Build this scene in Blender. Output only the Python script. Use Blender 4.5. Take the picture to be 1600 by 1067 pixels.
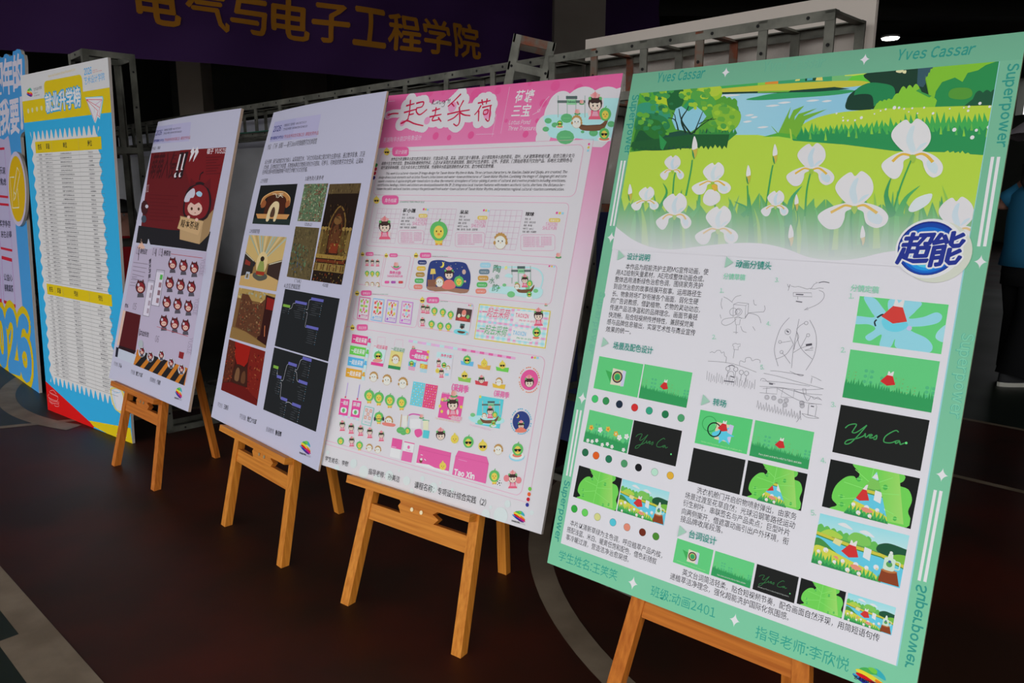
import bpy, bmesh, math, random
from mathutils import Vector, Matrix, geometry
random.seed(7)
for _o in list(bpy.data.objects): bpy.data.objects.remove(_o, do_unlink=True)
SC = bpy.context.scene; COL = SC.collection
# ---------------------------------------------------------------- camera
FOC, PITCH, ROLL, CAMH = 1179.69, 0.198322, 0.002653, 1.316306      # focal length in pixels of a 1600 wide frame
FW = Vector((0, math.cos(PITCH), -math.sin(PITCH))); UP0 = Vector((0, math.sin(PITCH), math.cos(PITCH))); X0 = Vector((1, 0, 0))
RX = math.cos(ROLL)*X0 + math.sin(ROLL)*UP0; UX = -math.sin(ROLL)*X0 + math.cos(ROLL)*UP0
CAMP = Vector((0, 0, CAMH))
_cd = bpy.data.cameras.new('camera'); _cd.sensor_fit = 'HORIZONTAL'; _cd.sensor_width = 36; _cd.lens = FOC/1600*36; _cd.clip_start = .05
CAM = bpy.data.objects.new('camera', _cd); COL.objects.link(CAM)
_m = Matrix((RX, UX, -FW)).transposed().to_4x4(); _m.translation = CAMP; CAM.matrix_world = _m
SC.camera = CAM
# ---------------------------------------------------------------- overcast daylight from the open sides of the hall
W_ = bpy.data.worlds.new('overcast_sky'); SC.world = W_; W_.use_nodes = True
_bg = W_.node_tree.nodes['Background']; _bg.inputs[0].default_value = (.975, .98, 1, 1); _bg.inputs[1].default_value = 1.0
SC.view_settings.view_transform = 'Standard'; SC.view_settings.look = 'None'; SC.view_settings.gamma = 1
SC.view_settings.use_curve_mapping = False; SC.view_settings.exposure = 1.05
# ---------------------------------------------------------------- helpers
def s2l(c):
    c /= 255
    return c/12.92 if c <= .04045 else ((c+.055)/1.055)**2.4
def hexl(h):
    h = h.lstrip('#'); return tuple(s2l(int(h[i:i+2], 16)) for i in (0, 2, 4))
GAIN = .62
def ink(h, g=None):                     # ink colour from its look under the hall's light
    g = g or GAIN
    return tuple(min(.92, c/g) for c in hexl(h))
MATS = {}
def mat(name, col=(.5, .5, .5), rough=.5, metal=0, spec=.5, emit=None, es=1, fn=None):
    if name in MATS: return MATS[name]
    m = bpy.data.materials.new(name); m.use_nodes = True; nt = m.node_tree; b = nt.nodes['Principled BSDF']
    b.inputs['Base Color'].default_value = (*col, 1); b.inputs['Roughness'].default_value = rough
    b.inputs['Metallic'].default_value = metal; b.inputs['Specular IOR Level'].default_value = spec
    if emit: b.inputs['Emission Color'].default_value = (*emit, 1); b.inputs['Emission Strength'].default_value = es
    if fn: fn(nt, b)
    MATS[name] = m; return m
def noise_mix(c1, c2, scale=5, lo=.4, hi=.6, detail=4, stretch=None, bump=0, rough=None):
    def fn(nt, b):
        tc = nt.nodes.new('ShaderNodeTexCoord'); mp = nt.nodes.new('ShaderNodeMapping'); n = nt.nodes.new('ShaderNodeTexNoise'); r = nt.nodes.new('ShaderNodeValToRGB')
        nt.links.new(tc.outputs['Object'], mp.inputs[0]); nt.links.new(mp.outputs[0], n.inputs['Vector'])
        if stretch: mp.inputs['Scale'].default_value = stretch
        n.inputs['Scale'].default_value = scale; n.inputs['Detail'].default_value = detail
        r.color_ramp.elements[0].position = lo; r.color_ramp.elements[1].position = hi
        r.color_ramp.elements[0].color = (*c1, 1); r.color_ramp.elements[1].color = (*c2, 1)
        nt.links.new(n.outputs[0], r.inputs[0]); nt.links.new(r.outputs[0], b.inputs['Base Color'])
        if bump:
            bp = nt.nodes.new('ShaderNodeBump'); bp.inputs['Strength'].default_value = bump; bp.inputs['Distance'].default_value = .01
            nt.links.new(n.outputs[0], bp.inputs['Height']); nt.links.new(bp.outputs[0], b.inputs['Normal'])
        if rough:
            mr = nt.nodes.new('ShaderNodeMapRange'); mr.inputs[3].default_value = rough[0]; mr.inputs[4].default_value = rough[1]
            n2 = nt.nodes.new('ShaderNodeTexNoise'); n2.inputs['Scale'].default_value = scale*.6; nt.links.new(mp.outputs[0], n2.inputs['Vector'])
            nt.links.new(n2.outputs[0], mr.inputs[0]); nt.links.new(mr.outputs[0], b.inputs['Roughness'])
    return fn
def tag(o, label=None, cat=None, group=None, kind=None):
    if label: o['label'] = label
    if cat: o['category'] = cat
    if group: o['group'] = group
    if kind: o['kind'] = kind
    return o
def empty(name, loc=(0, 0, 0), rz=0):
    o = bpy.data.objects.new(name, None); COL.objects.link(o); o.location = loc; o.rotation_euler = (0, 0, rz); o.empty_display_size = .1
    return o
def mobj(name, verts, faces, m, parent=None, smooth=False, local=False):
    """one mesh object; verts in world space unless local; a parent's transform is taken out"""
    if parent is not None and not local:
        loc = parent_loc(parent); verts = [Vector(v)-loc for v in verts]
    me = bpy.data.meshes.new(name); me.from_pydata([tuple(v) for v in verts], [], faces); me.validate()
    if m: me.materials.append(m)
    if smooth:
        for p in me.polygons: p.use_smooth = True
    o = bpy.data.objects.new(name, me); COL.objects.link(o)
    if parent is not None: o.parent = parent
    return o
def parent_loc(p):
    l = Vector((0, 0, 0))
    while p is not None: l = l+p.location; p = p.parent
    return l
CUBE_F = [(0, 1, 3, 2), (4, 6, 7, 5), (0, 4, 5, 1), (2, 3, 7, 6), (0, 2, 6, 4), (1, 5, 7, 3)]
class MB:
    def __init__(s): s.v = []; s.f = []
    def add(s, v, f):
        n = len(s.v); s.v += [Vector(a) for a in v]; s.f += [tuple(i+n for i in q) for q in f]; return s
    def box8(s, o, a, b, c):             # corner o and three edge vectors
        o, a, b, c = map(Vector, (o, a, b, c))
        v = [o+a*i+b*j+c*k for i in (0, 1) for j in (0, 1) for k in (0, 1)]
        f = CUBE_F if a.cross(b).dot(c) > 0 else [q[::-1] for q in CUBE_F]
        return s.add(v, f)
    def box(s, lo, hi):
        lo, hi = Vector(lo), Vector(hi); d = hi-lo
        return s.box8(lo, (d.x, 0, 0), (0, d.y, 0), (0, 0, d.z))
    def beam(s, p, q, w, h, side):       # bar from p to q, w along 'side', h across
        p, q = Vector(p), Vector(q); d = (q-p).normalized(); sd = Vector(side); sd = (sd-d*sd.dot(d)).normalized(); t = d.cross(sd)
        return s.box8(p-sd*w/2-t*h/2, q-p, sd*w, t*h)
    def angle(s, p, q, w, sa, sb, th=.004):   # L profile with flanges along sa and sb
        p, q = Vector(p), Vector(q); sa, sb = Vector(sa), Vector(sb)
        s.box8(p, q-p, sa*w, sb*th); s.box8(p+sb*th, q-p, sb*(w-th), sa*th); return s
    def disc(s, c, n, r, k=10, h=.0):
        c, n = Vector(c), Vector(n).normalized(); a = n.orthogonal().normalized(); b = n.cross(a)
        ring = [c+n*h+(a*math.cos(t)+b*math.sin(t))*r for t in [2*math.pi*i/k for i in range(k)]]
        if h == 0: return s.add(ring, [tuple(range(k))])
        low = [p-n*h for p in ring]
        return s.add(ring+low, [tuple(range(k))]+[(i, k+i, k+(i+1) % k, (i+1) % k) for i in range(k)])
    def tube(s, pts, r, k=6, caps=True):
        pts = [Vector(p) for p in pts]; rings = []
        rs = r if isinstance(r, (list, tuple)) else [r]*len(pts)
        for i, p in enumerate(pts):
            d = (pts[min(i+1, len(pts)-1)]-pts[max(i-1, 0)]).normalized(); a = d.cross(Vector((.13, .2, 1))); 
            if a.length < 1e-3: a = d.cross(Vector((1, 0, 0)))
            a.normalize(); b = d.cross(a)
            rings += [p+(a*math.cos(t)+b*math.sin(t))*rs[i] for t in [2*math.pi*j/k for j in range(k)]]
        f = [(i*k+j, i*k+(j+1) % k, (i+1)*k+(j+1) % k, (i+1)*k+j) for i in range(len(pts)-1) for j in range(k)]
        if caps: f += [tuple(range(k))[::-1], tuple(range((len(pts)-1)*k, len(pts)*k))]
        return s.add(rings, f)
    def build(s, name, m, parent=None, smooth=False): return mobj(name, s.v, s.f, m, parent, smooth)
def ray(px, py):                         # viewing direction of a photograph pixel, used to measure places
    return FW + RX*((px-800)/FOC) - UX*((py-533.5)/FOC)
def proj(P):
    d = Vector(P)-CAMP; z = d.dot(FW); return 800+FOC*d.dot(RX)/z, 533.5-FOC*d.dot(UX)/z
def on_plane(px, py, p, n):
    d = ray(px, py); n = Vector(n); return CAMP + d*((Vector(p)-CAMP).dot(n)/d.dot(n))
def on_floor(px, py, z=0): return on_plane(px, py, (0, 0, z), (0, 0, 1))
# ---------------------------------------------------------------- materials
M_wood = mat('pine_wood', spec=.15, rough=.45, fn=noise_mix((.56, .175, .018), (.76, .29, .040), 3, .32, .68, 6, (34, 34, 1.3), .06))
M_woodr = mat('reddish_pine_wood', spec=.15, rough=.5, fn=noise_mix((.46, .12, .014), (.66, .21, .028), 3, .32, .68, 6, (34, 34, 1.3), .06))
M_rail = mat('pine_wood_rail', spec=.15, rough=.45, fn=noise_mix((.56, .175, .018), (.76, .29, .040), 3, .32, .68, 6, (1.3, 1.3, 36), .06))
M_railr = mat('reddish_pine_rail', spec=.15, rough=.5, fn=noise_mix((.46, .12, .014), (.66, .21, .028), 3, .32, .68, 6, (1.3, 1.3, 36), .06))
M_steel = mat('weathered_galvanised_steel', rough=.55, metal=.35, fn=noise_mix((.085, .085, .066), (.22, .215, .175), 9, .35, .7, 6))
M_rust = mat('rusty_steel', rough=.75, fn=noise_mix((.22, .055, .02), (.15, .125, .095), 16, .38, .56, 6))
M_hole = mat('dark_bolt_hole', (.008, .008, .008), .9)
M_edge = mat('foam_board_edge', (.62, .56, .50), .8)
M_edge_tan = mat('tan_board_edge', (.55, .40, .29), .8)
M_backpaper = mat('board_backing_paper', (.70, .69, .68), .8)
M_screw = mat('brass_screw', (.6, .5, .3), .35, 1)
# ---------------------------------------------------------------- floor, court paint and hall
def struct(name, mb, m, parent=None):
    o = mb.build(name, m, parent)
    if parent is None: o['kind'] = 'structure'
    return o
maroon = mat('maroon_court_paint', rough=.5, spec=.25, fn=noise_mix((.026, .0095, .0046), (.066, .0115, .0050), 1.9, .38, .68, 8, rough=(.38, .6), bump=.02))
M_line = mat('worn_beige_court_line', rough=.6, fn=noise_mix((.17, .125, .08), (.26, .20, .135), 6, .35, .65, 8))
M_green = mat('dark_green_court_paint', rough=.45, spec=.35, fn=noise_mix((.010, .016, .010), (.018, .026, .017), 2, .35, .7, 8, rough=(.35, .55)))
FLOOR = struct('floor', MB().box((-40, -40, -.2), (40, 40, 0)), maroon)
def flat(name, pts, z, m):              # painted court marking, a thin layer on the floor
    n = len(pts); v = [(p[0], p[1], z) for p in pts]
    tri = geometry.tessellate_polygon([[Vector(a) for a in v]])
    f = []
    for t in tri:
        a, b, c = (Vector(v[i]) for i in t)
        f.append(t if (b-a).cross(c-a).z > 0 else t[::-1])
    return mobj(name, v, f, m, FLOOR)
def strip(a, b, w):
    a, b = Vector(a[:2]), Vector(b[:2]); d = (b-a).normalized(); n = Vector((-d.y, d.x))*w/2
    return [a+n, b+n, b-n, a-n]
def arc(c, r0, r1, t0, t1, k=48):
    A = [t0+(t1-t0)*i/k for i in range(k+1)]
    return [(c[0]+r1*math.cos(t), c[1]+r1*math.sin(t)) for t in A]+[(c[0]+r0*math.cos(t), c[1]+r0*math.sin(t)) for t in A[::-1]]
F2 = lambda x, y: on_floor(x, y).xy
# near left corner: broad line, green beyond it, a beige cross piece
a, b = F2(0, 917), F2(126, 1067); d = (b-a).normalized(); nrm = Vector((-d.y, d.x))
if nrm.x > 0: nrm = -nrm
flat('green_court_area', [a-d*6, b+d*4, b+d*4+nrm*6, a-d*6+nrm*6], .0006, M_green)
flat('court_line', strip(a-d*6, b+d*4, .085), .0012, M_line)
p = F2(41, 987); flat('court_line', [p-nrm*.03, p+nrm*.076, p+nrm*.076+d*1.2, p-nrm*.03+d*1.2], .0016, M_line)
# far left: green area behind a line, and a circle
a, b = F2(0, 668), F2(150, 653); d = (b-a).normalized(); nrm = Vector((-d.y, d.x))
flat('green_court_area', [a-d*8, b+d*1.6, b+d*1.6+nrm*7, a-d*8+nrm*7], .0006, M_green)
flat('court_line', strip(a-d*8, b+d*1.6, .05), .0012, M_line)
def circ3(p, q, r):
    ax, ay = p; bx, by = q; cx, cy = r; D = 2*(ax*(by-cy)+bx*(cy-ay)+cx*(ay-by))
    ux = ((ax*ax+ay*ay)*(by-cy)+(bx*bx+by*by)*(cy-ay)+(cx*cx+cy*cy)*(ay-by))/D
    uy = ((ax*ax+ay*ay)*(cx-bx)+(bx*bx+by*by)*(ax-cx)+(cx*cx+cy*cy)*(bx-ax))/D
    return (ux, uy), math.hypot(ax-ux, ay-uy)
flat('court_circle', arc((-1.907, 5.573), 1.56, 1.66, math.radians(150), math.radians(250)), .0016, M_line)
flat('court_circle', arc((1.75, 2.597), 1.605, 1.687, math.radians(80), math.radians(280), 72), .0016, M_line)
# right side: two thin lines, green beyond the farther one
a, b = F2(1510, 655), F2(1600, 672); d = (b-a).normalized(); nrm = Vector((-d.y, d.x))
if nrm.y < 0: nrm = -nrm
flat('green_court_area', [a-d*2.2, b+d*6, b+d*6+nrm*7, a-d*2.2+nrm*7], .0006, M_green)
flat('court_line', strip(a-d*2.2, b+d*6, .042), .0012, M_line)
a, b = F2(1494, 744), F2(1600, 769); d = (b-a).normalized()
flat('court_line', strip(a-d*1.6, b+d*6, .04), .0012, M_line)
M_ceil = mat('dark_ceiling_paint', (.035, .035, .03), .9)
M_wall = mat('dark_hall_wall', (.085, .088, .075), .9)
M_pillar = mat('beige_pillar_paint', rough=.8, fn=noise_mix((.52, .44, .35), (.62, .53, .42), 1.5, .3, .7))
M_pillar2 = mat('grey_pillar_paint', rough=.85, fn=noise_mix((.085, .07, .055), (.115, .095, .078), 1.5, .3, .7))
struct('ceiling', MB().box((-9, -2.5, 4.7), (13, 21, 4.95)), M_ceil)
struct('wall_back', MB().box((-9, 20.8, 0), (13, 21, 4.7)), M_wall)
w = MB(); w.box((12.8, -2.5, 0), (13, 17.0, 4.7)); w.box((12.8, 20.0, 0), (13, 20.8, 4.7)); w.box((12.8, 17.0, 4.1), (13, 20.0, 4.7)); w.box((12.8, 17.0, 0), (13, 20.0, 3.2))
struct('wall_right', w, M_wall)
struct('wall_left', MB().box((-9.2, 4, 0), (-9, 21, 4.7)), M_wall)  # unseen near stretch drawn forward to block low daylight from the left
struct('wall_front', MB().box((4.2, -2.7, 0), (13, -2.5, 4.7)), M_wall)
for i, (x, y, wd, dp, m, t) in enumerate([(-5.72, 14, .43, .5, M_pillar, 1), (-3.43, 13, .75, .5, M_pillar2, 2), (.71, 8.5, .54, .5, M_pillar2, 3)]):
    struct('trim_%d' % t, MB().box((x-wd/2, y, 0), (x+wd/2, y+dp, 4.7)), m)
for i in range(5):
    struct('trim_%d' % (4+i), MB().box((-9, 3.5+i*3.6, 4.35), (13, 3.8+i*3.6, 4.7)), M_ceil)
# round ceiling lamp deep in the hall
L = empty('ceiling_lamp', (7.55, 16.0, 4.33)); tag(L, 'small round white ceiling lamp glowing in the dark hall roof', 'lamp')
mb = MB(); mb.disc((7.55, 16.0, 4.31), (0, 0, 1), .17, 20, .04); mb.build('lamp_housing', mat('lamp_white_metal', (.6, .6, .6), .5), L)
mb = MB(); mb.disc((7.55, 16.0, 4.285), (0, 0, 1), .15, 20, .024); mb.build('lamp_diffuser', mat('lamp_glow', (1, 1, 1), .5, emit=(1, .98, .92), es=6), L)
# purple cloth banner with yellow lettering
BD = Vector((.817, .576, 0)); BN = Vector((.576, -.817, 0)); BP = Vector((-3.807, 8.1, 0))
def cloth_wave(s, z): return .035*math.sin(s*2.1+z*2.5)+.018*math.sin(s*5.3-z*3.7+1)+.02*math.sin(z*11+s*1.4)
def bpos(s, z, off=0):
    # s metres along the cloth, z height; the lower hem sags a little
    sag = .05*math.sin((s+2.5)*.45); return BP+BD*s+BN*(cloth_wave(s, z)+off)+Vector((0, 0, z+sag*(1-(z-2.55)/1.5)))
ban = empty('cloth_banner', tuple(bpos(1, 2.55))); tag(ban, 'long dark purple cloth banner with yellow characters hanging high across the hall', 'banner')
ns, nz = 220, 40; V = []; Fc = []
for i in range(ns+1):
    for j in range(nz+1):
        s = -4.2+i*(11.6)/ns; z = 2.57+.012*max(s, -2)+j*1.55/nz; V.append(bpos(s, z))
for i in range(ns):
    for j in range(nz): q = i*(nz+1)+j; Fc.append((q, q+nz+1, q+nz+2, q+1))
mobj('cloth', V, Fc, mat('purple_banner_cloth', (.062, .022, .105), .8, spec=.2), ban, True)
LET_SC = bpy.data.scenes.new('lettering_source'); LET_VL = LET_SC.view_layers[0]      # one text object turned into meshes, removed at the end
LET = bpy.data.objects.new('lettering_source', bpy.data.curves.new('lettering_source', 'FONT')); LET_SC.collection.objects.link(LET)
_GL = {}
def glyph(c, res, bold):                # one character; Latin letters come from the full-width forms and are set close
    key = (c, res, bold)
    if key in _GL: return _GL[key]
    lat = '!' <= c <= '~'
    cu = LET.data; cu.body = chr(ord(c)+0xFEE0) if lat else c; cu.resolution_u = max(res, 2) if lat else res; cu.offset = bold
    with bpy.context.temp_override(scene=LET_SC, view_layer=LET_VL): dg = bpy.context.evaluated_depsgraph_get()
    dg.update(); me = bpy.data.meshes.new_from_object(LET.evaluated_get(dg), depsgraph=dg)
    v = [(p.co.x, p.co.y) for p in me.vertices]; f = [tuple(p.vertices) for p in me.polygons]; bpy.data.meshes.remove(me)
    adv = 1.0
    if lat and v:
        x0, x1 = min(a[0] for a in v), max(a[0] for a in v); v = [(a[0]-x0+.042, a[1]) for a in v]; adv = x1-x0+.084
    _GL[key] = (v, f, adv); return _GL[key]
def text_mesh(body, res=2, bold=0, shear=0, style='r'):
    if 'b' in style: bold += .022
    if 'i' in style or style == 's': shear += .2
    V = []; Fc = []; x = 0
    for c in body:
        if c in ' \u3000': x += .3 if c == ' ' else 1; continue
        v, f, adv = glyph(c, res, round(bold, 3)); n = len(V)
        V += [(a[0]+x+shear*a[1], a[1]) for a in v]; Fc += [tuple(k+n for k in q) for q in f]; x += adv
    return V, Fc
M_yel = mat('banner_yellow_print', (.50, .20, .018), .8, spec=.2)
# each character: left pixel edge, right pixel edge, baseline
def subdiv_tris(v, f, edge):
    v = list(v); out = []
    st = []
    for q in f:
        for k in range(1, len(q)-1): st.append((q[0], q[k], q[k+1]))
    mid = {}
    while st:
        t = st.pop(); L_ = [((v[t[k]][0]-v[t[(k+1) % 3]][0])**2+(v[t[k]][1]-v[t[(k+1) % 3]][1])**2, k) for k in range(3)]
        m_, k = max(L_)
        if m_ <= edge*edge: out.append(t); continue
        a, b, c = t[k], t[(k+1) % 3], t[(k+2) % 3]; key = (min(a, b), max(a, b))
        if key not in mid: mid[key] = len(v); v.append(((v[a][0]+v[b][0])/2, (v[a][1]+v[b][1])/2))
        m2 = mid[key]; st += [(a, m2, c), (m2, b, c)]
    return v, out
for ch, x0, x1, yb in [('电', 213, 283, 43), ('气', 293, 358, 52), ('与', 361, 421, 57), ('电', 427, 487, 64), ('子', 490, 546, 69), ('工', 551, 603, 74), ('程', 605, 656, 81), ('学', 659, 703, 86), ('院', 709, 752, 90)]:
    p0, p1 = (on_plane(x, yb, BP, BN) for x in (x0, x1)); s0, s1 = (p0-BP).dot(BD), (p1-BP).dot(BD); zb = p0.z
    v, f = text_mesh(ch, 2, 0)
    _v, _f = list(v), list(f); v, f = [], []
    for dx, dy in ((0, 0), (.022, 0), (-.022, 0), (0, .022), (0, -.022)): f += [tuple(i+len(v) for i in q) for q in _f]; v += [(a[0]+dx, a[1]+dy) for a in _v]
    mx0, mx1 = min(a[0] for a in v), max(a[0] for a in v); my0, my1 = min(a[1] for a in v), max(a[1] for a in v)
    v, f = subdiv_tris(v, f, .10)
    sx = (s1-s0)/(mx1-mx0); sz = .44/(my1-my0)
    def warp(a):
        s = s0+(a[0]-mx0)*sx; z = zb+(a[1]-my0)*sz
        return bpos(s, z, .016)
    mobj('character', [warp(a) for a in v], f, M_yel, ban)
# ---------------------------------------------------------------- box trusses
RD = Vector((.7071, -.7071, 0)); RB = Vector((.7071, .7071, 0)); ZZ = Vector((0, 0, 1))
def holes(mb, p, q, n, step=.11, r=.006):
    p, q = Vector(p), Vector(q); L_ = (q-p).length; k = max(1, int(L_/step))
    for i in range(k): mb.disc(p+(q-p)*((i+.5)/k), n, r, 7, .0012)
def truss(name, label, o, a, la, b, lb, c, lc, rung, w=.032, rust=(), rungs_on=('b', 'c')):
    """box truss along a; cross-section lb along b and lc along c; every bar a part"""
    t = empty(name, tuple(o)); tag(t, label, 'truss'); hm = MB()
    for i in (0, 1):
        for j in (0, 1):
            p = o+b*(i*lb)+c*(j*lc); sb = b*(1-2*i); sc = c*(1-2*j); mb = MB(); mb.angle(p, p+a*la, w, sb, sc); mb.build('chord', M_steel, t)
            holes(hm, p+sb*w*.5-sc*.0005, p+sb*w*.5-sc*.0005+a*la, -sc, .17); holes(hm, p+sc*w*.5-sb*.0005, p+sc*w*.5-sb*.0005+a*la, -sb, .17)
    k = max(1, round(la/rung))
    for i in range(k+1):
        q = o+a*min(max(la*i/k, w/2), la-w/2); m = M_rust if i in rust else M_steel
        for j in (0, 1):
            MB().beam(q+c*(j*lc)+c*(.006*(1-2*j)), q+c*(j*lc)+c*(.006*(1-2*j))+b*lb, w, .008, a).build('rung', m, t)
            MB().beam(q+b*(j*lb)+b*(.006*(1-2*j)), q+b*(j*lb)+b*(.006*(1-2*j))+c*lc, w, .008, a).build('rung', m, t)
            holes(hm, q+b*(j*lb)-b*((1-2*j)*.0005)+c*lc*.12, q+b*(j*lb)-b*((1-2*j)*.0005)+c*lc*.88, -b*(1-2*j), .12)
    h_ = hm.build('bolt_holes', M_hole, t); h_['kind'] = 'stuff'
    return t
# long top beam behind the row of boards, in two lengths bolted together
B0 = Vector((-4.48, 7.98, 1.66)); BEAM = Vector((1.001, 2.499, 1.66))
lenA = 6.55
truss('truss_beam', 'long grey steel box truss running behind the boards from the left tower', B0, RD, lenA-.02, RB, .25, ZZ, .21, .33)
lenB = (BEAM-B0).dot(RD)-lenA
truss('truss_beam', 'rust-spotted steel box truss in front of the white board at the right', B0+RD*lenA, RD, lenB, RB, .25, ZZ, .21, .26, rust=(1, 3))
for i, (s, lab) in enumerate([(lenA+.02, 'tall steel box post standing between the pink and green boards'), (lenA+lenB-.235, 'steel box post at the end of the truss behind the green board')]):
    truss('truss_post', lab, B0+RD*s-Vector((0, 0, 1.66)), ZZ, 1.655, RB, .235, RD, .235, .41, rust=(3,))
# tower and base frame at the left end
TW = Vector((-2.05, 4.32, 0)); TB = Vector((.72, .694, 0)); TR = Vector((.694, -.72, 0))
truss('truss_tower', 'narrow steel truss tower rising beside the yellow list board', TW-TB*.26+TR*-.26, ZZ, 2.03, TB, .26, TR, .26, .51)
truss('floor_truss', 'dark steel box truss lying on the floor behind the leftmost easel', Vector((-1.95, 3.90, 0))+TB*.09, TB, 1.5, -TR, .14, ZZ, .22, .25)
truss('floor_truss', 'steel truss foot on the floor under the green board', Vector((.306, 2.36, 0)), RB, .55, RD, .25, ZZ, .16, .25)
# loose rusty frame end leaning on the beam
o = on_plane(783, 150, (0.05, 3.36, 0), (0, 1, 0)); tp = on_plane(803, 52, (0.05, 3.36, 0), (0, 1, 0)); a = (tp-o).normalized()
r_ = on_plane(868, 71, (0.05, 3.36, 0), (0, 1, 0))-tp; lb = r_.length; bdir = (r_-a*r_.dot(a)).normalized(); cdir = a.cross(bdir)
if cdir.y < 0: cdir = -cdir
truss('truss_offcut', 'tilted rusty truss end propped above the pink board', o, a, (tp-o).length, bdir, lb, cdir, .16, .17, w=.034, rust=(2,))
# panels on the far side of the frame
def panel(name, lab, cat, p0, p1, z0, z1, m, th=.012, fold=0):
    p0, p1 = Vector(p0), Vector(p1); d = p1-p0; n = Vector((-d.y, d.x, 0)).normalized()
    if not fold:
        o = MB().box8((p0.x, p0.y, z0), d, n*th, (0, 0, z1-z0)).build(name, m)
    else:
        V = []; Fc = []; nx, nz = 60, 20
        for i in range(nx+1):
            for j in range(nz+1):
                u = i/nx; v = j/nz; V.append(p0+d*u+n*(fold*(math.sin(u*d.length*6)+.5*math.sin(u*d.length*17+v*3)))+Vector((0, 0, z0+(z1-z0)*v)))
        for i in range(nx):
            for j in range(nz): q = i*(nz+1)+j; Fc.append((q, q+nz+1, q+nz+2, q+1))
        o = mobj(name, V, Fc, m, None, True)
    return tag(o, lab, cat)
off = RB*.285
pl = lambda s: (B0+RD*s+off).xy.to_3d()
s0 = (on_plane(915, 62, BEAM+off, RB)-B0).dot(RD); s1 = (on_plane(1370, 0, BEAM+off, RB)-B0).dot(RD)
panel('backdrop_board', 'white board wrapped in clear film behind the truss at upper right', 'board', pl(s0), pl(s1), 1.25, 1.975, mat('cream_white_board', (.60, .53, .46), .6), .02)
panel('backdrop_banner', 'grey see-through banner hanging on the truss between the white posters', 'banner', pl(.1), pl(s0-.75), .62, 1.62, mat('grey_banner_back', rough=.8, fn=noise_mix((.42, .42, .43), (.58, .58, .60), 1.2, .3, .7, 3, (1, 1, 3))), 0, .012)
panel('backdrop_board', 'pale lilac board glimpsed through the long truss', 'board', pl(.1)+RB*.1, pl(s0-.45)+RB*.1, 1.63, 1.84, mat('lilac_board', (.62, .62, .70), .7), .015)
panel('backdrop_board', 'navy blue board standing between the pink and green boards', 'board', pl(s0-.44)+RB*.06, pl(s0+.5)+RB*.06, .05, 1.22, mat('navy_board', (.03, .045, .16), .6), .015)
panel('backdrop_board', 'narrow lilac board strip beside the navy board', 'board', pl(s0-.85)+RB*.02, pl(s0-.36)+RB*.02, .35, 1.80, MATS['lilac_board'], .012)
# thin green cord along the beam
mb = MB(); q0, q1 = on_plane(242, 204, B0-RB*.02, RB), on_plane(430, 203, B0-RB*.02, RB)
mb.tube([q0+(q1-q0)*(i/12)-ZZ*(.03*math.sin(math.pi*i/12)) for i in range(13)], .004, 5)
tag(mb.build('green_cord', mat('green_cord', (.02, .14, .09), .7)), 'thin green cord strung across the long truss', 'cord')

# crumpled clear film over the white board
def _film(nt, b):
    g = nt.nodes.new('ShaderNodeBsdfGlossy'); t = nt.nodes.new('ShaderNodeBsdfTransparent'); mx = nt.nodes.new('ShaderNodeMixShader'); g.inputs['Roughness'].default_value = .12
    nz = nt.nodes.new('ShaderNodeTexNoise'); nz.inputs['Scale'].default_value = 7; nz.inputs['Detail'].default_value = 5; nz.inputs['Distortion'].default_value = 2; bp = nt.nodes.new('ShaderNodeBump'); bp.inputs['Strength'].default_value = 1; bp.inputs['Distance'].default_value = .05
    nt.links.new(nz.outputs[0], bp.inputs['Height']); nt.links.new(bp.outputs[0], g.inputs['Normal']); mx.inputs[0].default_value = .10
    nt.links.new(t.outputs[0], mx.inputs[1]); nt.links.new(g.outputs[0], mx.inputs[2]); nt.links.new(mx.outputs[0], nt.nodes['Material Output'].inputs['Surface'])
bb = bpy.data.objects['backdrop_board']; V = []; Fc = []
a_, b_ = pl(s0+.01), pl(s1-.12)
for i in range(41):
    for j in range(13):
        u = i/40; v = j/12; V.append(a_+(b_-a_)*u-RB*(.010+.006*math.sin(u*31+v*5)+.004*math.sin(u*67-v*17))+Vector((0, 0, 1.26+.60*v)))
for i in range(40):
    for j in range(12): q = i*13+j; Fc.append((q, q+13, q+14, q+1))
mobj('clear_film', V, Fc, mat('clear_film', fn=_film), bb, True)
# ---------------------------------------------------------------- display boards: geometry
class Board:
    def __init__(s, o, yaw, lean, w, h, th=.010, curl=None, floor=False):
        s.o = Vector(o); s.w, s.h, s.th = w, h, th; s.r = Vector((math.cos(yaw), math.sin(yaw), 0)); s.bk = Vector((-math.sin(yaw), math.cos(yaw), 0))
        s.up = Vector((0, 0, math.cos(lean)))+s.bk*math.sin(lean); s.n = -(s.bk*math.cos(lean)-Vector((0, 0, math.sin(lean)))); s.curl = curl; s.yaw = yaw
    def bend(s, u, v):
        if not s.curl: return 0
        D, u0, v0 = s.curl; a = max(0, 1-u/(u0*s.w)); b = max(0, (v/s.h-v0)/(1-v0)); return D*a*a*b*b
    def P(s, u, v, z=0): return s.o+s.r*u+s.up*v+s.n*(z-s.bend(u, v))
    def uv(s, px, py):
        def pl(x, y):
            d = on_plane(x, y, s.o, s.n)-s.o; return d.dot(s.r), d.dot(s.up)
        u, v = pl(px, py)
        if s.curl:
            u0, v0 = u, v
            for _ in range(4):
                a, b = pl(*proj(s.P(u, v))); u += u0-a; v += v0-b
        return u, v
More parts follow.
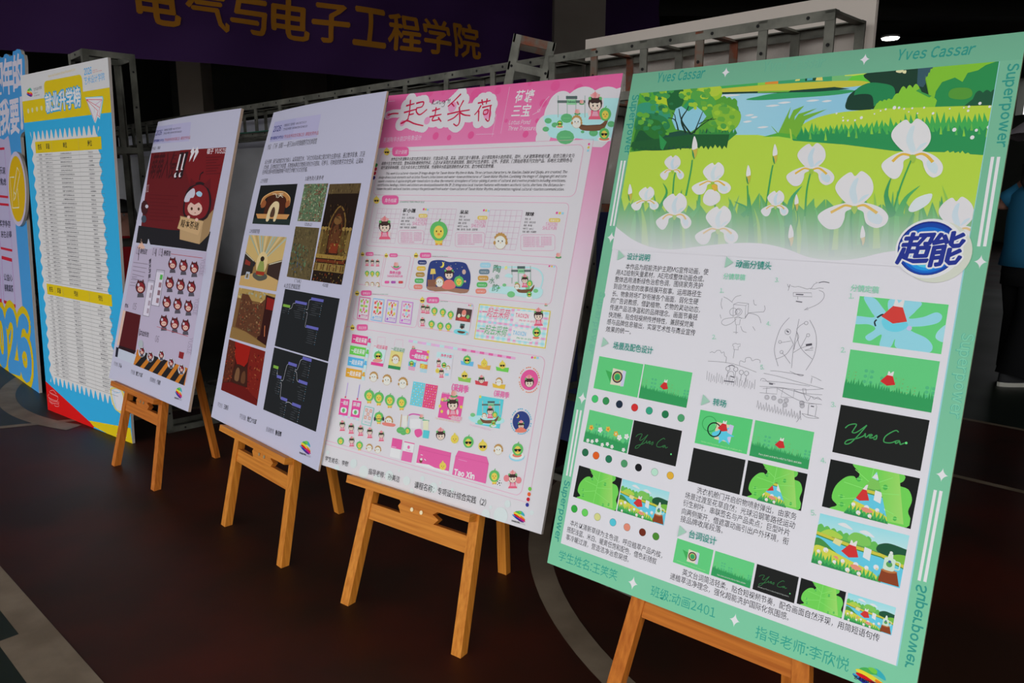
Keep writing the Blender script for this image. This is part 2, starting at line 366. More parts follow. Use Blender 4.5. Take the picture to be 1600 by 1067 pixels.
def panel_mesh(B, name, m_face, m_edge, parent, nu=1, nv=1):
    V = []; Fc = []; mi = []
    if B.curl: nu, nv = 60, 80
    for z in (0, -B.th):
        for i in range(nu+1):
            for j in range(nv+1): V.append(B.P(B.w*i/nu, B.h*j/nv, z))
    N = (nu+1)*(nv+1); I = lambda i, j, k: k*N+i*(nv+1)+j
    for i in range(nu):
        for j in range(nv):
            Fc.append((I(i, j, 0), I(i+1, j, 0), I(i+1, j+1, 0), I(i, j+1, 0))); mi.append(0)
            Fc.append((I(i, j, 1), I(i, j+1, 1), I(i+1, j+1, 1), I(i+1, j, 1))); mi.append(2)
    for i in range(nu):
        Fc.append((I(i, 0, 0), I(i, 0, 1), I(i+1, 0, 1), I(i+1, 0, 0))); Fc.append((I(i, nv, 0), I(i+1, nv, 0), I(i+1, nv, 1), I(i, nv, 1))); mi += [1, 1]
    for j in range(nv):
        Fc.append((I(0, j, 0), I(0, j+1, 0), I(0, j+1, 1), I(0, j, 1))); Fc.append((I(nu, j, 0), I(nu, j, 1), I(nu, j+1, 1), I(nu, j+1, 0))); mi += [1, 1]
    o = mobj(name, V, Fc, m_face, parent); o.data.materials.append(m_edge); o.data.materials.append(M_backpaper)
    for p, k in zip(o.data.polygons, mi): p.material_index = k
    return o
BG = Board((0.09374, 1.82421, .35947), -.693958, .271568, .87, 1.305, .009)
BP3 = Board((-0.66533, 2.45367, .39488), -.624808, .305937, .9202, 1.305, .010)
BC = Board((-1.26449, 3.04971, .37725), -.797968, .253496,   .87, 1.305, .007, curl=(.036, .85, .45))
BP2 = Board((-2.01528, 3.66382, .38967), -.738777, .258629, .87, 1.305, .012, curl=(.022, .85, .45))
M_white = mat('white_print_paper', ink('c3c1c5'), .6, spec=.08)
M_white2 = mat('shaded_cool_white_paper', ink('aaa9bb'), .6, spec=.08)  # cool white; the far boards' weaker light is put into its tone
M_white3 = mat('warm_white_print_paper', ink('bfbcbf'), .6, spec=.08)
# ---------------------------------------------------------------- easels
def easel(B, uL0, uL1, uR0, uR1, rear, label, wood, ledge=None, top=1.12):
    """legs given by their place on the board plane at its foot (v=0) and on the floor"""
    z0 = -B.th-.017; vf = -(B.o.z)/B.up.z          # v where the plane meets the floor
    vf = -(B.o.z+B.n.z*z0)/B.up.z
    Q = lambda u, v, z=0: B.o+B.r*u+B.up*v+B.n*(z0+z)
    uc = (uL1+uR1)/2; rail = M_rail if wood is M_wood else M_railr
    root = empty('easel', tuple(Vector((Q(uc, vf).x, Q(uc, vf).y, 0)))); tag(root, label, 'easel', 'wooden easels')
    for u0, u1 in ((uL0, uL1), (uR0, uR1)):
        ue = u0+(u0-u1)/(-vf)*top
        mb = MB(); dr = (Q(ue, top)-Q(u1, vf)).normalized(); side = B.r
        # foot cut level with the floor
        p, q = Q(u1, vf), Q(ue, top); hw, hd = .018, .015
        c = []
        for sx in (-1, 1):
            for sz in (-1, 1):
                base = p+B.r*(sx*hw)+B.n*(sz*hd); base = base-dr*(base.z/dr.z); c.append(base)
        tp = [q+B.r*(sx*hw)+B.n*(sz*hd) for sx in (-1, 1) for sz in (-1, 1)]
        mb.add(c+tp, [(0, 2, 3, 1), (4, 5, 7, 6), (0, 1, 5, 4), (2, 6, 7, 3), (0, 4, 6, 2), (1, 3, 7, 5)])
        mb.build('leg', wood, root)
    # rear leg to the hinge
    hu, hv = (uL0+uR0)/2, top-.06; h = Q(hu, hv, -.035); p = Vector((rear[0], rear[1], 0)); d = (h-p).normalized(); mb = MB(); c = []; tp = []
    sd = B.r; fr = d.cross(sd).normalized()
    for sx in (-1, 1):
        for sz in (-1, 1):
            b_ = p+sd*(sx*.018)+fr*(sz*.013); c.append(b_-d*(b_.z/d.z)); tp.append(h+sd*(sx*.018)+fr*(sz*.013))
    mb.add(c+tp, [(0, 2, 3, 1), (4, 5, 7, 6), (0, 1, 5, 4), (2, 6, 7, 3), (0, 4, 6, 2), (1, 3, 7, 5)]); mb.build('rear_leg', wood, root)
    MB().beam(Q(uL0+(uL0-uL1)/(-vf)*(top-.04)-.02, top-.04), Q(uR0+(uR0-uR1)/(-vf)*(top-.04)+.02, top-.04), .026, .05, B.n).build('top_rail', rail, root)
    lerp = lambda v: (uL0+(uL1-uL0)*v/vf+.018, uR0+(uR1-uR0)*v/vf-.018)
    if ledge:
        l0, l1 = ledge
        MB().beam(Q(l0, -.0125, .02), Q(l1, -.0125, .02), .062, .024, B.n).build('ledge', rail, root)
        a, b = lerp(-.095); MB().beam(Q(a, -.098), Q(b, -.098), .022, .050, B.n).build('lower_rail', rail, root)
        m0, m1 = a+(b-a)*.28, a+(b-a)*.72
        blk = MB(); zf = .014; pts = [(m0, -.025), (m0+.012, -.04), (m0+.004, -.052), (m0+.02, -.073), (m1-.02, -.073), (m1-.004, -.055), (m1-.03, -.045), (m1, -.025)]
        n = len(pts); blk.add([Q(u, v, zf) for u, v in pts]+[Q(u, v, zf-.02) for u, v in pts], [tuple(range(n)), tuple(range(2*n-1, n-1, -1))]+[(i, n+i, n+(i+1) % n, (i+1) % n) for i in range(n)])
        bo = blk.build('centre_block', rail, root)
        for k in (.36, .58):
            sc = MB(); sc.disc(Q(m0+(m1-m0)*k, -.05, zf), B.n, .0065, 12, .002); sc.build('screw', M_screw, bo)
    else:
        a, b = lerp(-.03); MB().beam(Q(a, -.014), Q(b, -.014), .024, .062, B.n).build('lower_rail', rail, root)
    return root
easel(BP3, .252, .235, .680, .704, (-.025, 2.439), 'pine easel holding the pink lotus poster board', M_wood, (.175, .69))
easel(BC, .238, .253, .676, .716, (-.717, 2.939), 'pine easel holding the white board with photo prints', M_wood, (.15, .69), top=.62)
easel(BP2, .196, .190, .57, .641, (-1.48, 3.593), 'pine easel holding the farthest board with the dark red print', M_woodr, (.089, .583), top=.62)
easel(BG, .268, .225, .655, .705, (.71, 1.70), 'reddish pine easel holding the big green-bordered board at the right', M_woodr, None)
# ---------------------------------------------------------------- flat print laid on the boards
def _print_mat(name):
    def fn(nt, b):
        at = nt.nodes.new('ShaderNodeAttribute'); at.attribute_name = 'ink'; nt.links.new(at.outputs['Color'], b.inputs['Base Color'])
    return mat(name, rough=.6, spec=.08, fn=fn)
M_print = _print_mat('printed_ink')
_TX = {}
def is_cjk(s): return any(ord(c) > 0x2e00 for c in s)
class Art:
    def __init__(s, B, root, base=.0001):
        s.B = B; s.root = root; s.buf = None; s.clip = None; s.fade = None; s.g = GAIN; s.base = base; s.step = 4e-5 if B.curl else 4e-6; s.Z(0, 0, 1600, 1067, 1600)
    # -- frames
    def Z(s, x0, y0, x1, y1, outw):      # coordinates of an enlarged view of the photograph
        k = (x1-x0)/outw; s.M = lambda x, y: Vector(s.B.uv(x0+x*k, y0+y*k)); return s
    def frame(s, tl, tr, bl):            # unit square on the board, corners given in the present frame
        a, b, c = s.M(*tl), s.M(*tr), s.M(*bl); s.M = lambda x, y: a+(b-a)*x+(c-a)*y; return s
    def ufr(s, a, b, c):                 # the same with corners already on the board
        s.M = lambda x, y: a+(b-a)*x+(c-a)*y; return s
    def part(s, name, base=None, label=None):
        s.flush(); s.buf = dict(name=name, v=[], f=[], c=[], label=label); s.z = s.base if base is None else s.base+base; return s
    def flush(s):
        b = s.buf; s.buf = None
        if not b or not b['f']: return
        B = s.B; loc = parent_loc(s.root); V = []
        uv, fs, cs = b['v'], b['f'], b['c']
        if B.curl:
            nf = []; nc = []; nv = list(uv)
            for q, c in zip(fs, cs):
                us = [uv[i][0] for i in q]; vs = [uv[i][1] for i in q]
                if min(us) < B.curl[1]*B.w and max(vs) > B.curl[2]*B.h and (max(us)-min(us) > .012 or max(vs)-min(vs) > .012):
                    z = uv[q[0]][2]; v2, f2 = subdiv_tris([(uv[i][0], uv[i][1]) for i in q], [tuple(range(len(q)))], .012)
                    o = len(nv); nv += [(p[0], p[1], z) for p in v2]; nf += [tuple(i+o for i in t) for t in f2]
                    nc += [c if isinstance(c[0], float) else c[0]]*len(f2)
                else: nf.append(q); nc.append(c)
            uv, fs, cs = nv, nf, nc
        me = bpy.data.meshes.new(b['name']); me.from_pydata([tuple(B.P(*p)-loc) for p in uv], [], fs)
        at = me.color_attributes.new('ink', 'FLOAT_COLOR', 'CORNER'); data = []
        for q, c in zip(fs, cs):
            for k in range(len(q)):
                cc = c if isinstance(c[0], float) else c[k]; data += [cc[0], cc[1], cc[2], 1.0]
        at.data.foreach_set('color', data); me.materials.append(M_print)
        o = bpy.data.objects.new(b['name'], me); COL.objects.link(o); o.parent = s.root
        if b['label']: o['label'] = b['label']
    # -- emission of triangles, clipped to the picture's frame when one is set
    def tris(s, pts, fs, col, cols=None):
        s.z += s.step; z = s.z; b = s.buf
        for q in fs:
            P = [(pts[i][0], pts[i][1]) for i in q]; C = [cols[i] for i in q] if cols else None
            cl = s.clip
            if not cl and any(p[0] < 0 or p[1] < 0 or p[0] > s.B.w or p[1] > s.B.h for p in P): cl = [(0, 0), (s.B.w, 0), (s.B.w, s.B.h), (0, s.B.h)]
            if cl:
                P, C = clip_poly(P, C, cl)
                if len(P) < 3: continue
            ar = sum(P[i][0]*P[(i+1) % len(P)][1]-P[(i+1) % len(P)][0]*P[i][1] for i in range(len(P)))
            if abs(ar) < 1e-10: continue
            if ar < 0: P = P[::-1]; C = C[::-1] if C else None
            if s.fade and not C and min(p[1] for p in P) < s.fade[1]:   # ink thins out towards white at the foot of the picture
                v0, v1, wt = s.fade; N = 14; base = col
                for k in range(-1, N+1):
                    va = -9 if k < 0 else v0+(v1-v0)*k/N; vb = v0 if k < 0 else 9 if k == N else v0+(v1-v0)*(k+1)/N
                    Q, _ = clip_poly(P, None, [(-1, va), (3, va), (3, vb), (-1, vb)])
                    if len(Q) < 3: continue
                    K = []
                    for p in Q:
                        t = min(1, max(0, (p[1]-v0)/(v1-v0))); t = t*t*(3-2*t); K.append(tuple(wt[m]+(base[m]-wt[m])*t for m in range(3)))
                    n = len(b['v']); b['v'] += [(p[0], p[1], z) for p in Q]; b['f'].append(tuple(range(n, n+len(Q)))); b['c'].append(K)
                continue
            n = len(b['v']); b['v'] += [(p[0], p[1], z) for p in P]; b['f'].append(tuple(range(n, n+len(P)))); b['c'].append(C if C else col)
    def col(s, c): return c if not isinstance(c, str) else ink(c, s.g)
    def setclip(s, pts=None):
        if pts is None: s.clip = None; return s
        q = [s.M(*p) for p in pts]; ar = sum(q[i].x*q[(i+1) % len(q)].y-q[(i+1) % len(q)].x*q[i].y for i in range(len(q)))
        s.clip = [(p.x, p.y) for p in (q if ar > 0 else q[::-1])]; return s
    def polyuv(s, P, c):
        t = geometry.tessellate_polygon([[Vector((p[0], p[1], 0)) for p in P]]); s.tris(P, t, s.col(c)); return s
    def poly(s, pts, c): return s.polyuv([s.M(*p) for p in pts], c)
    def blob(s, pts, c, k=5): return s.poly(smooth(pts, k), c)
    def rect(s, x0, y0, x1, y1, c): return s.poly([(x0, y0), (x1, y0), (x1, y1), (x0, y1)], c)
    def grad(s, pts, cols, n=1):         # quad with a colour at each corner
        P = [s.M(*p) for p in pts]; C = [s.col(c) for c in cols]; V = []; K = []; Fc = []
        for i in range(n+1):
            for j in range(n+1):
                a, b = i/n, j/n; w = [(1-a)*(1-b), a*(1-b), a*b, (1-a)*b]
                V.append(sum((P[k]*w[k] for k in range(4)), Vector((0, 0)))); K.append(tuple(sum(C[k][m]*w[k] for k in range(4)) for m in range(len(C[0]))))
        for i in range(n):
            for j in range(n): q = i*(n+1)+j; Fc += [(q, q+n+1, q+n+2, q+1)]
        s.tris(V, Fc, None, K); return s
    def wid(s, x, y, w): return (s.M(x, y+w)-s.M(x, y)).length
    def circ(s, x, y, r, c, k=18, sx=1, c2=None):
        o = s.M(x, y); R = s.wid(x, y, r); P = [o+Vector((R*sx*math.cos(t), R*math.sin(t))) for t in [2*math.pi*i/k for i in range(k)]]
        if c2: s.tris([o]+P, [(0, i+1, (i+1) % k+1) for i in range(k)], None, [s.col(c)]+[s.col(c2)]*k)
        else: s.polyuv(P, c)
        return s
    def ring(s, x, y, r, w, c, k=24): return s.line([(x, y)], w, c, circle=r, k=k)
    def lineuv(s, P, w, c, closed=False):
        n = len(P); V = []; Fc = []
        for i in range(n):
            a = P[(i-1) % n] if (closed or i) else P[i]; b = P[(i+1) % n] if (closed or i < n-1) else P[i]
            d = b-a
            d = d.normalized() if d.length > 1e-9 else Vector((1, 0)); m = Vector((-d.y, d.x))*w/2; V += [P[i]+m, P[i]-m]
        for i in range(n if closed else n-1):
            j = (i+1) % n; Fc.append((2*i, 2*i+1, 2*j+1, 2*j))
        s.tris(V, Fc, s.col(c)); return s
    def line(s, pts, w, c, sm=0, closed=False, circle=0, k=24):
        if circle:
            o = s.M(*pts[0]); R = s.wid(*pts[0], circle); return s.lineuv([o+Vector((R*math.cos(2*math.pi*i/k), R*math.sin(2*math.pi*i/k))) for i in range(k)], s.wid(*pts[0], w), c, True)
        if sm: pts = smooth(pts, sm, closed)
        return s.lineuv([s.M(*p) for p in pts], s.wid(*pts[0], w), c, closed)
    def taper(s, pts, w0, w1, c, k=5):   # stroke that narrows from w0 to w1
        pts = smooth(pts, k, False); P = [s.M(*p) for p in pts]; n = len(P); sc = s.wid(*pts[0], 1); V = []; Fc = []
        for i in range(n):
            d = (P[min(i+1, n-1)]-P[max(i-1, 0)]); d = d.normalized() if d.length > 0 else Vector((1, 0)); t = i/(n-1); w = (w0+(w1-w0)*t)*sc/2; m = Vector((-d.y, d.x))*w; V += [P[i]+m, P[i]-m]
        s.tris(V, [(2*i, 2*i+1, 2*i+3, 2*i+2) for i in range(n-1)], s.col(c)); return s
    def rrect(s, x0, y0, x1, y1, r, c, w=0): # rounded rectangle in frame units; w>0 draws the outline only
        pts = rr_pts(x0, y0, x1, y1, r)
        return s.line(pts, w, c, closed=True) if w else s.poly(pts, c)
    def star4(s, x, y, r, c, rx=None):
        o = s.M(x, y); R = s.wid(x, y, r); Rx = R*(rx or .8); P = []
        for k in range(4):
            t0 = math.pi/2*k; t1 = t0+math.pi/2
            for i in range(7):
                t = i/7; m = (1-t)**1.6; n_ = t**1.6
                P.append(o+Vector((Rx*(math.cos(t0)*m+math.cos(t1)*n_), R*(math.sin(t0)*m+math.sin(t1)*n_))))
        return s.polyuv(P, c)
    # -- lettering
    def t(s, txt, x0, y0, x1, y1, h, c, bold=0., shear=0., res=1, tp=None, flip=False, natural=False, style=None):
        """one line from the foot of its first letter to the foot of its last; h = letter height"""
        cj = is_cjk(txt); style = style or ('b' if bold >= .012 and not cj else 'r')
        if not cj: bold = max(0, bold-.012)
        key = (txt, round(bold, 3), shear, res, style)
        if key not in _TX: _TX[key] = text_mesh(txt, res, bold, shear, style)
        v, f = _TX[key]
        if not f: return s
        p0, p1 = s.M(x0, y0), s.M(x1, y1); q = s.M(*tp) if tp else s.M(x0, y0-h)
        e = p1-p0; L_ = e.length; e = e/L_; nn = Vector((-e.y, e.x)); H = abs((q-p0).dot(nn))
        if not tp and abs(e.y) < .3: H = abs(q.y-p0.y)
        if flip: nn = -nn
        mx0, mx1 = min(a[0] for a in v), max(a[0] for a in v)
        ks = H/(.92 if cj else .70); kx = L_/(mx1-mx0); y_ = .08 if cj else 0
        if natural: kx = ks
        W = [p0+e*((a[0]-mx0)*kx)+nn*((a[1]+y_)*ks) for a in v]
        s.tris(W, f, s.col(c)); return s
    def fat(s, txt, x0, y0, x1, y1, h, c, d, n=10, **k):   # letters thickened by d all round
        M0 = s.M; D = s.wid(x0, y0, d)
        for g in ((1, .66, .33) if d >= 12 else (1,)):
            for i in range(n):
                o = Vector((D*g*math.cos(2*math.pi*i/n), D*g*math.sin(2*math.pi*i/n))); s.M = lambda x, y: M0(x, y)+o
                s.t(txt, x0, y0, x1, y1, h, c, **k)
        s.M = M0; return s
    def para(s, lines, pts0, pts1, h, c, **k):
        """lines of text; pts0, pts1 = (left foot, right foot) of the first and the last line; a line may carry its own ends"""
        n = len(lines)
        for i, ln in enumerate(lines):
            t = i/max(1, n-1); a = [pts0[j]+(pts1[j]-pts0[j])*t for j in range(4)]; x0, y0, x1, y1 = a
            if isinstance(ln, tuple):
                ln, f0, f1 = ln; dx, dy = x1-x0, y1-y0; x0, y0, x1, y1 = x0+dx*f0, y0+dy*f0, x0+dx*f1, y0+dy*f1
            s.t(ln, x0, y0, x1, y1, h, c, **k)
        return s
def rr_pts(x0, y0, x1, y1, r, k=5):
    rx = r if isinstance(r, (int, float)) else r[0]; ry = r if isinstance(r, (int, float)) else r[1]; P = []
    for cx, cy, a0 in ((x1-rx, y0+ry, -90), (x1-rx, y1-ry, 0), (x0+rx, y1-ry, 90), (x0+rx, y0+ry, 180)):
        for i in range(k+1): a = math.radians(a0+90*i/k); P.append((cx+rx*math.cos(a), cy+ry*math.sin(a)))
    return P
def smooth(pts, k=5, closed=True):
    n = len(pts); out = []
    for i in range(n if closed else n-1):
        g = (lambda j: pts[j % n]) if closed else (lambda j: pts[min(max(j, 0), n-1)])
        p0, p1, p2, p3 = g(i-1), g(i), g(i+1), g(i+2)
        for j in range(k):
            t = j/k; a = -.5*t**3+t*t-.5*t; b = 1.5*t**3-2.5*t*t+1; c = -1.5*t**3+2*t*t+.5*t; d = .5*t**3-.5*t*t
            out.append((a*p0[0]+b*p1[0]+c*p2[0]+d*p3[0], a*p0[1]+b*p1[1]+c*p2[1]+d*p3[1]))
    if not closed: out.append(pts[-1])
    return out
def clip_poly(P, C, clip):
    n = len(clip)
    for i in range(n):
        ax, ay = clip[i]; bx, by = clip[(i+1) % n]; ins = lambda p: (bx-ax)*(p[1]-ay)-(by-ay)*(p[0]-ax)
        Q = []; K = []; m = len(P)
        for j in range(m):
            p, q = P[j], P[(j+1) % m]; dp, dq = ins(p), ins(q)
            if dp >= 0: Q.append(p); K.append(C[j] if C else None)
            if (dp >= 0) != (dq >= 0):
                t = dp/(dp-dq); Q.append((p[0]+(q[0]-p[0])*t, p[1]+(q[1]-p[1])*t))
                K.append(tuple(a+(b-a)*t for a, b in zip(C[j], C[(j+1) % m])) if C else None)
        P, C = Q, (K if C else None)
        if len(P) < 3: return [], None
    return P, C
def scallop(x0, y0, x1, y1, n, amp):     # bumpy crown edge from one point to the other
    out = []
    for i in range(n):
        for j in range(4):
            t = (i+j/4)/n; b = math.sin(math.pi*j/4)*amp; out.append((x0+(x1-x0)*t, y0+(y1-y0)*t-b))
    out.append((x1, y1)); return out
def spikes(x0, y0, x1, y1, n, amp, rnd=.5, lean=.4, seed=1):   # grass tips from left to right
    r = random.Random(seed); out = []
    for i in range(n):
        t0, t1 = i/n, (i+1)/n; a = amp*(1-rnd*r.random()); tm = t0+(t1-t0)*(.5+lean*(r.random()-.5)*2)
        out += [(x0+(x1-x0)*t0, y0+(y1-y0)*t0), (x0+(x1-x0)*tm, y0+(y1-y0)*tm-a)]
    out.append((x1, y1)); return out
def rainbow_logo(a, tl, tr, bl, name='faculty_logo', txt=True, base=.0008):
    """brush-stroke logo of stacked coloured strokes with the faculty's name below"""
    a.part(name, base); M0 = a.M; a.frame(tl, tr, bl)
    a.blob([(.30, .20), (.45, .04), (.62, .02), (.80, .18), (.84, .34), (.60, .26)], '2f97a0'); a.blob([(.16, .16), (.3, .08), (.5, .10), (.62, .22), (.4, .28), (.16, .24)], '3f9a4a'); a.blob([(.36, .06), (.48, .02), (.6, .08), (.58, .20), (.45, .18)], '63b03e')
    a.blob([(.06, .24), (.2, .22), (.5, .30), (.78, .44), (.9, .56), (.86, .60), (.5, .46), (.1, .34)], 'c9b92e'); a.blob([(.6, .40), (.8, .48), (.92, .58), (.88, .64), (.62, .52)], 'd8691c')
    a.blob([(.08, .36), (.3, .38), (.6, .52), (.9, .62), (.84, .70), (.5, .60), (.12, .46)], 'b8141c'); a.blob([(.5, .54), (.75, .60), (.96, .72), (.9, .76), (.6, .68)], 'b01a6a')
    a.blob([(.0, .44), (.2, .50), (.5, .62), (.86, .78), (.8, .84), (.4, .74), (.04, .54)], '1f2f8a'); a.blob([(.5, .66), (.8, .76), (.86, .82), (.7, .84), (.45, .76)], '4b1a6c'); a.blob([(.0, .42), (.12, .48), (.22, .56), (.04, .52)], '2f86b8')
    if txt:
        a.t('艺术设计学院', 0, 1.0, .62, 1.0, .13, '151515', bold=.03); a.t('SCHOOL OF', .66, .93, 1.0, .93, .035, '333333'); a.t('ART & DESIGN', .66, 1.0, 1.0, 1.0, .035, '333333')
    a.M = M0; a.flush()
# ================================================================ the green-bordered board
g_root = empty('poster_board', tuple(BG.P(BG.w/2, 0))); tag(g_root, 'large green-bordered animation poster with white irises, nearest on the right', 'poster board', 'student poster boards')
panel_mesh(BG, 'panel', M_white, mat('green_edge', (.30, .36, .20), .7), g_root)
A = Art(BG, g_root)
G1 = '6aa98a'; TEAL = '2f8577'
W, H = BG.w, BG.h
# border: four bands around the white sheet
_c = [BG.uv(*q) for q in ((999.2, 145.2), (1563, 96.8), (876.7, 847.8), (1398.9, 1041))]
ul, ur, vt, vb = (_c[0][0]+_c[2][0])/2, (_c[1][0]+_c[3][0])/2, (_c[0][1]+_c[1][1])/2, (_c[2][1]+_c[3][1])/2
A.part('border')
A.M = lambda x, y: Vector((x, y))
A.grad([(0, vt), (W, vt), (W, H), (0, H)], ['659f81', '659f81', '63997d', '63997d'], 1)  # darker top, lighter foot: fall of light put into the green
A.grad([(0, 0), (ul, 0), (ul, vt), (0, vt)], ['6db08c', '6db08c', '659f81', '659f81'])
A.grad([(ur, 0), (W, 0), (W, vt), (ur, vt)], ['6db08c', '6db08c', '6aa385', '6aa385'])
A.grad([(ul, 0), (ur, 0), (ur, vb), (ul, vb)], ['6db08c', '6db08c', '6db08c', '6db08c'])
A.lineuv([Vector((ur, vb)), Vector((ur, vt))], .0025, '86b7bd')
# lettering of the border
A.part('border_lettering', .0001)
A.Z(960, 50, 1600, 420, 1600)
A.t('Yves Cassar', 167, 197, 352, 178, 34, TEAL, style='bi')
A.t('Yves Cassar', 1105, 110, 1408, 86, 38, TEAL, style='bi')
A.t('Yves Cassar', 583, 153, 822, 135, 34, '559580', bold=.022, style='bi'); A.t('Yves Cassar', 585, 153, 820, 135, 34, '639d80', bold=.006, style='bi')
for x, y, r in ((435, 158, 20), (978, 107, 22)): A.star4(x, y, r, 'c6c3d0')
A.t('Superpower', 72, 246, 38, 482, 0, TEAL, style='b', tp=(96, 244))
A.t('Superpower', 1539, 124, 1492, 452, 0, TEAL, style='b', tp=(1580, 122))
for x in (30, 44): A.line([(x, 502), (x-45, 760)], 0, 'c6c3c8') if 0 else None
A.Z(0, 0, 1600, 1067, 1600)
def bar(x0, y0, x1, y1, w=.0055): A.lineuv([A.M(x0, y0), A.M(x1, y1)], w, 'cdcbd0')
bar(971.5, 251, 954, 353); bar(976.5, 251, 959, 353); bar(1551, 245, 1529, 385); bar(1560.5, 245, 1538.5, 385)
bar(902.5, 640, 885.5, 743); bar(908, 641, 890.5, 744.5); bar(1461.5, 765.5, 1436, 907); bar(1470.5, 767, 1445, 909)
for x, y, r in ((955, 371, 9), (910, 622, 10), (1532, 409, 11), (1472, 742, 11), (989, 911, 11), (1148, 969, 11)): A.star4(x, y, r, 'cdcbd0')
A.Z(900, 400, 1000, 650, 427)
A.t('Superpower', 164, 238, 84, 652, 0, '5b9a83', bold=.03, tp=(196, 236)); A.t('Superpower', 165, 240, 86, 650, 0, '68a78a', bold=.006, tp=(195, 238))
A.Z(1420, 480, 1560, 700, 679)
A.t('Superpower', 408, 192, 308, 838, 0, '53a089', bold=.03, tp=(496, 186)); A.t('Superpower', 409, 195, 310, 835, 0, '73b395', bold=.006, tp=(495, 189))
A.Z(1380, 880, 1480, 1067, 571)
A.t('Superpower', 392, 205, 262, 950, 0, TEAL, style='b', tp=(300, 205), flip=True)
A.Z(850, 730, 930, 880, 569)
A.t('Superpower', 233, 138, 116, 815, 0, TEAL, style='b', tp=(292, 134))
A.Z(840, 820, 1300, 1067, 1600)
A.t('学生姓名:王笑笑', 112, 190, 428, 306, 58, '2f8f7c'); A.t('班级:动画2401', 612, 384, 962, 510, 62, '2f8f7c')
A.t('指导老师:李欣悦', 1180, 612, 1688, 802, 72, '2f8f7c')
# ---------------------------------------------------------------- the iris meadow picture
A.part('iris_picture', .0001, label='printed picture of white irises in a meadow by a lake')
A.Z(960, 50, 1600, 420, 1600)
CL = [(98, 238), (1508, 117), (1386, 855), (0, 760)]
q = [A.M(*p) for p in CL]; u0, u1, vT = q[0].x, ur-.012, q[0].y
vT = vt; u0 = ul; u1 = ur
vlow = A.M(850, 892).y-.004
A.clip = [(u0, vlow), (u1, vlow), (u1, vT), (u0, vT)]
A.fade = (vlow-.05, vlow+.155, ink('c3c1c5'))
A.poly([(60, 100), (1600, 60), (1600, 500), (60, 500)], '86b9cc')
A.grad([(300, 230), (1100, 180), (1100, 430), (300, 430)], ['93bdca', '7db0c8', '7db0c8', '8fbdd0'], 3)
# far bank
A.poly([(380, 190), (1100, 120), (1100, 200), (400, 232)], '3f9a50'); A.poly([(560, 178), (640, 172), (640, 210), (560, 214)], '7bb544'); A.poly([(590, 190), (655, 176), (652, 202), (588, 205)], 'd07d32'); A.poly([(668, 180), (690, 176), (690, 192), (664, 194)], 'cf8a3a')
A.poly([(640, 176), (900, 150), (960, 190), (640, 205)], '3a8f62'); A.poly([(712, 174), (728, 172), (724, 190), (706, 192)], 'd6bf62'); A.poly([(745, 168), (800, 164), (800, 190), (745, 192)], '1f4a33'); A.poly([(756, 170), (776, 169), (774, 188), (752, 190)], '4f9aa0'); A.poly([(790, 176), (812, 172), (814, 190), (786, 190)], 'd0b85e')
A.poly([(850, 160), (1010, 148), (1000, 196), (850, 196)], '6aa86a'); A.poly([(900, 150), (1000, 150), (980, 170), (900, 172)], 'b5c452'); A.poly([(930, 172), (1010, 160), (1000, 200), (900, 200)], '5ab43c')
A.blob([(390, 226), (520, 212), (760, 196), (940, 190), (1000, 200), (930, 214), (700, 230), (520, 236), (400, 238)], 'b3ae3d')
A.poly([(395, 236), (560, 232), (700, 228), (860, 215), (920, 222), (800, 236), (520, 240), (400, 244)], '1f3d33'); A.poly([(560, 233), (690, 228), (680, 234), (560, 238)], '6aa53f')
A.blob([(515, 264), (560, 252), (640, 238), (780, 234), (900, 226), (940, 232), (860, 246), (700, 258), (580, 266)], '358c57')
for x, y, w in ((450, 248, 44), (618, 288, 28), (664, 276, 26), (775, 268, 26), (528, 325, 18), (546, 333, 14), (520, 350, 18), (580, 372, 22), (830, 270, 20)):
    A.blob([(x-w, y+2), (x, y-4), (x+w, y-2), (x, y+4)], 'c4c6cc', 4)
# bushes upper right
A.blob([(990, 160), (1100, 130), (1260, 128), (1270, 200), (1240, 270), (1180, 300), (960, 300), (910, 290), (915, 250), (960, 215), (1000, 200), (975, 175)], '203a2d')
A.poly([(1186, 140), (1256, 134), (1230, 180), (1206, 216), (1182, 210)], '35505a')
A.blob([(1105, 148), (1120, 142), (1130, 150), (1118, 160), (1100, 156)], 'cdc497', 4); A.blob([(1128, 152), (1140, 150), (1138, 162), (1126, 160)], 'cdc497', 4)
A.poly([(1215, 170)]+scallop(1215, 190, 1240, 145, 3, 8)+[(1260, 120), (1520, 100), (1520, 300), (1240, 300)], '74ac32')
A.poly([(1240, 300), (1256, 232), (1280, 196), (1330, 178), (1360, 195), (1380, 160), (1420, 150), (1450, 130), (1490, 116), (1530, 110), (1530, 300)], '2b7f47')
A.blob([(1310, 230), (1340, 218), (1390, 222), (1396, 250), (1360, 264), (1310, 256)], '4f8a35', 5)
A.poly([(1365, 290), (1400, 262)]+scallop(1410, 240, 1500, 232, 3, 10)+[(1500, 300)], '234f37')
A.blob([(936, 262), (945, 225), (990, 200), (1040, 200), (1090, 215), (1093, 260), (1050, 280), (950, 300)], '27784a')
A.blob([(905, 300), (910, 265), (945, 245), (1000, 245), (1012, 275), (1004, 302), (950, 306)], '1f3b2e')
A.poly([(1010, 305), (1024, 280)]+scallop(1030, 276, 1080, 264, 3, 6)+scallop(1086, 262, 1110, 240, 1, 8)+scallop(1116, 228, 1190, 214, 3, 14)+scallop(1200, 240, 1260, 268, 4, 6)+[(1250, 300), (1240, 310)], '79b236')
A.poly([(1178, 230), (1194, 220), (1200, 234), (1240, 250), (1230, 256)], '3c8a44')
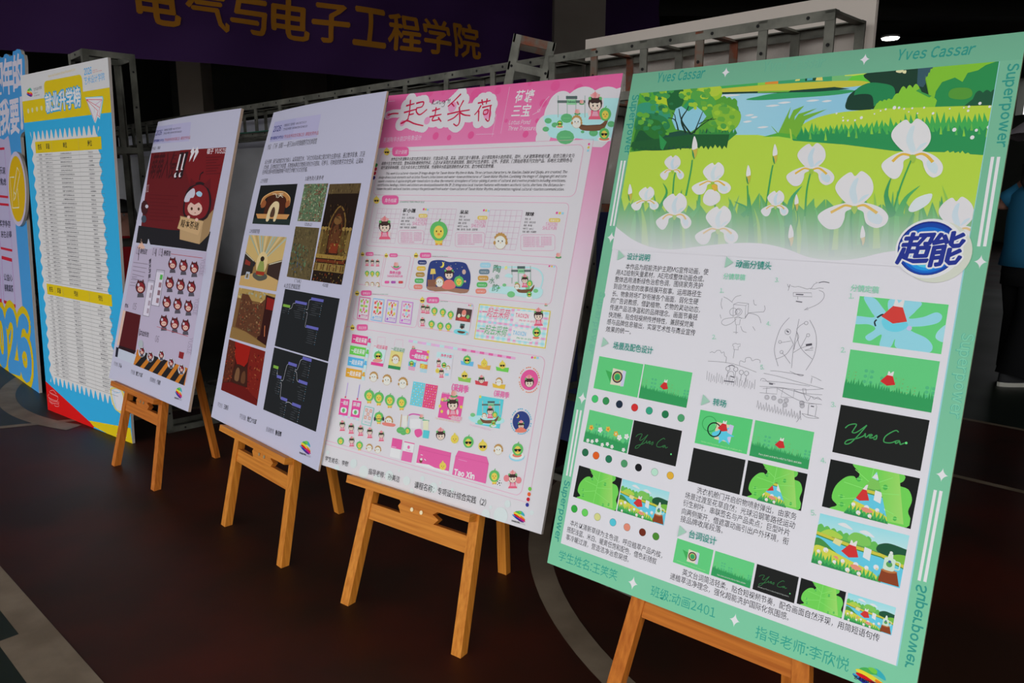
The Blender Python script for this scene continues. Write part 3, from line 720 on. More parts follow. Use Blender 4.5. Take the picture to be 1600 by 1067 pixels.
# meadow of the right bank
A.blob([(700, 400), (720, 372), (790, 335), (900, 312), (1100, 298), (1500, 286), (1560, 290), (1560, 420), (900, 440), (720, 420)], 'a3bc3d')
gr = spikes(700, 398, 1130, 365, 22, 40, .6, .3, 3)+spikes(1130, 362, 1500, 350, 18, 52, .55, .3, 4)
A.poly(gr+[(1520, 490), (700, 430)], '3f9a4c'); A.poly(spikes(700, 404, 1500, 385, 40, 26, .6, .3, 8)+[(1520, 495), (1100, 470), (800, 430), (690, 424)], '2c824c')
for i in range(24):
    r_ = random.Random(i); x = 760+i*30; y = 360-i*.6+r_.random()*30; h_ = 22+16*r_.random(); A.poly([(x, y+h_), (x+5, y), (x+11, y+h_)], ['62a544', '4aa04c', '7ab540'][i % 3])
for x, y, r in ((868, 318, 4), (894, 346, 4), (893, 334, 3), (912, 346, 4), (940, 345, 4), (965, 335, 6), (1016, 320, 3), (1040, 308, 3), (1094, 296, 7), (1112, 296, 5), (1060, 302, 4), (1132, 300, 4), (1164, 298, 4), (1150, 312, 3), (1184, 318, 3), (1210, 296, 4), (1245, 318, 5), (1385, 292, 5), (1365, 296, 3), (1428, 279, 6), (1382, 308, 5), (1328, 382, 8), (1414, 384, 6), (1398, 412, 8), (1310, 300, 3), (1462, 372, 7), (1466, 292, 5)): A.circ(x, y, r, 'cfcdc8', 10, .9)
# near meadow
A.poly([(0, 470), (60, 440), (480, 402), (560, 402), (700, 425), (900, 440), (1100, 466)]+spikes(1290, 470, 1390, 478, 5, 12, .5, .3, 5)+[(1560, 488), (1560, 960), (0, 960)], 'a1bd41')
A.poly([(600, 405), (680, 405), (700, 425), (620, 412)], '9abf45')
# reeds by the lake
for p in [[(668, 402), (640, 395), (612, 366), (616, 372), (640, 402)], [(690, 412), (640, 396), (690, 292), (680, 330), (700, 410)], [(690, 415), (660, 390), (700, 305), (742, 288), (705, 330), (698, 412)], [(695, 415), (680, 380), (720, 320), (792, 298), (740, 325), (705, 412)], [(700, 415), (690, 380), (730, 330), (830, 302), (745, 345), (712, 412)]]: A.poly(p, '6a9f35')
A.poly([(580, 410), (640, 394), (700, 400), (715, 420), (640, 408)], '4f9a3a')
A.poly([(684, 376), (690, 382), (696, 420), (688, 415)], '9db743')
# left bushes
A.poly([(60, 470)]+[(90, 230), (380, 200), (400, 230)]+scallop(400, 250, 480, 270, 4, 8)+scallop(480, 290, 495, 330, 2, 8)+[(470, 380), (440, 400), (300, 440), (60, 470)], '4f8f35')
A.blob([(96, 236), (150, 228), (200, 236), (190, 270), (150, 280), (100, 270)], '4f9a35'); A.blob([(160, 280), (180, 215), (260, 205), (300, 225), (250, 260), (210, 290)], '9fb72e'); A.blob([(205, 250), (225, 222), (262, 218), (276, 250), (255, 300), (215, 300)], '235b33')
A.blob([(270, 215), (330, 202), (385, 206), (420, 235), (410, 260), (370, 270), (330, 255), (290, 260)], '8aaf2f'); A.blob([(330, 215), (390, 206), (420, 220), (400, 250), (350, 245)], 'a0b53a')
A.blob([(90, 290), (130, 275), (190, 290), (220, 330), (180, 350), (90, 345)], '35886a'); A.blob([(90, 330), (140, 318), (200, 335), (210, 380), (90, 390)], '2c7447')
A.blob([(300, 240), (340, 232), (390, 260), (395, 300), (360, 330), (310, 300)], '4c9440'); A.blob([(380, 300), (420, 280), (470, 300), (495, 325), (480, 370), (440, 392), (400, 360)], '7aa835'); A.blob([(270, 290), (300, 262), (320, 280), (300, 310), (275, 315)], '2f8a55')
A.poly([(225, 345), (240, 300), (262, 290), (290, 310), (320, 290), (345, 310), (360, 330), (330, 370), (300, 390), (240, 380)], '80b4c4')
for pts, w0, w1 in [([(300, 400), (265, 350), (252, 300)], 7, 3), ([(280, 395), (262, 345), (284, 305), (290, 290)], 8, 3), ([(312, 395), (330, 350), (346, 310)], 6, 2), ([(300, 400), (340, 365), (385, 335)], 6, 2), ([(250, 385), (238, 345), (210, 335)], 6, 2), ([(240, 350), (236, 325), (226, 315)], 4, 2), ([(330, 360), (360, 345), (398, 340)], 4, 2)]: A.taper(pts, w0, w1, '20322b')
A.blob([(72, 440), (100, 350), (170, 345), (205, 390), (250, 420), (200, 450), (80, 465)], '2c6a2f'); A.blob([(84, 455), (90, 400), (110, 385), (160, 420), (300, 440), (200, 462)], '214f30')
A.poly([(180, 420), (210, 395), (260, 385), (320, 400), (330, 400)]+spikes(330, 395, 440, 402, 9, 22, .5, .3, 6)+[(420, 430), (300, 455), (190, 455)], '23493a')
A.poly(spikes(330, 398, 480, 396, 10, 26, .5, .4, 7)+[(440, 430), (340, 445)], '337c3c')
A.poly([(62, 450)]+[(x, y+(12 if i % 2 else -2)) for i, (x, y) in enumerate([(70+k*9, 452+ (3*math.sin(k))-k*.2) for k in range(42)])]+[(450, 400), (300, 400), (70, 430)], '24542f')
A.poly([(180, 455), (175, 400), (205, 430), (190, 462)], '2f8548')
rb = random.Random(77)
for i in range(90):                          # leaf clusters of the left trees
    x, y = rb.choice(((rb.uniform(110, 230), rb.uniform(228, 300)), (rb.uniform(260, 430), rb.uniform(206, 300)), (rb.uniform(380, 490), rb.uniform(285, 385)), (rb.uniform(90, 210), rb.uniform(300, 400)))); r0 = rb.uniform(7, 16)
    c = rb.choice(['8db336', '9fb838', '5d9a3a', '4a9040'] if x > 230 else ['3f8a45', '2f7a48', '5a9a38', '2a6a40', '77a636'])
    A.poly([(x+r0*(.8+.35*rb.random())*math.cos(t), y+.8*r0*(.7+.5*rb.random())*math.sin(t)) for t in [k*.785 for k in range(8)]], c)
for pts, w0, w1 in [([(300, 400), (265, 350), (252, 300)], 6, 2), ([(280, 395), (262, 345), (284, 305)], 7, 2), ([(312, 395), (330, 350), (346, 310)], 5, 2), ([(300, 400), (340, 365), (385, 335)], 5, 2)]: A.taper(pts, w0, w1, '20322b')
def iris(x, y, s, lean=0, tone=0, fallw=1.0):
    T = lambda a, b: (x+(a*(1.5 if b < -.25 else 1.22)+lean*b*-.3)*s, y+b*s)
    w1 = ['c4c2c2', 'c9c6c5', 'c6c4c4'][tone % 3]; sh = ['aebfc6', 'b7c4c8', 'b3c1c6'][tone % 3]; ye = 'c9a23f'
    A.blob([T(-.08, .0), T(-.35, -.22), T(-.46, -.62), T(-.36, -.95), T(-.10, -1.22), T(.02, -1.08), T(.18, -1.26), T(.40, -1.0), T(.46, -.62), T(.36, -.3), T(.12, 0)], w1)
    A.blob([T(-.04, -.1), T(-.12, -.5), T(-.02, -.9), T(.10, -1.0), T(.04, -.6), T(.10, -.15)], sh); A.blob([T(.1, -.12), T(.2, -.35), T(.36, -.42), T(.24, -.2)], sh, 4)
    A.blob([T(-.02, -.06), T(-.30, -.10), T(-.62*fallw, .08), T(-.86*fallw, .34), T(-.80*fallw, .62), T(-.60*fallw, .84), T(-.44, .78), T(-.30, .48), T(-.26, .22), T(-.08, .10)], w1)
    A.blob([T(.02, -.06), T(.30, -.12), T(.62*fallw, .06), T(.80*fallw, .36), T(.74*fallw, .66), T(.52*fallw, .80), T(.38, .66), T(.30, .44), T(.26, .22), T(.08, .10)], w1)
    A.blob([T(.38, .3), T(.5, .16), T(.66*fallw, .4), T(.60*fallw, .66), T(.46, .56)], sh)
    A.taper([T(-.06, .03), T(-.26, -.02), T(-.42, .06), T(-.56*fallw, .24)], .07*s, .10*s, ye, 4); A.taper([T(.06, .03), T(.26, -.03), T(.42, .05), T(.54*fallw, .26)], .07*s, .10*s, ye, 4)
    A.blob([T(-.10, .06), T(.0, .0), T(.10, .06), T(.0, .30)], '8fae45', 4)
def bud(x, y, s, tip='c8c6c4'):
    A.blob([(x, y-s), (x+.22*s, y-.4*s), (x+.2*s, y+.1*s), (x, y+.4*s), (x-.2*s, y+.05*s), (x-.16*s, y-.5*s)], tip, 4)
    A.blob([(x, y+.1*s), (x+.22*s, y+.05*s), (x+.14*s, y+.6*s), (x-.06*s, y+.8*s), (x-.2*s, y+.2*s)], 'b3a044', 4); A.blob([(x-.2*s, y+.1*s), (x-.06*s, y+.4*s), (x, y+.9*s), (x-.16*s, y+.6*s)], '2f8050', 4)
def stem(pts, w=7, c='3b8f50'): A.taper(pts, w, w*.7, c)
def leaf(pts, w, c): A.taper(pts, w, .5, c)
r_ = random.Random(5)
A.poly([(0, 960), (0, 720)]+spikes(0, 700, 480, 712, 12, 60, .6, .5, 21)+spikes(480, 700, 1000, 690, 12, 70, .6, .5, 22)+spikes(1000, 700, 1400, 740, 9, 70, .6, .5, 23)+[(1400, 960)], '559a55')
for i in range(46):                          # blades rising out of the lower edge
    x = 20+i*30+r_.random()*18; y = 800-(0 if i < 30 else 20)+r_.random()*40; h_ = 90+110*r_.random(); l = r_.uniform(-40, 50)
    leaf([(x, y+40), (x+l*.3, y-h_*.5), (x+l, y-h_)], 18+16*r_.random(), ['4f9a58', '5aa55f', '3f8f55', '7fae4c', '63a06a'][i % 5])
for pts in ([(225, 700), (232, 590), (238, 550)], [(280, 640), (300, 540), (305, 500)], [(590, 700), (612, 560), (620, 520)], [(522, 720), (522, 640), (520, 600)], [(745, 720), (752, 620), (768, 545)], [(1090, 700), (1120, 600), (1160, 500)], [(930, 850), (925, 740), (932, 690)], [(355, 800), (390, 700), (394, 670)], [(228, 820), (232, 770), (235, 730)], [(700, 800), (716, 740), (714, 700)]): stem(pts)
leaf([(1090, 720), (1062, 640), (1085, 560)], 30, '3c8a55'); leaf([(1110, 720), (1140, 650), (1195, 600)], 30, '4a9a58'); leaf([(680, 760), (690, 660), (735, 600)], 34, '449560'); leaf([(500, 720), (520, 690), (468, 662)], 22, '3f9258'); leaf([(170, 700), (205, 630), (190, 590)], 18, '3d8f50'); leaf([(300, 720), (330, 680), (335, 600)], 22, '57a062')
iris(228, 540, 46, 0, 0); iris(124, 660, 44, .3, 1, 1.2); iris(236, 715, 68, .1, 2); iris(405, 770, 72, .2, 1, 1.15); iris(630, 680, 48, .15, 0, 1.1); iris(770, 535, 80, .05, 0, 1.15); iris(938, 680, 108, 0, 2, 1.25); iris(1165, 480, 112, -.25, 1, 1.05); iris(385, 585, 60, .3, 1, 1.25); iris(1340, 770, 100, -.2, 0, 1.1)
A.blob([(350, 640), (372, 615), (410, 630), (412, 660), (380, 680), (350, 668)], 'c6c4c4'); A.blob([(380, 600), (398, 596), (404, 612), (392, 622)], 'cfa03c', 4)
for x, y, s in ((62, 630, 36), (314, 455, 48), (628, 480, 42), (524, 560, 40), (712, 670, 36), (690, 800, 48), (970, 800, 44)): bud(x, y, s)
A.blob([(1150, 690), (1180, 650), (1240, 632), (1230, 668), (1190, 696), (1160, 704)], 'bfc9cc', 4)
A.clip = None; A.fade = None
A.part('white_wave', .0016)
A.Z(960, 50, 1600, 420, 1600)
top_ = [(0, 755), (30, 780), (80, 815), (150, 842), (230, 850), (330, 838), (430, 828), (520, 824), (600, 830), (680, 850), (760, 880), (850, 892), (950, 885), (1050, 862), (1150, 850), (1250, 845), (1390, 845)]
P = [A.M(*p) for p in smooth(top_, 4, False)]; P = [Vector((min(max(p.x, u0), u1), p.y)) for p in P]
P = [Vector((ul-.0, P[0].y))]+P+[Vector((ur-.0015, P[-1].y)), Vector((ur-.0015, vlow-.001)), Vector((ul, vlow-.001))]
A.polyuv(P, 'c3c1c5')
# ---------------------------------------------------------------- round blue brand emblem
A.part('brand_emblem', .0019, label='round blue emblem with two dark blue characters')
A.Z(1260, 320, 1600, 660, 1067)
A.circ(638, 232, 150, 'b9bcae', 40); A.circ(600, 215, 146, 'c9c8cf', 40)
for rr_, cc in ((132, '1d2b78'), (126, '1b3f92'), (112, '1a62b4'), (92, '2388cc'), (66, '4bb0dc')): A.circ(596-(132-rr_)*.1, 214+(132-rr_)*.42, rr_, cc, 44)
A.circ(600, 170, 96, '1d3c90', 36, 1.0) if 0 else None
for ch, x0, y0, x1, y1, h in (('超', 440, 290, 625, 284, 146), ('能', 600, 304, 782, 286, 156)): A.fat(ch, x0, y0, x1, y1, h, 'cbc9d2', 13, 12, shear=.28)
for ch, x0, y0, x1, y1, h in (('超', 440, 290, 625, 284, 146), ('能', 600, 304, 782, 286, 156)): A.fat(ch, x0, y0, x1, y1, h, '25317e', 5, 10, shear=.28)
# ---------------------------------------------------------------- headings and text
A.part('headings', .0028)
A.Z(900, 370, 1300, 640, 1581)
TRI = '8fb3a0'
def head(t, tri, x0, y0, x1, y1, h): A.poly(tri, TRI); A.t(t, x0, y0, x1, y1, h, '2f8577', bold=.012)
head('设计说明', [(266, 82), (303, 122), (258, 146)], 315, 142, 455, 152, 42)
head('动画分镜头', [(932, 122), (975, 160), (920, 193)], 986, 192, 1206, 206, 50)
head('场景及配色设计', [(172, 620), (203, 658), (158, 682)], 230, 692, 474, 726, 46)
head('转场', [(788, 972), (830, 1018), (774, 1042)], 845, 1040, 928, 1056, 46)
A.t('分镜草稿', 910, 262, 1044, 272, 38, '78b89a', bold=.01)
for n_, x, y in (('1.', 890, 346), ('2.', 843, 632), ('3.', 1230, 280), ('4.', 1178, 550), ('5.', 1140, 818)): A.t(n_, x, y, x+24, y+1, 26, '78b89a', bold=.01)
A.Z(850, 600, 1260, 900, 1458)
head('台词设计', [(757, 784), (794, 822), (744, 848)], 806, 852, 957, 896, 46)
A.Z(1260, 320, 1600, 660, 1067)
A.t('分镜定稿', 217, 424, 354, 436, 34, '7db89c', bold=.01)
for n_, x, y in (('1.', 210, 460), ('2.', 170, 724), ('3.', 122, 991)): A.t(n_, x, y, x+24, y+1, 24, '7db89c', bold=.01)
A.Z(1030, 640, 1500, 1067, 1174)
for n_, x, y in (('4.', 632, 208), ('5.', 594, 412)): A.t(n_, x, y, x+20, y+1, 20, '7db89c', bold=.01)
A.part('text_block', .0001)
A.Z(900, 370, 1300, 640, 1581)
K = '232126'
rows = [('本作品为超能洗护主题MG宣传动画，使', 305, 200, 815, 236), ('用AI绘制矢量素材，AE完成整体动画合成。', 246, 236, 790, 280), ('整体选用清新绿色治愈色调，围绕家务洗护', 238, 279, 780, 322), ('到自然治愈的故事线展开叙事。运用路径生', 230, 322, 772, 373), ('长、物象转场巧妙衔接各个画面，弱化生硬', 222, 366, 752, 420), ('的广告说教感，借助植物、衣物的灵动动态，', 214, 408, 764, 470), ('传递产品洁净温和的品牌理念。画面节奏轻', 207, 452, 748, 516), ('快流畅，贴合短视频传播特性，兼顾视觉美', 199, 497, 724, 562), ('感与品牌信息输出，实现艺术性与商业宣传', 190, 540, 734, 612), ('效果的统一。', 183, 586, 338, 604)]
for t_, x0, y0, x1, y1 in rows: A.t(t_, x0, y0, x1, y1, 36, K, bold=.004)
A.part('text_block', .0001)
A.Z(850, 600, 1260, 900, 1458)
for t_, x0, y0, x1, y1 in [('本片以清新草绿为主色调，呼应植萃产品内核，', 144, 784, 655, 970), ('搭配浅蓝、米白、暖黄低饱和配色，借色彩随叙', 126, 821, 622, 1004), ('事冷暖过渡，营造洁净治愈观感。', 120, 863, 470, 992)]: A.t(t_, x0, y0, x1, y1, 34, '2c2a30')
A.part('text_block', .0001)
for t_, x0, y0, x1, y1 in [('洗衣机舱门开启织物喷射弹出，由家务', 848, 606, 1400, 758), ('场景过渡至花草自然；光球沿钢笔路径运动', 782, 634, 1392, 806), ('衍生树叶，串联签名与产品卖点；巨型叶片', 772, 676, 1362, 846), ('向两侧撕开，借遮罩动画引出户外环境，衔', 764, 722, 1356, 896), ('接品牌收尾段落。', 757, 764, 992, 832)]: A.t(t_, x0, y0, x1, y1, 38, '2c2a30')
A.part('text_block', .0001)
A.Z(1040, 830, 1420, 1010, 1600)
A.t('英文台词简洁轻柔，贴合短视频节奏，配合画面自然浮现，用简短语句传', 108, 288, 1404, 730, 46, '2c2a30'); A.t('递植萃洁净理念，强化超能洗护国际化氛围感。', 28, 314, 808, 590, 46, '2c2a30')
# ---------------------------------------------------------------- pictures of the storyboard
def washing(cap=False, splash=False):
    A.rect(0, 0, 1, 1, '56b46e'); A.poly([(.20, .38), (.36, .42), (.36, .74)], '3a9a4e'); 
    A.poly([(.36, .28), (.62, .30), (.62, .76), (.36, .78)], 'c3bda8'); A.poly([(.59, .28), (.66, .31), (.66, .76), (.59, .78)], 'b3b2ca'); A.circ(.49, .52, .18, '2a2b33', 18); A.circ(.49, .52, .14, 'b08a5c', 18); A.circ(.49, .52, .11, '4fae5c', 18); A.circ(.49, .53, .085, '2f8a55', 16)
    if cap: A.t('Gentle swirling power removes all stubborn dirt', .1, .9, .9, .92, .035, '9fcf8f')
def grass_bed(seed, h=.30, c='2f8a50'): A.poly(spikes(0, 1-h, 1, 1-h*.78, 34, .15, .7, .5, seed)+[(1, 1), (0, 1)], c)
def sprigs():
    for x, y0, y1, big in ((.06, .42, .75, 0), (.24, .35, .9, 1), (.43, .45, .95, 1), (.6, .42, .85, 0), (.74, .55, .85, 0), (.93, .5, .92, 1)):
        c = '4aa572' if big else '63ae63'
        A.line([(x, y1), (x+.03, y0)], .008, c)
        for k in range(5):
            y = y0+(y1-y0)*k/5
            for sx in (-1, 1):
                if big: A.circ(x+.02+sx*.035, y+.04, .035, c, 8, 1.0)
                else: A.circ(x+.01+sx*.04, y+.03, .014, '6f9f5c', 6)
def dress(x, y, s, c='b52a2c', top='c9c3c0'):
    A.poly([(x-.08*s, y), (x+.08*s, y+.02*s), (x+.2*s, y+.5*s), (x-.05*s, y+.62*s), (x-.28*s, y+.42*s)], c); A.poly([(x-.07*s, y-.2*s), (x-.03*s, y-.18*s), (x, y-.08*s), (x+.06*s, y-.2*s), (x+.1*s, y-.22*s), (x+.09*s, y+.05*s), (x-.09*s, y+.03*s)], top)
def meadow(flowers=False, cap=False, dr=True, seed=3):
    A.rect(0, 0, 1, 1, '58b470'); sprigs(); 
    if dr: dress(.5, .40, .36)
    grass_bed(seed)
    if flowers:
        for x, y, c in ((.12, .52, 'd0a23c'), (.50, .44, 'd0a23c'), (.69, .52, 'cf9a3c'), (.33, .52, 'cfd4cc'), (.78, .6, 'cfd4cc'), (.93, .52, 'cfd4cc'), (.1, .93, 'cfd4cc'), (.2, .92, 'cfd4cc'), (.3, .86, 'cfd4cc'), (.44, .94, 'c4cfc4'), (.55, .88, 'cfd4cc'), (.66, .92, 'c4cfc4'), (.92, .92, 'cfd4cc')):
            r = .055 if y < .8 else .04
            for k in range(5): A.circ(x+r*.62*math.cos(k*1.257), y+r*math.sin(k*1.257), r*.62, c, 7)
            A.circ(x, y, r*.5, 'c05a2c' if c[0] == 'd' else 'd9d2b0', 7)
    if cap: A.t('Pure plant extracts, mild to fabric and skin', .16, .92, .88, .9, .05, 'c9d6c4')
def black(sig=0, cap=False):
    A.rect(0, 0, 1, 1, '1c1d1c')
    if sig:
        c = '2f6a3c' if sig == 1 else '3a8a4c'; w = .018 if sig == 1 else .022
        for p in ([(.10, .46), (.14, .38), (.22, .34), (.20, .46), (.19, .52), (.24, .50), (.34, .32)], [(.34, .32), (.27, .54), (.19, .74), (.13, .78), (.15, .70), (.26, .62), (.33, .54)], [(.33, .54), (.34, .49), (.35, .57), (.39, .49)], [(.39, .55), (.42, .50), (.40, .49), (.395, .56), (.44, .54)], [(.44, .54), (.47, .48), (.47, .56), (.44, .57)], [(.70, .34), (.66, .32), (.57, .46), (.56, .58), (.63, .58), (.69, .52)], [(.73, .50), (.69, .52), (.69, .57), (.73, .52), (.74, .57), (.78, .53)]): A.line(p, w, c, 4)
        A.circ(.80 if sig == 2 else .87, .52 if sig == 2 else .70, .025, '5ad070', 10)
    if cap: A.t('Botanic perfume creates long lasting natural', .12, .86, .86, .84, .045, '9fa59f')
def bigleaf(split=0):
    A.rect(0, 0, 1, 1, '191b1a')
    L_ = [(.28, -.02), (.80, -.02), (.86, .10), (.80, .22), (.92, .26), (.98, .45), (.96, .68), (1.0, .84), (.9, 1.02), (.12, 1.02), (.16, .90), (.08, .78), (.10, .52), (.2, .3), (.30, .24), (.34, .30), (.36, .16)]
    if split: L_ = [(x*.93+.02 if x < .5 else x*.97+.01, y) for x, y in L_]
    A.poly(smooth(L_, 4), '63b94c')
    A.grad([(.55, 0), (.78, 0), (.92, .95), (.6, .98)], ['66ba4c', '86bf58', '8cc060', '66ba4c'], 3)
    for p in ([(.5, 0), (.48, 1)], [(.49, .3), (.3, .1)], [(.49, .45), (.2, .4)], [(.49, .6), (.2, .75)], [(.49, .35), (.72, .1)], [(.49, .5), (.82, .4)], [(.49, .65), (.8, .8)]): A.line(p, .012, '7fcb68')
    for x, y, r in ((.36, .28, .05), (.66, .32, .055), (.2, .7, .04), (.22, .86, .05), (.82, .88, .045), (.70, .95, .05)): A.circ(x, y, r, '46a548', 12, .8); A.line([(x-.04, y), (x+.04, y-.01)], .012, '7fcb68')
    if split:
        a0 = .38 if split == 1 else .05
        T = [(.54, a0), (.76, 1.02), (.26, 1.02)]; old = A.clip; m0 = A.M
        cl = [A.M(*p) for p in T]; ar = (cl[1]-cl[0]).x*(cl[2]-cl[0]).y-(cl[1]-cl[0]).y*(cl[2]-cl[0]).x
        A.clip = [(p.x, p.y) for p in (cl if ar > 0 else cl[::-1])]; river(small=True); A.clip = old
def river(small=False):
    A.grad([(0, 0), (1, 0), (1, .35), (0, .35)], ['7fc0cf', '8cc3cf', 'a9cdd2', '9fcbd4'], 2)
    for x, y in ((.3, .12), (.55, .16)): A.blob([(x-.08, y), (x, y-.05), (x+.1, y+.04), (x, y+.03)], 'c3d2d6', 4)
    A.poly([(0, .25)]+scallop(0, .24, .38, .30, 5, .05)+scallop(.38, .28, .62, .26, 3, .06)+scallop(.62, .3, 1, .38, 5, .04)+[(1, .55), (0, .55)], '5aa54c'); A.blob([(.36, .36), (.42, .2), (.56, .22), (.62, .36), (.5, .42)], '6fae50'); A.blob([(.05, .36), (.15, .26), (.3, .34), (.25, .42), (.08, .40)], '98b845')
    A.poly([(0, .36), (.4, .44), (.75, .46), (1, .56), (1, .62), (.7, .54), (.3, .50), (0, .44)], 'b3ae3d'); A.poly([(0, .42), (.4, .5), (.75, .52), (1, .62), (1, 1), (0, 1)], '58b0c4'); A.line([(0, .43), (.4, .51), (.75, .53), (1, .63)], .02, '3f7a3c')
    A.blob([(.70, .44), (.70, .32), (.80, .24), (.96, .26), (1.02, .3), (1.02, .48), (.85, .48)], '1f4a33'); A.blob([(.84, .48), (.92, .40), (1.02, .40), (1.02, .55), (.9, .53)], '6aa53a')
    A.blob([(0, .50), (.08, .50), (.2, .62), (.26, .70), (0, .68)], '3f7f3f'); A.blob([(0, .66), (.15, .64), (.4, .74), (.7, .86), (.72, 1.02), (0, 1.02)], 'b6ba44')
    A.poly(spikes(0, .86, .78, .98, 20, .16, .5, .4, 9)+[(.78, 1), (0, 1)], '3f9a4c'); A.poly(spikes(0, .95, .8, 1.02, 20, .08, .5, .4, 10)+[(.78, 1.02), (0, 1.02)], '2b7f47')
    A.line([(.18, .40), (.45, .42), (.72, .46)], .008, '5a5340'); dress(.43, .44, .42, 'b8302e'); A.poly([(.56, .42), (.64, .44), (.64, .66), (.56, .62)], 'c4ccd4'); A.poly([(.22, .40), (.31, .42), (.29, .54), (.2, .50)], 'c9bf86')
    for x, y, r in ((.14, .68, .05), (.06, .74, .035), (.26, .86, .035), (.5, .80, .05), (.62, .80, .04), (.72, .74, .05), (.35, .80, .04), (.1, .95, .04), (.42, .94, .045), (.55, .95, .04)): A.circ(x, y, r, 'd0d2cc', 9); A.circ(x+.01, y+.03, r*.5, 'cdb98a', 7)
    A.blob([(.44, .84), (.5, .80), (.58, .86), (.5, .9)], 'd0806a', 4); A.blob([(.24, .76), (.28, .74), (.3, .8)], 'd0806a', 4)
    if not small:
        A.poly([(.76, .98), (.78, .74), (.94, .72), (.99, .98)], '7a3a20'); A.blob([(.77, .75), (.86, .71), (.95, .73), (.86, .78)], 'a5683a', 4)
        A.rrect(.79, .50, .91, .74, .03, 'b5cdb4'); A.poly([(.82, .51), (.88, .51), (.875, .42), (.83, .42)], 'bccfba'); A.circ(.85, .40, .03, 'c3d2c2', 8); A.rrect(.90, .54, .96, .68, .02, 'b5cdb4', .022); A.circ(.85, .62, .055, '4f8f4c', 10); A.circ(.85, .57, .028, '34508c', 8)
def splash():
    A.rect(0, 0, 1, 1, '5ab86e')
    A.blob([(.05, .02), (.18, .02), (.30, .22), (.36, .30), (.36, .0), (.70, 0), (.66, .20), (.60, .36), (.75, .30), (.88, .18), (.95, .24), (.92, .38), (.78, .48), (.62, .54), (.66, .62), (.82, .72), (.90, .88), (.84, 1.02), (.52, 1.0), (.48, .82), (.44, 1.0), (.32, 1.0), (.32, .76), (.20, .92), (.14, .84), (.24, .66), (.16, .58), (-.02, .60), (-.02, .44), (.2, .42), (.16, .3)], '82bcd2', 6)
    A.blob([(.3, .45), (.42, .3), (.55, .4), (.6, .52), (.5, .66), (.36, .64)], '62b8d2'); A.blob([(.93, .55), (1.02, .40), (1.02, .74), (.92, .70)], '8fbfcf')
    A.line([(.24, .42), (.30, .34), (.36, .40)], .035, '1f2a2a', 4); A.line([(.24, .60), (.22, .52), (.24, .46)], .03, '1f2a2a', 4); dress(.46, .12, .62, 'bb3a34')
    A.circ(.62, .56, .05, 'b0a8c8', 10)
def washsplash():
    A.rect(0, 0, 1, 1, '4fb46a'); A.poly([(.34, .26), (.60, .28), (.62, .78), (.36, .76)], 'c0b99a'); A.poly([(.60, .26), (.68, .28), (.66, .78), (.58, .78)], 'b0aed0'); A.line([(.22, .36)], .02, '2f8f48', circle=.22)
    A.blob([(.30, .60), (.42, .48), (.40, .36), (.5, .42), (.6, .36), (.58, .5), (.72, .58), (.60, .64), (.66, .84), (.54, .74), (.46, .86), (.44, .68), (.34, .70)], '52b4d4', 5); A.line([(.33, .5)], .035, '16201c', circle=.20); dress(.5, .26, .40, 'b52a2c'); A.t('Gentle swirling power removes all stubborn dirt', .12, .93, .9, .96, .04, '93cf86')
def pic(z, tl, tr, bl, fn, *a_, **k_):
    A.part('picture', .0001); A.Z(*z); A.frame(tl, tr, bl); A.setclip([(0, 0), (1, 0), (1, 1), (0, 1)]); fn(*a_, **k_); A.clip = None
z4 = (880, 540, 1090, 830, 773)
pic(z4, (208, 60), (462, 107), (174, 244), washing); pic(z4, (468, 106), (744, 155), (434, 300), meadow, False, False, True, 3)
pic(z4, (152, 368), (403, 428), (116, 552), meadow, True, False, False, 5); pic(z4, (408, 428), (684, 490), (372, 624), black, 1)
pic(z4, (92, 688), (339, 764), (57, 868), bigleaf); pic(z4, (342, 766), (612, 842), (310, 950), river)
z3 = (1070, 640, 1290, 800, 1467)
pic(z3, (164, 0), (710, 103), (102, 346), washsplash); pic(z3, (735, 108), (1350, 234), (672, 478), meadow, False, True, True, 7); pic(z3, (92, 396), (634, 524), (30, 742), black, 0); pic(z3, (660, 526), (1280, 670), (594, 893), bigleaf, 1)
z5 = (1040, 830, 1420, 1010, 1600)
pic(z5, (78, 45), (316, 124), (48, 202), washing, True); pic(z5, (328, 128), (586, 210), (298, 288), meadow, False, True, False, 9); pic(z5, (602, 214), (877, 302), (571, 380), black, 1, True); pic(z5, (892, 306), (1188, 400), (862, 474), bigleaf); pic(z5, (1202, 404), (1516, 502), (1172, 580), river)
z6 = (1290, 440, 1490, 740, 711)
pic(z6, (190, 80), (684, 128), (150, 337), splash); pic(z6, (138, 376), (635, 443), (93, 642), meadow, False, False, True, 11); pic(z6, (85, 683), (578, 770), (37, 946), black, 2)
z7 = (1270, 700, 1460, 930, 881)
pic(z7, (130, 80), (777, 220), (66, 422), bigleaf, 2); pic(z7, (54, 472), (700, 634), (-12, 828), river)
# colour swatches
def swatches(z, row):
    for x, y, c in row:
        A.part('swatch', .0001); A.Z(*z); A.circ(x, y, 22.5, '2a3a30', 22); A.circ(x, y, 21.3, c, 22)
swatches(z4, [(183, 306, '3fae60'), (246, 318, '2f8048'), (323, 337, '1f2a3a'), (411, 356, 'bb2c2c'), (495, 374, '2f9070'), (587, 395, '226b42'), (678, 416, '468f60')])
swatches(z4, [(127, 614, '246040'), (189, 632, 'c9541f'), (262, 652, '22684a'), (351, 678, '45875a'), (433, 701, '17171a'), (526, 727, 'a3c9b2'), (616, 747, 'd09a32')])
swatches(z4, [(64, 938, '2f9438'), (125, 960, '5cb850'), (197, 985, 'bdbd7a'), (286, 1016, '4aaebb'), (367, 1044, 'cc7c66'), (456, 1073, '63281a'), (533, 1097, '447a2c')])
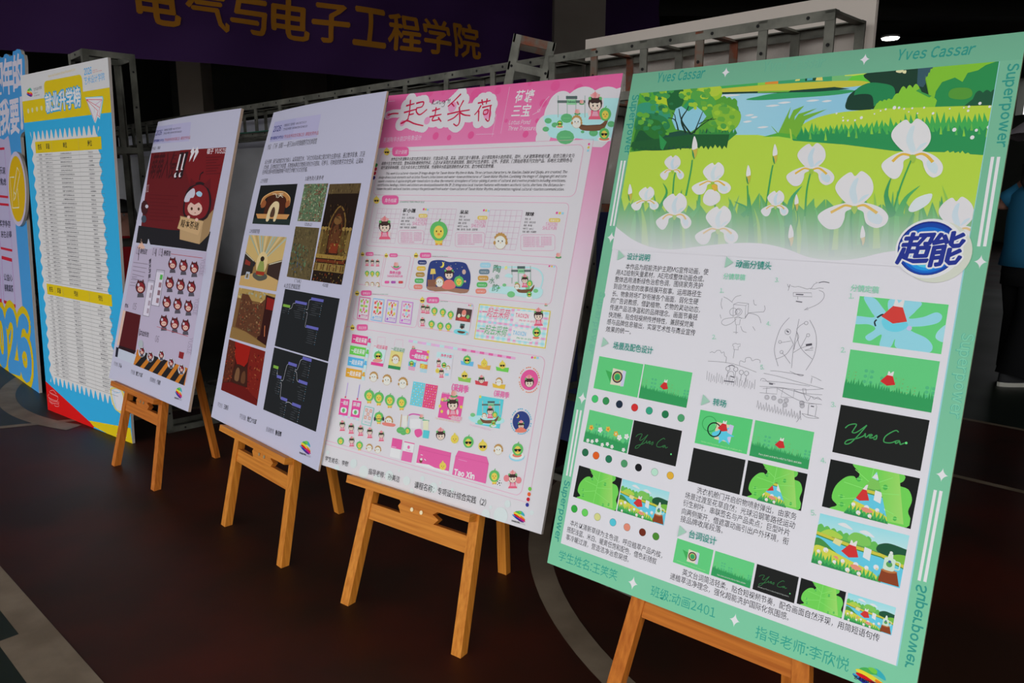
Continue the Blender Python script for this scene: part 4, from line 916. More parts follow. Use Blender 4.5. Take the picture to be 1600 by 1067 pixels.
# pencil sketches
A.part('pencil_sketches', .0001); A.Z(1080, 400, 1320, 660, 985)
PC = '6f6c72'; pw = 2.2
def pl(*p, sm=4): A.line(list(p), pw, PC, sm)
pl((270, 310), (350, 318), (345, 400), (268, 392), (272, 312), sm=0); pl((272, 310), (300, 298), (368, 305), (350, 318), sm=0); pl((368, 305), (364, 370), (345, 400), sm=0)
for x, y, r in ((270, 358, 24), (304, 358, 22), (300, 356, 15)): A.line([(x, y)], pw, PC, circle=r)
pl((208, 262), (235, 275), (265, 298)); pl((262, 292), (285, 262), (320, 252)); pl((400, 280), (405, 310), (420, 314)); pl((366, 365), (400, 362), (465, 358)); pl((465, 358), (474, 340), (470, 318)); pl((345, 396), (370, 368), (430, 385), (448, 430)); pl((268, 395), (210, 405), (195, 430), (220, 445), (260, 430), (290, 402)); pl((198, 270), (192, 310), (200, 340)); pl((185, 375), (192, 400)); pl((318, 450), (330, 480), (355, 490)); pl((395, 452), (410, 478))
pl((280, 400), (285, 440), (310, 440), (315, 405), sm=0); pl((290, 440), (288, 500), sm=0); pl((270, 488), (300, 490), sm=0); pl((278, 400), (300, 388), (325, 402))
pl((268, 565), (285, 560), (300, 566), (315, 562), (312, 580), (302, 582), (302, 602), (272, 598), (274, 580), (266, 576), (268, 565), sm=0); pl((278, 600), (270, 655), sm=0)
pl((108, 674), (200, 680), (300, 700), (418, 745)); pl((120, 620), (135, 614), (150, 620), (165, 606), (185, 606), (195, 622), (210, 615), (214, 640), (226, 650), (222, 682)); pl((310, 700), (315, 672), (345, 680), (350, 655), (380, 652), (392, 672), (415, 662), (440, 668), (442, 685))
for i in range(26): x = 100+i*12.2; y = 745+i*2.2; pl((x, y+48+(i % 3)*6), (x+4+(i % 4)*2, y-8+(i % 5)*7), sm=0)
for x, y in ((236, 722), (286, 726), (322, 746), (355, 752)): A.line([(x, y)], pw, '55535a', circle=14); pl((x, y+14), (x-5, y+55), sm=0)
A.line([(240, 705), (262, 700), (280, 708)], 5, '44424a'); A.line([(210, 800), (275, 808)], 6, '44424a'); A.line([(250, 770), (278, 778)], 6, '44424a'); pl((228, 770), (245, 742), (270, 745), (276, 790))
pl((618, 180), (625, 200), (635, 182), (622, 222)); pl((640, 192), (665, 198), (690, 196), (720, 205), (745, 212), (762, 208), (790, 212), (820, 205), (850, 208)); pl((765, 214), (790, 180), (812, 170), (800, 168), sm=0); A.line([(818, 172), (850, 165), (886, 172)], 5, '5c5a60', 3)
pl((655, 234), (770, 236), (776, 262), (655, 258), (655, 234), sm=0); A.line([(672, 246), (720, 248)], 7, '55535a'); pl((684, 258), (684, 278), sm=0); A.line([(672, 290), (712, 296)], 7, '66646a'); pl((820, 220), (850, 235), (850, 270), (810, 310), (725, 346)); pl((748, 330), (725, 346), (752, 344), sm=0)
pl((630, 395), (575, 460), (540, 560), (535, 620), (558, 706)); pl((760, 410), (795, 480), (804, 560), (785, 650), (736, 732)); pl((692, 404), (678, 480), (655, 600), (644, 718)); pl((676, 470), (700, 445), (728, 428), sm=0); pl((656, 565), (632, 515), sm=0); pl((640, 545), (578, 555), sm=0); pl((654, 568), (610, 630), (542, 662)); pl((636, 690), (600, 640), (582, 618)); pl((678, 490), (690, 560), (720, 610), (778, 662)); pl((655, 620), (700, 592), (740, 578), sm=0); pl((700, 592), (742, 512), sm=0); pl((728, 605), (770, 592), sm=0); pl((728, 605), (782, 604), sm=0); pl((674, 480), (690, 520), (668, 560), (660, 600))
for x, y, r in ((738, 430, 11), (620, 486, 18), (570, 551, 9), (580, 616, 10), (750, 508, 10), (774, 589, 6)): A.line([(x, y)], pw, PC, circle=r)
A.line([(612, 478), (626, 490)], 8, '55535a'); A.line([(736, 572), (775, 566)], 14, '4a484e')
pl((508, 736), (580, 742), (720, 766)); pl((466, 752), (560, 772), (680, 806), (850, 852)); pl((632, 738), (700, 768), (720, 762), (660, 755)); pl((440, 836), (560, 842), (700, 858), (850, 852)); pl((456, 800), (600, 812), (760, 835)); pl((460, 850), (600, 850), (830, 920)); pl((440, 876), (550, 886), (552, 846), sm=0); pl((486, 842), (482, 878), sm=0); pl((590, 850), (575, 905), (655, 908), (662, 854), sm=0); pl((660, 860), (720, 880), (840, 890)); pl((556, 850), (700, 930), (838, 952))
pl((445, 800), (452, 785), (475, 790), (490, 806), (540, 820)); A.line([(500, 818), (525, 822)], 9, '5c5a60')
for x, y in ((486, 906), (530, 910), (572, 930), (610, 926), (602, 955), (710, 942), (712, 960)): A.line([(x, y)], pw, '55535a', circle=14); A.line([(x, y)], pw, '66646a', circle=7)
for i in range(16): x = 420+i*18; y = 925+i*4.5; pl((x, y+45), (x+8, y+(i % 3)*9), (x+14, y+58), sm=0)
pl((716, 850), (720, 880), (738, 884), (735, 850), (716, 850), sm=0); pl((720, 880), (745, 930), (770, 900), (790, 918), (812, 905), (838, 925)); pl((755, 948), (800, 948), (806, 966), (795, 1030), (748, 1020), (755, 948), sm=0); A.line([(768, 962), (788, 966)], 7, '55535a'); pl((710, 1010), (760, 1020), (820, 1040), (745, 1035), (710, 1010)); pl((700, 990), (700, 1030), (675, 1065)); pl((770, 770), (800, 782), (835, 800)); pl((775, 780), (770, 815), sm=0)
# logo at the lower right corner
A.Z(1320, 1000, 1450, 1067, 1600)
rainbow_logo(A, (200, 420), (925, 640), (120, 920), txt=False, base=.0002)
A.part('faculty_name', .0006); A.Z(1320, 1000, 1450, 1067, 1600); A.t('艺术设计学院', 170, 735, 640, 900, 70, '151515', bold=.03)
A.flush()
# ================================================================ the pink lotus board
p_root = empty('poster_board', tuple(BP3.P(BP3.w/2, 0))); tag(p_root, 'pink-headed lotus picking poster full of small stickers, left of the green board', 'poster board', 'student poster boards')
panel_mesh(BP3, 'panel', M_white3, M_edge, p_root)
A = Art(BP3, p_root)
PK = 'd2618f'; PK2 = 'cb4a80'; WH = 'bfbcbf'; LN = 'd58aa6'
Z1 = (560, 110, 980, 330, 1600); Z2 = (540, 300, 940, 500, 1600); Z3 = (510, 480, 900, 680, 1600); Z4 = (490, 640, 880, 850, 1600)
W, H = BP3.w, BP3.h
def Zs(z): A.Z(*z)
def uvp(z, x, y): A.Z(*z); return A.M(x, y)
A.part('pink_ground'); A.M = lambda x, y: Vector((x, y))
stops = [(0, 'bebcbe'), (.30, 'bfbcbf'), (.50, 'c8bcc2'), (.62, 'd2acbc'), (.78, 'd487a6'), (.86, 'd3719a'), (1, 'd0588a')]
for (a0, c0), (a1, c1) in zip(stops, stops[1:]): A.grad([(0, a0*H), (W, a0*H), (W, a1*H), (0, a1*H)], [c0, c0, c1, c1], 2)
Zs(Z1)
for x, y, r in ((425, 130, 26), (505, 135, 12), (830, 120, 22), (700, 150, 40), (1020, 78, 14), (1172, 92, 30), (1100, 195, 24), (1420, 48, 12), (1310, 110, 30), (290, 205, 16), (670, 385, 22), (540, 400, 16), (460, 390, 22), (995, 380, 20), (1065, 300, 14), (880, 300, 12), (740, 120, 10), (1555, 120, 20)): A.circ(x, y, r, 'c94f84' if r > 13 else 'cc5488', 18)
# title
A.part('title_lettering', .0002, label='red brush title on white outlined clouds')
strokes = [[(175, 268), (205, 258), (240, 257)], [(285, 212), (335, 198)], [(312, 176), (306, 240)], [(272, 252), (345, 232)], [(308, 240), (296, 290)], [(300, 266), (332, 258)], [(300, 286), (280, 305), (258, 318)], [(252, 318), (290, 300), (335, 318), (388, 330)], [(345, 197), (388, 188), (380, 216), (348, 224)], [(350, 222), (346, 246), (368, 264), (410, 232)],
    [(440, 242), (488, 228)], [(464, 220), (458, 264)], [(424, 278), (496, 262)], [(458, 264), (440, 299), (482, 292)], [(476, 280), (494, 306)],
    [(612, 140), (575, 178), (533, 216)], [(556, 196), (572, 216)], [(588, 186), (598, 206)], [(628, 178), (604, 222)], [(530, 262), (600, 246), (664, 236)], [(602, 218), (604, 300), (588, 330), (566, 318)], [(598, 256), (568, 284), (532, 300)], [(606, 252), (632, 266), (668, 270)],
    [(712, 196), (788, 180)], [(736, 174), (742, 208)], [(768, 168), (762, 202)], [(732, 208), (714, 240), (692, 266)], [(718, 240), (716, 304)], [(738, 222), (796, 208)], [(748, 240), (772, 234), (768, 258), (746, 262), (748, 240)], [(788, 210), (778, 300), (756, 288)]]
def strk(w, c):
    for p in strokes: A.line(smooth(p, 4, False), w, c)
for p in strokes:
    for q in smooth(p, 3, False): A.circ(q[0], q[1], 40 if q[0] > 245 else 24, WH, 14)
for x, y, r in ((178, 270, 18), (560, 218, 30), (410, 300, 22), (770, 262, 28), (262, 315, 18)): A.circ(x, y, r, 'd887a8', 18)
for p in strokes: A.taper(p, 10, 7, 'b01c42', 4)
A.line([(438, 205), (450, 172), (446, 200), (466, 196), (472, 184), (470, 200), (486, 178), (484, 200), (492, 196), (498, 190)], 2.6, '33282c', 3); A.line([(515, 180), (502, 186), (508, 198), (518, 182), (510, 214), (496, 216)], 2.6, '33282c', 3); A.line([(524, 178), (534, 176)], 2.6, '33282c'); A.t("!!", 532, 196, 546, 194, 22, '33282c')
# white lettering beside it
A.part('header_lettering', .0002)
A.line([(901, 98), (847, 376)], 2, 'd9aabd'); A.line([(822, 260), (796, 394)], 2, 'd9aabd'); A.line([(700, 381), (808, 378)], 2, 'd9aabd'); A.line([(172, 186), (218, 182)], 2, 'd9aabd'); A.line([(1136, 154), (1105, 190), (1075, 240), (1036, 264)], 2, 'd9bfca', 4); A.line([(1074, 240)], 2, 'd9bfca', circle=8)
A.t('荷塘', 928, 194, 1040, 186, 72, 'd3c8cf', bold=.012, shear=.05); A.t('三宝', 908, 278, 1018, 274, 72, 'd3c8cf', bold=.012, shear=.05)
A.t('Lotus Pond', 894, 322, 1022, 320, 24, 'd8c2cc', style='i'); A.t('Three Treasures', 890, 358, 1064, 356, 24, 'd8c2cc', style='i')
A.t('芜湖陶辛水韵IP形象设计', 146, 430, 374, 414, 30, 'd8b4c2')
# ---------------------------------------------------------------- small drawings shared by the stickers
SKIN = 'd9b9aa'; HAIR = '3a2a28'; LOT = 'd58a8a'; GRN = '5a9f5c'; YEL = 'd5b54e'; BRN = 'a5804a'
def E(x, y, rx, ry, c, k=14): A.poly([(x+rx*math.cos(2*math.pi*i/k), y+ry*math.sin(2*math.pi*i/k)) for i in range(k)], c)
FX = .74
def girl(x, y, s, body=True):           # flower-crowned child, s = head half height
    f = s*FX
    if body:
        A.poly([(x-.6*f, y+.7*s), (x+.6*f, y+.7*s), (x+1.15*f, y+2.0*s), (x-1.15*f, y+2.0*s)], 'c9566e'); A.poly([(x-.3*f, y+.9*s), (x+.3*f, y+.9*s), (x+.6*f, y+1.6*s), (x-.6*f, y+1.6*s)], 'd78ea0'); E(x-.95*f, y+1.25*s, .26*f, .42*s, 'd3b3b3'); E(x+.95*f, y+1.25*s, .26*f, .42*s, 'd3b3b3')
    E(x, y, 1.2*f, 1.0*s, HAIR); E(x, y+.22*s, .95*f, .72*s, SKIN); A.poly([(x-.9*f, y-.2*s), (x-.5*f, y-.75*s), (x+.5*f, y-.75*s), (x+.9*f, y-.2*s), (x+.4*f, y+.02*s), (x-.1*f, y-.05*s), (x-.5*f, y+.05*s)], HAIR)
    E(x-.36*f, y+.3*s, .12*f, .15*s, '33241f', 8); E(x+.36*f, y+.3*s, .12*f, .15*s, '33241f', 8); E(x-.55*f, y+.52*s, .14*f, .08*s, 'd79a94', 8); E(x+.55*f, y+.52*s, .14*f, .08*s, 'd79a94', 8); E(x, y+.62*s, .1*f, .06*s, 'b35a50', 6)
    for k in (-2, 2, -1, 1, 0): A.blob([(x+k*.28*f, y-1.5*s+abs(k)*.18*s), (x+k*.28*f+.28*f, y-1.0*s), (x+k*.2*f, y-.62*s), (x+k*.28*f-.28*f, y-1.0*s)], ['d0787a', 'd99a98', 'd58888'][k % 3], 3)
    E(x-.9*f, y-.6*s, .25*f, .22*s, GRN, 8); E(x+.9*f, y-.6*s, .25*f, .22*s, GRN, 8)
def shades(x, y, s):
    f = s*FX; A.line([(x-.75*f, y), (x+.75*f, y)], .16*s, '1d1c20'); E(x-.38*f, y+.1*s, .3*f, .24*s, '1d1c20', 9); E(x+.38*f, y+.1*s, .3*f, .24*s, '1d1c20', 9)
def duck(x, y, s, cool=False, feet=True, hood=True):   # yellow chick in a leaf hood
    f = s*FX
    if feet: E(x, y+.95*s, .55*f, .4*s, YEL); E(x-.3*f, y+1.3*s, .2*f, .1*s, 'c98a3a', 8); E(x+.3*f, y+1.3*s, .2*f, .1*s, 'c98a3a', 8)
    if hood: A.blob([(x, y-1.0*s), (x+.85*f, y-.75*s), (x+1.2*f, y), (x+.7*f, y+.8*s), (x, y+.95*s), (x-.7*f, y+.8*s), (x-1.2*f, y), (x-.85*f, y-.75*s)], '58a55a', 3); A.line([(x, y-.95*s), (x+.25*f, y-1.25*s)], .14*s, '4c9a50')
    else: E(x, y, 1.0*f, .85*s, YEL); A.blob([(x, y-1.2*s), (x+.3*f, y-.7*s), (x-.3*f, y-.7*s)], YEL, 3)
    E(x, y+.08*s, .68*f, .66*s, YEL); E(x, y+.3*s, .22*f, .13*s, 'c9843a', 8)
    if cool: shades(x, y, s)
    else: E(x-.3*f, y, .09*f, .1*s, '33281c', 6); E(x+.3*f, y, .09*f, .1*s, '33281c', 6)
def puff(x, y, s):                       # round white creature with a brown spiky back
    f = s*FX; A.poly([(x+1.22*f*math.cos(math.radians(200+i*11.25))*(1 if i % 2 else .9), y+1.12*s*math.sin(math.radians(200+i*11.25))*(1 if i % 2 else .9)) for i in range(17)], BRN); E(x-.05*f, y+.15*s, 1.0*f, .88*s, 'b39a72'); E(x-.05*f, y+.16*s, .94*f, .82*s, 'd2cabf'); E(x-1.0*f, y+.2*s, .22*f, .25*s, BRN, 8); E(x+1.0*f, y+.2*s, .22*f, .25*s, BRN, 8)
    E(x-.35*f, y, .1*f, .12*s, '33281c', 6); E(x+.3*f, y, .1*f, .12*s, '33281c', 6); E(x, y+.2*s, .1*f, .07*s, 'c9a05a', 6)
def lily(x, y, s): 
    f = s*FX; E(x, y+.4*s, 1.0*f, .3*s, '4f8f58', 9)
    for k in (-1, 1, 0): A.blob([(x+k*.4*f, y-.7*s), (x+k*.4*f+.35*f, y), (x+k*.2*f, y+.4*s), (x+k*.4*f-.35*f, y)], ['d58f88', 'd9a49a', 'd2827c'][k], 3)
def pads(pts, c='5aa56a'):
    for x, y, s in pts: E(x, y, s*FX*1.2, s*.7, c, 12); A.line([(x-s*.7*FX, y), (x+s*.7*FX, y)], .05*s, '6fb57c')
def dots3(x, y, d=17, r=7):
    for i, c in enumerate(('cf4f86', 'd3b04a', '86b9cf')): A.circ(x+i*d, y+i*1.5, r, c, 12)
def paifang(x, y, w, h):                 # three-bay gateway
    c = '9aa8a2'
    for k in (0, .34, .66, 1): A.rect(x+w*k-2, y, x+w*k+4, y+h, c)
    A.rect(x+w*.30, y+h*.02, x+w*.72, y+h*.16, '4a5a58'); A.rect(x+w*.32, y+h*.18, x+w*.70, y+h*.42, '7fb58a'); A.rect(x-3, y+h*.22, x+w*.34, y+h*.34, '55635f'); A.rect(x+w*.66, y+h*.22, x+w+4, y+h*.34, '55635f'); A.line([(x+w*.38, y+h*.30), (x+w*.64, y+h*.30)], h*.05, '3f7a55')
def boat(x, y, s):                       # boat with the three figures
    f = s*FX; A.blob([(x-2.2*f, y+.1*s), (x-1.2*f, y+.5*s), (x+1.2*f, y+.5*s), (x+2.4*f, y-.35*s), (x+2.1*f, y+.55*s), (x+1.2*f, y+1.1*s), (x-1.2*f, y+1.1*s), (x-2.0*f, y+.6*s)], '6a4a35', 4); A.line([(x-1.6*f, y+.62*s), (x+1.8*f, y+.5*s)], .08*s, '54392a')
# ---------------------------------------------------------------- header picture
A.part('header_picture', .0003); Zs(Z1); A.setclip([(1040, 60), (1580, 20), (1495, 460), (1030, 440)])
for x, y, r in ((1205, 250, 110), (1320, 220, 120), (1450, 240, 140), (1560, 240, 140), (1120, 330, 70), (1250, 340, 90), (1100, 400, 50), (1420, 380, 90), (1200, 205, 80)): A.circ(x, y, r, WH, 30)
A.rect(1460, 165, 1600, 300, '9cc8d4'); A.blob([(1110, 272), (1250, 262), (1580, 262), (1560, 400), (1440, 420), (1300, 405), (1150, 400), (1120, 330)], '9ccbd6'); A.poly([(1110, 272), (1560, 240), (1540, 330), (1130, 330)], '9ccbd6')
paifang(1188, 150, 160, 130); A.t('荷香水韵', 1240, 194, 1296, 194, 14, '3f6f55')
pads([(1232, 398, 60), (1130, 300, 24), (1240, 285, 40), (1170, 325, 22), (1400, 372, 30), (1335, 366, 12), (1116, 350, 22), (1505, 320, 26)], '58a06a')
boat(1388, 296, 56); girl(1410, 196, 48); duck(1470, 262, 40, False, False); puff(1300, 306, 38); lily(1304, 248, 26); lily(1330, 190, 22)
for x, y, s in ((1200, 318, 20), (1464, 378, 34)): E(x, y+s*.9, s*1.2, s*.5, 'd3cfc6'); E(x, y+s*.9, s*.9, s*.28, 'cf6a50'); duck(x, y, s, True, False)
A.clip = None
# ---------------------------------------------------------------- white sheet with rounded corner and the frame lines
A.part('white_sheet', .00015); 
a = uvp(Z1, 112, 462); b = uvp(Z1, 1396, 412); c = uvp(Z4, 1385, 600); ulf, urt = a.x, (b.x+c.x)/2; vtp = (a.y+b.y)/2; vbt = c.y
A.M = lambda x, y: Vector((x, y)); A.poly(rr_pts(ulf, vbt, urt, vtp, .012), WH)
A.part('frame_lines', .0012)
LW = .0012
def fr(z, tl, br, r=.012, top=None):
    p, q = uvp(z, *tl), uvp(z, *br); A.M = lambda x, y: Vector((x, y)); A.lineuv([Vector(k) for k in rr_pts(p.x, q.y, q.x, p.y, r)], LW, LN, True)
A.M = lambda x, y: Vector((x, y)); A.lineuv([Vector((ulf-.0, vtp)), Vector((urt, vtp)), Vector((urt, vbt)), Vector((.012, vbt))], LW, LN)
fr(Z1, (136, 486), (1290, 752), .02)
p, q = uvp(Z2, 182, 52), uvp(Z2, 1340, 412); A.M = lambda x, y: Vector((x, y)); A.lineuv([Vector(k) for k in rr_pts(p.x, q.y, q.x, p.y, .016)], LW, LN, True)
fr(Z2, (112, 388), (208, 590), .008); fr(Z2, (258, 392), (372, 602), .008); fr(Z2, (432, 396), (1282, 704), .012); fr(Z2, (76, 628), (440, 850), .012); fr(Z2, (484, 664), (770, 890), .012)
pa, pb = uvp(Z3, 162, 128), uvp(Z4, 1330, 556); A.M = lambda x, y: Vector((x, y)); A.lineuv([Vector(k) for k in rr_pts(pa.x-.035, pb.y, pb.x, pa.y, .02)], LW, LN, True)
# section tags with the little sun-glassed chick
def section(z, x, y, w, h, t, en=None, cs=26):
    A.part('section_tag', .0014); Zs(z); A.poly(rr_pts(x, y-h/2, x+w, y+h/2, (w*.2, h*.3)), 'd0568a'); A.t(t, x+w*.16, y+h*.26, x+w*.86, y+h*.30, h*.46, 'd8c0cc')
    if en: A.t(en, x+w*1.08, y+h*.28, x+w*1.08+en.__len__()*h*.16, y+h*.32, h*.16, '4f8a6c', style='i')
    duck(x-cs*1.35, y+2, cs, True, False, False)
section(Z1, 203, 484, 98, 56, '设计说明', None, 24); section(Z1, 142, 772, 98, 54, '角色档案', 'CHARACTER PROFILE', 24)
section(Z2, 128, 388, 48, 24, '三视图', 'THREE VIEW', 15); section(Z2, 276, 396, 50, 24, '标志设计', None, 15); section(Z2, 466, 396, 70, 34, '主题插画', 'THEME ILLUSTRATION', 18); section(Z2, 98, 632, 66, 34, '纹样设计', 'THEME ILLUSTRATION', 18); section(Z2, 508, 676, 78, 38, '表情包', 'EMOTICON', 20); section(Z3, 196, 130, 70, 40, '周边文创', None, 20)
for z, x, y, d, r in ((Z1, 1374, 440, 0, 7), (Z2, 490, 108, 12, 7), (Z2, 866, 115, 14, 7), (Z2, 1322, 131, 18, 8), (Z2, 1275, 464, 15, 6), (Z2, 772, 708, 10, 5), (Z3, 1320, 322, 18, 8)):
    A.part('colour_dots', .0014); Zs(z)
    if d == 0:
        for i, c in enumerate(('cf4f86', 'd3b04a', '86b9cf')): A.circ(x-3*i, y+19*i, r, c, 12)
    else: dots3(x, y, d, r)
A.part('side_dots', .0014); Zs(Z1)
for x, y, c in ((108, 565, '2f7a3c'), (104, 588, 'a32034'), (99, 613, 'a32034'), (94, 640, '2a2c6a')): A.circ(x, y, 11, c, 14)
A.part('side_dots', .0014); Zs(Z4)
for x, y, c in ((1388, 508, '5fae40'), (1383, 542, 'c9552c'), (1377, 575, 'b01f30'), (1371, 610, '2a3080')): A.circ(x, y, 13, c, 16)
# body text
A.part('text_block', .0014); Zs(Z1); K = '2f2a2e'
A.para([('本作品为芜湖陶辛水韵文旅IP形象设计，打造出荷小莲、呆呆、球球三组卡通形象。设计提取陶辛水韵的荷花、荷叶、水乡建筑等地域元素，结合江南少女与', .045, 1), ('萌趣水生生物的造型，整体采用粉嫩明快的色彩，凸显水乡采荷的浪漫氛围感。围绕IP衍生表情包、证件、手提袋、门票贴纸等系列文创产品，将地方文旅特色与', 0, 1), ('现代潮流审美相融，拉近大众与本土文旅的距离，传递陶辛水韵温婉清新的水乡文化，助力地域文旅传播。', 0, .6)], (142, 541, 1286, 520), (134, 590, 1258, 576), 21, K, shear=.1)
A.part('text_block', .0014); Zs(Z1)
A.para([('This work is a cultural-tourism IP image design for Taoxin Water Rhythm in Wuhu. Three cartoon characters, He Xiaolian, Daidai and Qiuqiu, are created. The', .035, 1), 'design draws local elements such as lotus flowers, lotus leaves and water-town architectures of Taoxin Water Rhythm. Combining the image of Jiangnan girl and cute', 'aquatic creatures, it applies bright pink-toned colors to show the romantic atmosphere of lotus-picking.A series of cultural and creative products including emoticons,', 'certificates, handbags, tickets and stickers are developed based on the IP. It integrates local tourism features with modern aesthetic taste, shortens the distance be-', 'tween the public and local tourism, conveys the gentle and fresh water-town culture of Taoxin Water Rhythm, and promotes regional cultural-tourism communication.'], (126, 621, 1244, 612), (110, 712, 1224, 716), 13, K, style='i')
# character profiles
for kind, (gx0, gy0, gx1, gy1), nx, nm, tx, ln in (('girl', (204, 104, 308, 322), 5, '荷小莲', 360, ('性别：女', '生日：11月23日', '星座：射手座', 'MBTI：infp', '性格：开朗活泼，古灵精怪')), ('duck', (524, 104, 652, 338), 6, '呆呆', 716, ('性别：男', '生日：5月26日', '星座：双子座', 'MBTI：enfp', '性格：爱分享，热心肠，活泼开朗')), ('puff', (906, 112, 1062, 364), 6, '球球', 1126, ('性别：男', '生日：8月23日', '星座：狮子座', 'MBTI：entj', '性格：傲娇，外向慢热'))):
    A.part('character_profile', .0014); Zs(Z2); p, q = A.M(gx0, gy0), A.M(gx1, gy1)
    for i in range(nx+1):
        u = p.x+(q.x-p.x)*i/nx; A.lineuv([Vector((u, p.y)), Vector((u, q.y))], .0008, 'b78fa6')
    for j in range(8):
        v = p.y+(q.y-p.y)*j/7; A.lineuv([Vector((p.x, v)), Vector((q.x, v))], .0008, 'b78fa6')
    if kind == 'girl': girl(246, 212, 42)
    elif kind == 'duck': duck(584, 246, 62)
    else: puff(970, 308, 50)
    dx = tx-360; A.t(nm, tx-2, 128+dx*.028, tx+(78 if len(nm) > 2 else 52), 130+dx*.028, 24, '1f1b1e', bold=.02)
    for i, l in enumerate(ln): A.t(l, tx-4-i*4, 148+i*20+dx*.035, tx-4-i*4+len(l)*(8.6 if i != 3 else 7), 149+i*20+dx*.037, 13, '3a3438')
    ox = tx+ (98 if tx < 500 else 110 if tx < 1000 else 146); oy = 148+dx*.036
    A.poly(rr_pts(ox, oy-11, ox+54+dx*.022, oy+13, 10), 'd0b05a'); A.t('莲塘三宝', ox+8, oy+8, ox+46+dx*.02, oy+9, 13, 'd8d0c0'); A.t('TAOXIN', ox-22, oy+36, ox+50, oy+38, 20, 'd083a2'); A.t('SHUIYUN', ox-42, oy+60, ox+46, oy+62, 20, 'd083a2')
    bx0, by0 = tx-30, 240+dx*.036; A.line(rr_pts(bx0, by0, bx0+160+dx*.07, by0+84+dx*.02, 16), 1.8, LN, closed=True)
    for i in range(6): A.t('初夏荷塘清风里的小伙伴，爱笑爱闹爱采莲', bx0+14, by0+20+i*11.5, bx0+(146 if i < 5 else 100)+dx*.06, by0+21+i*11.5, 9, 'd08ca8')
    lily(1332, 398, 26) if kind == 'puff' else None
# row three: views, mark, night scene, gateway scene
A.part('turnaround_sketch', .0014); Zs(Z2)
for y0, k in ((418, 'g'), (486, 'd'), (546, 'p')):
    for i in range(5): A.line([(112, y0+i*10), (224, y0+2+i*10)], 1.2, 'c9c0c4')
    for i in range(3):
        x, y = 136+i*33, y0+22+i*1.5
        girl(x, y-4, 13) if k == 'g' else duck(x, y, 15) if k == 'd' else puff(x, y+8, 14)
lily(210, 588, 10)
A.part('lotus_mark', .0014); Zs(Z2)
for i in range(20): A.line([(268-i*1.0, 418+i*8), (386-i*1.6, 421+i*8)], 1, 'd9b6c4')
lily(318, 456, 26); A.blob([(284, 462), (318, 478), (352, 464), (318, 490)], 'cf5f90', 4); A.t('陶辛水韵', 276, 514, 344, 518, 22, 'c9568a', bold=.02); A.t('TAOXIN SHUIYUN', 260, 532, 356, 534, 12, 'c9568a', style='b')
for x, c in ((260, 'cf4f8a'), (300, '9a4f9a'), (346, 'b8474a')): A.poly(rr_pts(x-14, 556, x+14, 572, 6), c)
A.part('night_picture', .0014); Zs(Z2)
A.blob([(520, 470), (540, 432), (600, 426), (650, 438), (700, 436), (750, 446), (770, 480), (782, 520), (778, 580), (762, 626), (720, 632), (640, 618), (560, 620), (512, 606), (508, 560)], '2c3a70'); A.poly([(508, 590), (640, 596), (775, 610), (762, 630), (720, 634), (640, 620), (560, 622), (512, 608)], '8f6a58')
A.circ(604, 456, 18, 'd0b850', 16); A.circ(596, 452, 15, '2c3a70', 16); A.poly([(536, 480), (560, 480), (566, 512), (530, 514)], 'cfb05a'); A.line([(548, 514), (548, 548)], 4, 'a5803a'); A.rect(514, 548, 566, 592, '7a5240')
girl(648, 512, 34, False); A.blob([(604, 584), (630, 552), (668, 552), (690, 590), (660, 608), (615, 606)], 'c76a62'); puff(590, 562, 32); duck(710, 560, 34, False, False); E(742, 500, 12, 16, 'b59a8c'); lily(748, 560, 12)
for x, y in ((570, 440), (660, 462), (700, 480), (690, 450), (730, 470), (620, 440), (680, 500)): A.circ(x, y, 2.5, 'd5c880', 6)
for i, c in enumerate(('2c3566', 'c9a640', '9a7a3c', '4fa05a', 'd0786a')): A.part('scene_swatch', .0014); Zs(Z2); A.poly(rr_pts(453-i*6.5, 426+i*38, 508-i*6.5, 454+i*38.5, 12), c); A.t('PANTONE 16', 462-i*6.5, 446+i*38, 500-i*6.5, 447+i*38, 8, 'd0cdd0')
A.part('gateway_picture', .0014); Zs(Z2)
A.line([(924, 472), (1060, 470), (1180, 476), (1226, 510), (1232, 560), (1210, 620)], 9, '9fc6da', 5); A.blob([(904, 600), (960, 588), (1100, 596), (1220, 600), (1230, 640), (1190, 668), (1080, 652), (960, 634), (902, 628)], 'a5d0dc')
paifang(1040, 462, 116, 110); A.blob([(996, 528), (1016, 510), (1044, 520), (1040, 536)], 'a5cbdc'); A.circ(1004, 474, 11, 'd8c880', 12); pads([(1036, 640, 28), (994, 582, 14), (1140, 600, 16), (1190, 618, 18), (960, 600, 10), (1070, 570, 12)], '6aae74')
boat(1120, 592, 34); girl(1122, 548, 24); duck(1152, 572, 20, False, False); puff(1074, 590, 20); E(1150, 660, 20, 9, 'd3cfc6'); duck(1150, 640, 18, True, False)
for ch, x, y, s in (('陶', 922, 504, 50), ('辛', 932, 546, 32), ('水', 896, 572, 38), ('韵', 914, 620, 46)): A.t(ch, x, y, x+s*.9, y+2, s, '2f7a52')
for i, c in enumerate(('8fb9d6', '5f7480', 'b38a45', '52a55c', 'd57a6a')): A.part('scene_swatch', .0014); Zs(Z2); A.poly(rr_pts(842-i*7, 442+i*40.5, 908-i*7, 474+i*40.5, 13), c); A.t('PANTONE 16', 852-i*7, 464+i*40.5, 898-i*7, 465+i*40.5, 9, 'd0cdd0')
A.part('lily_drawing', .0014); Zs(Z2); lily(1254, 704, 14)
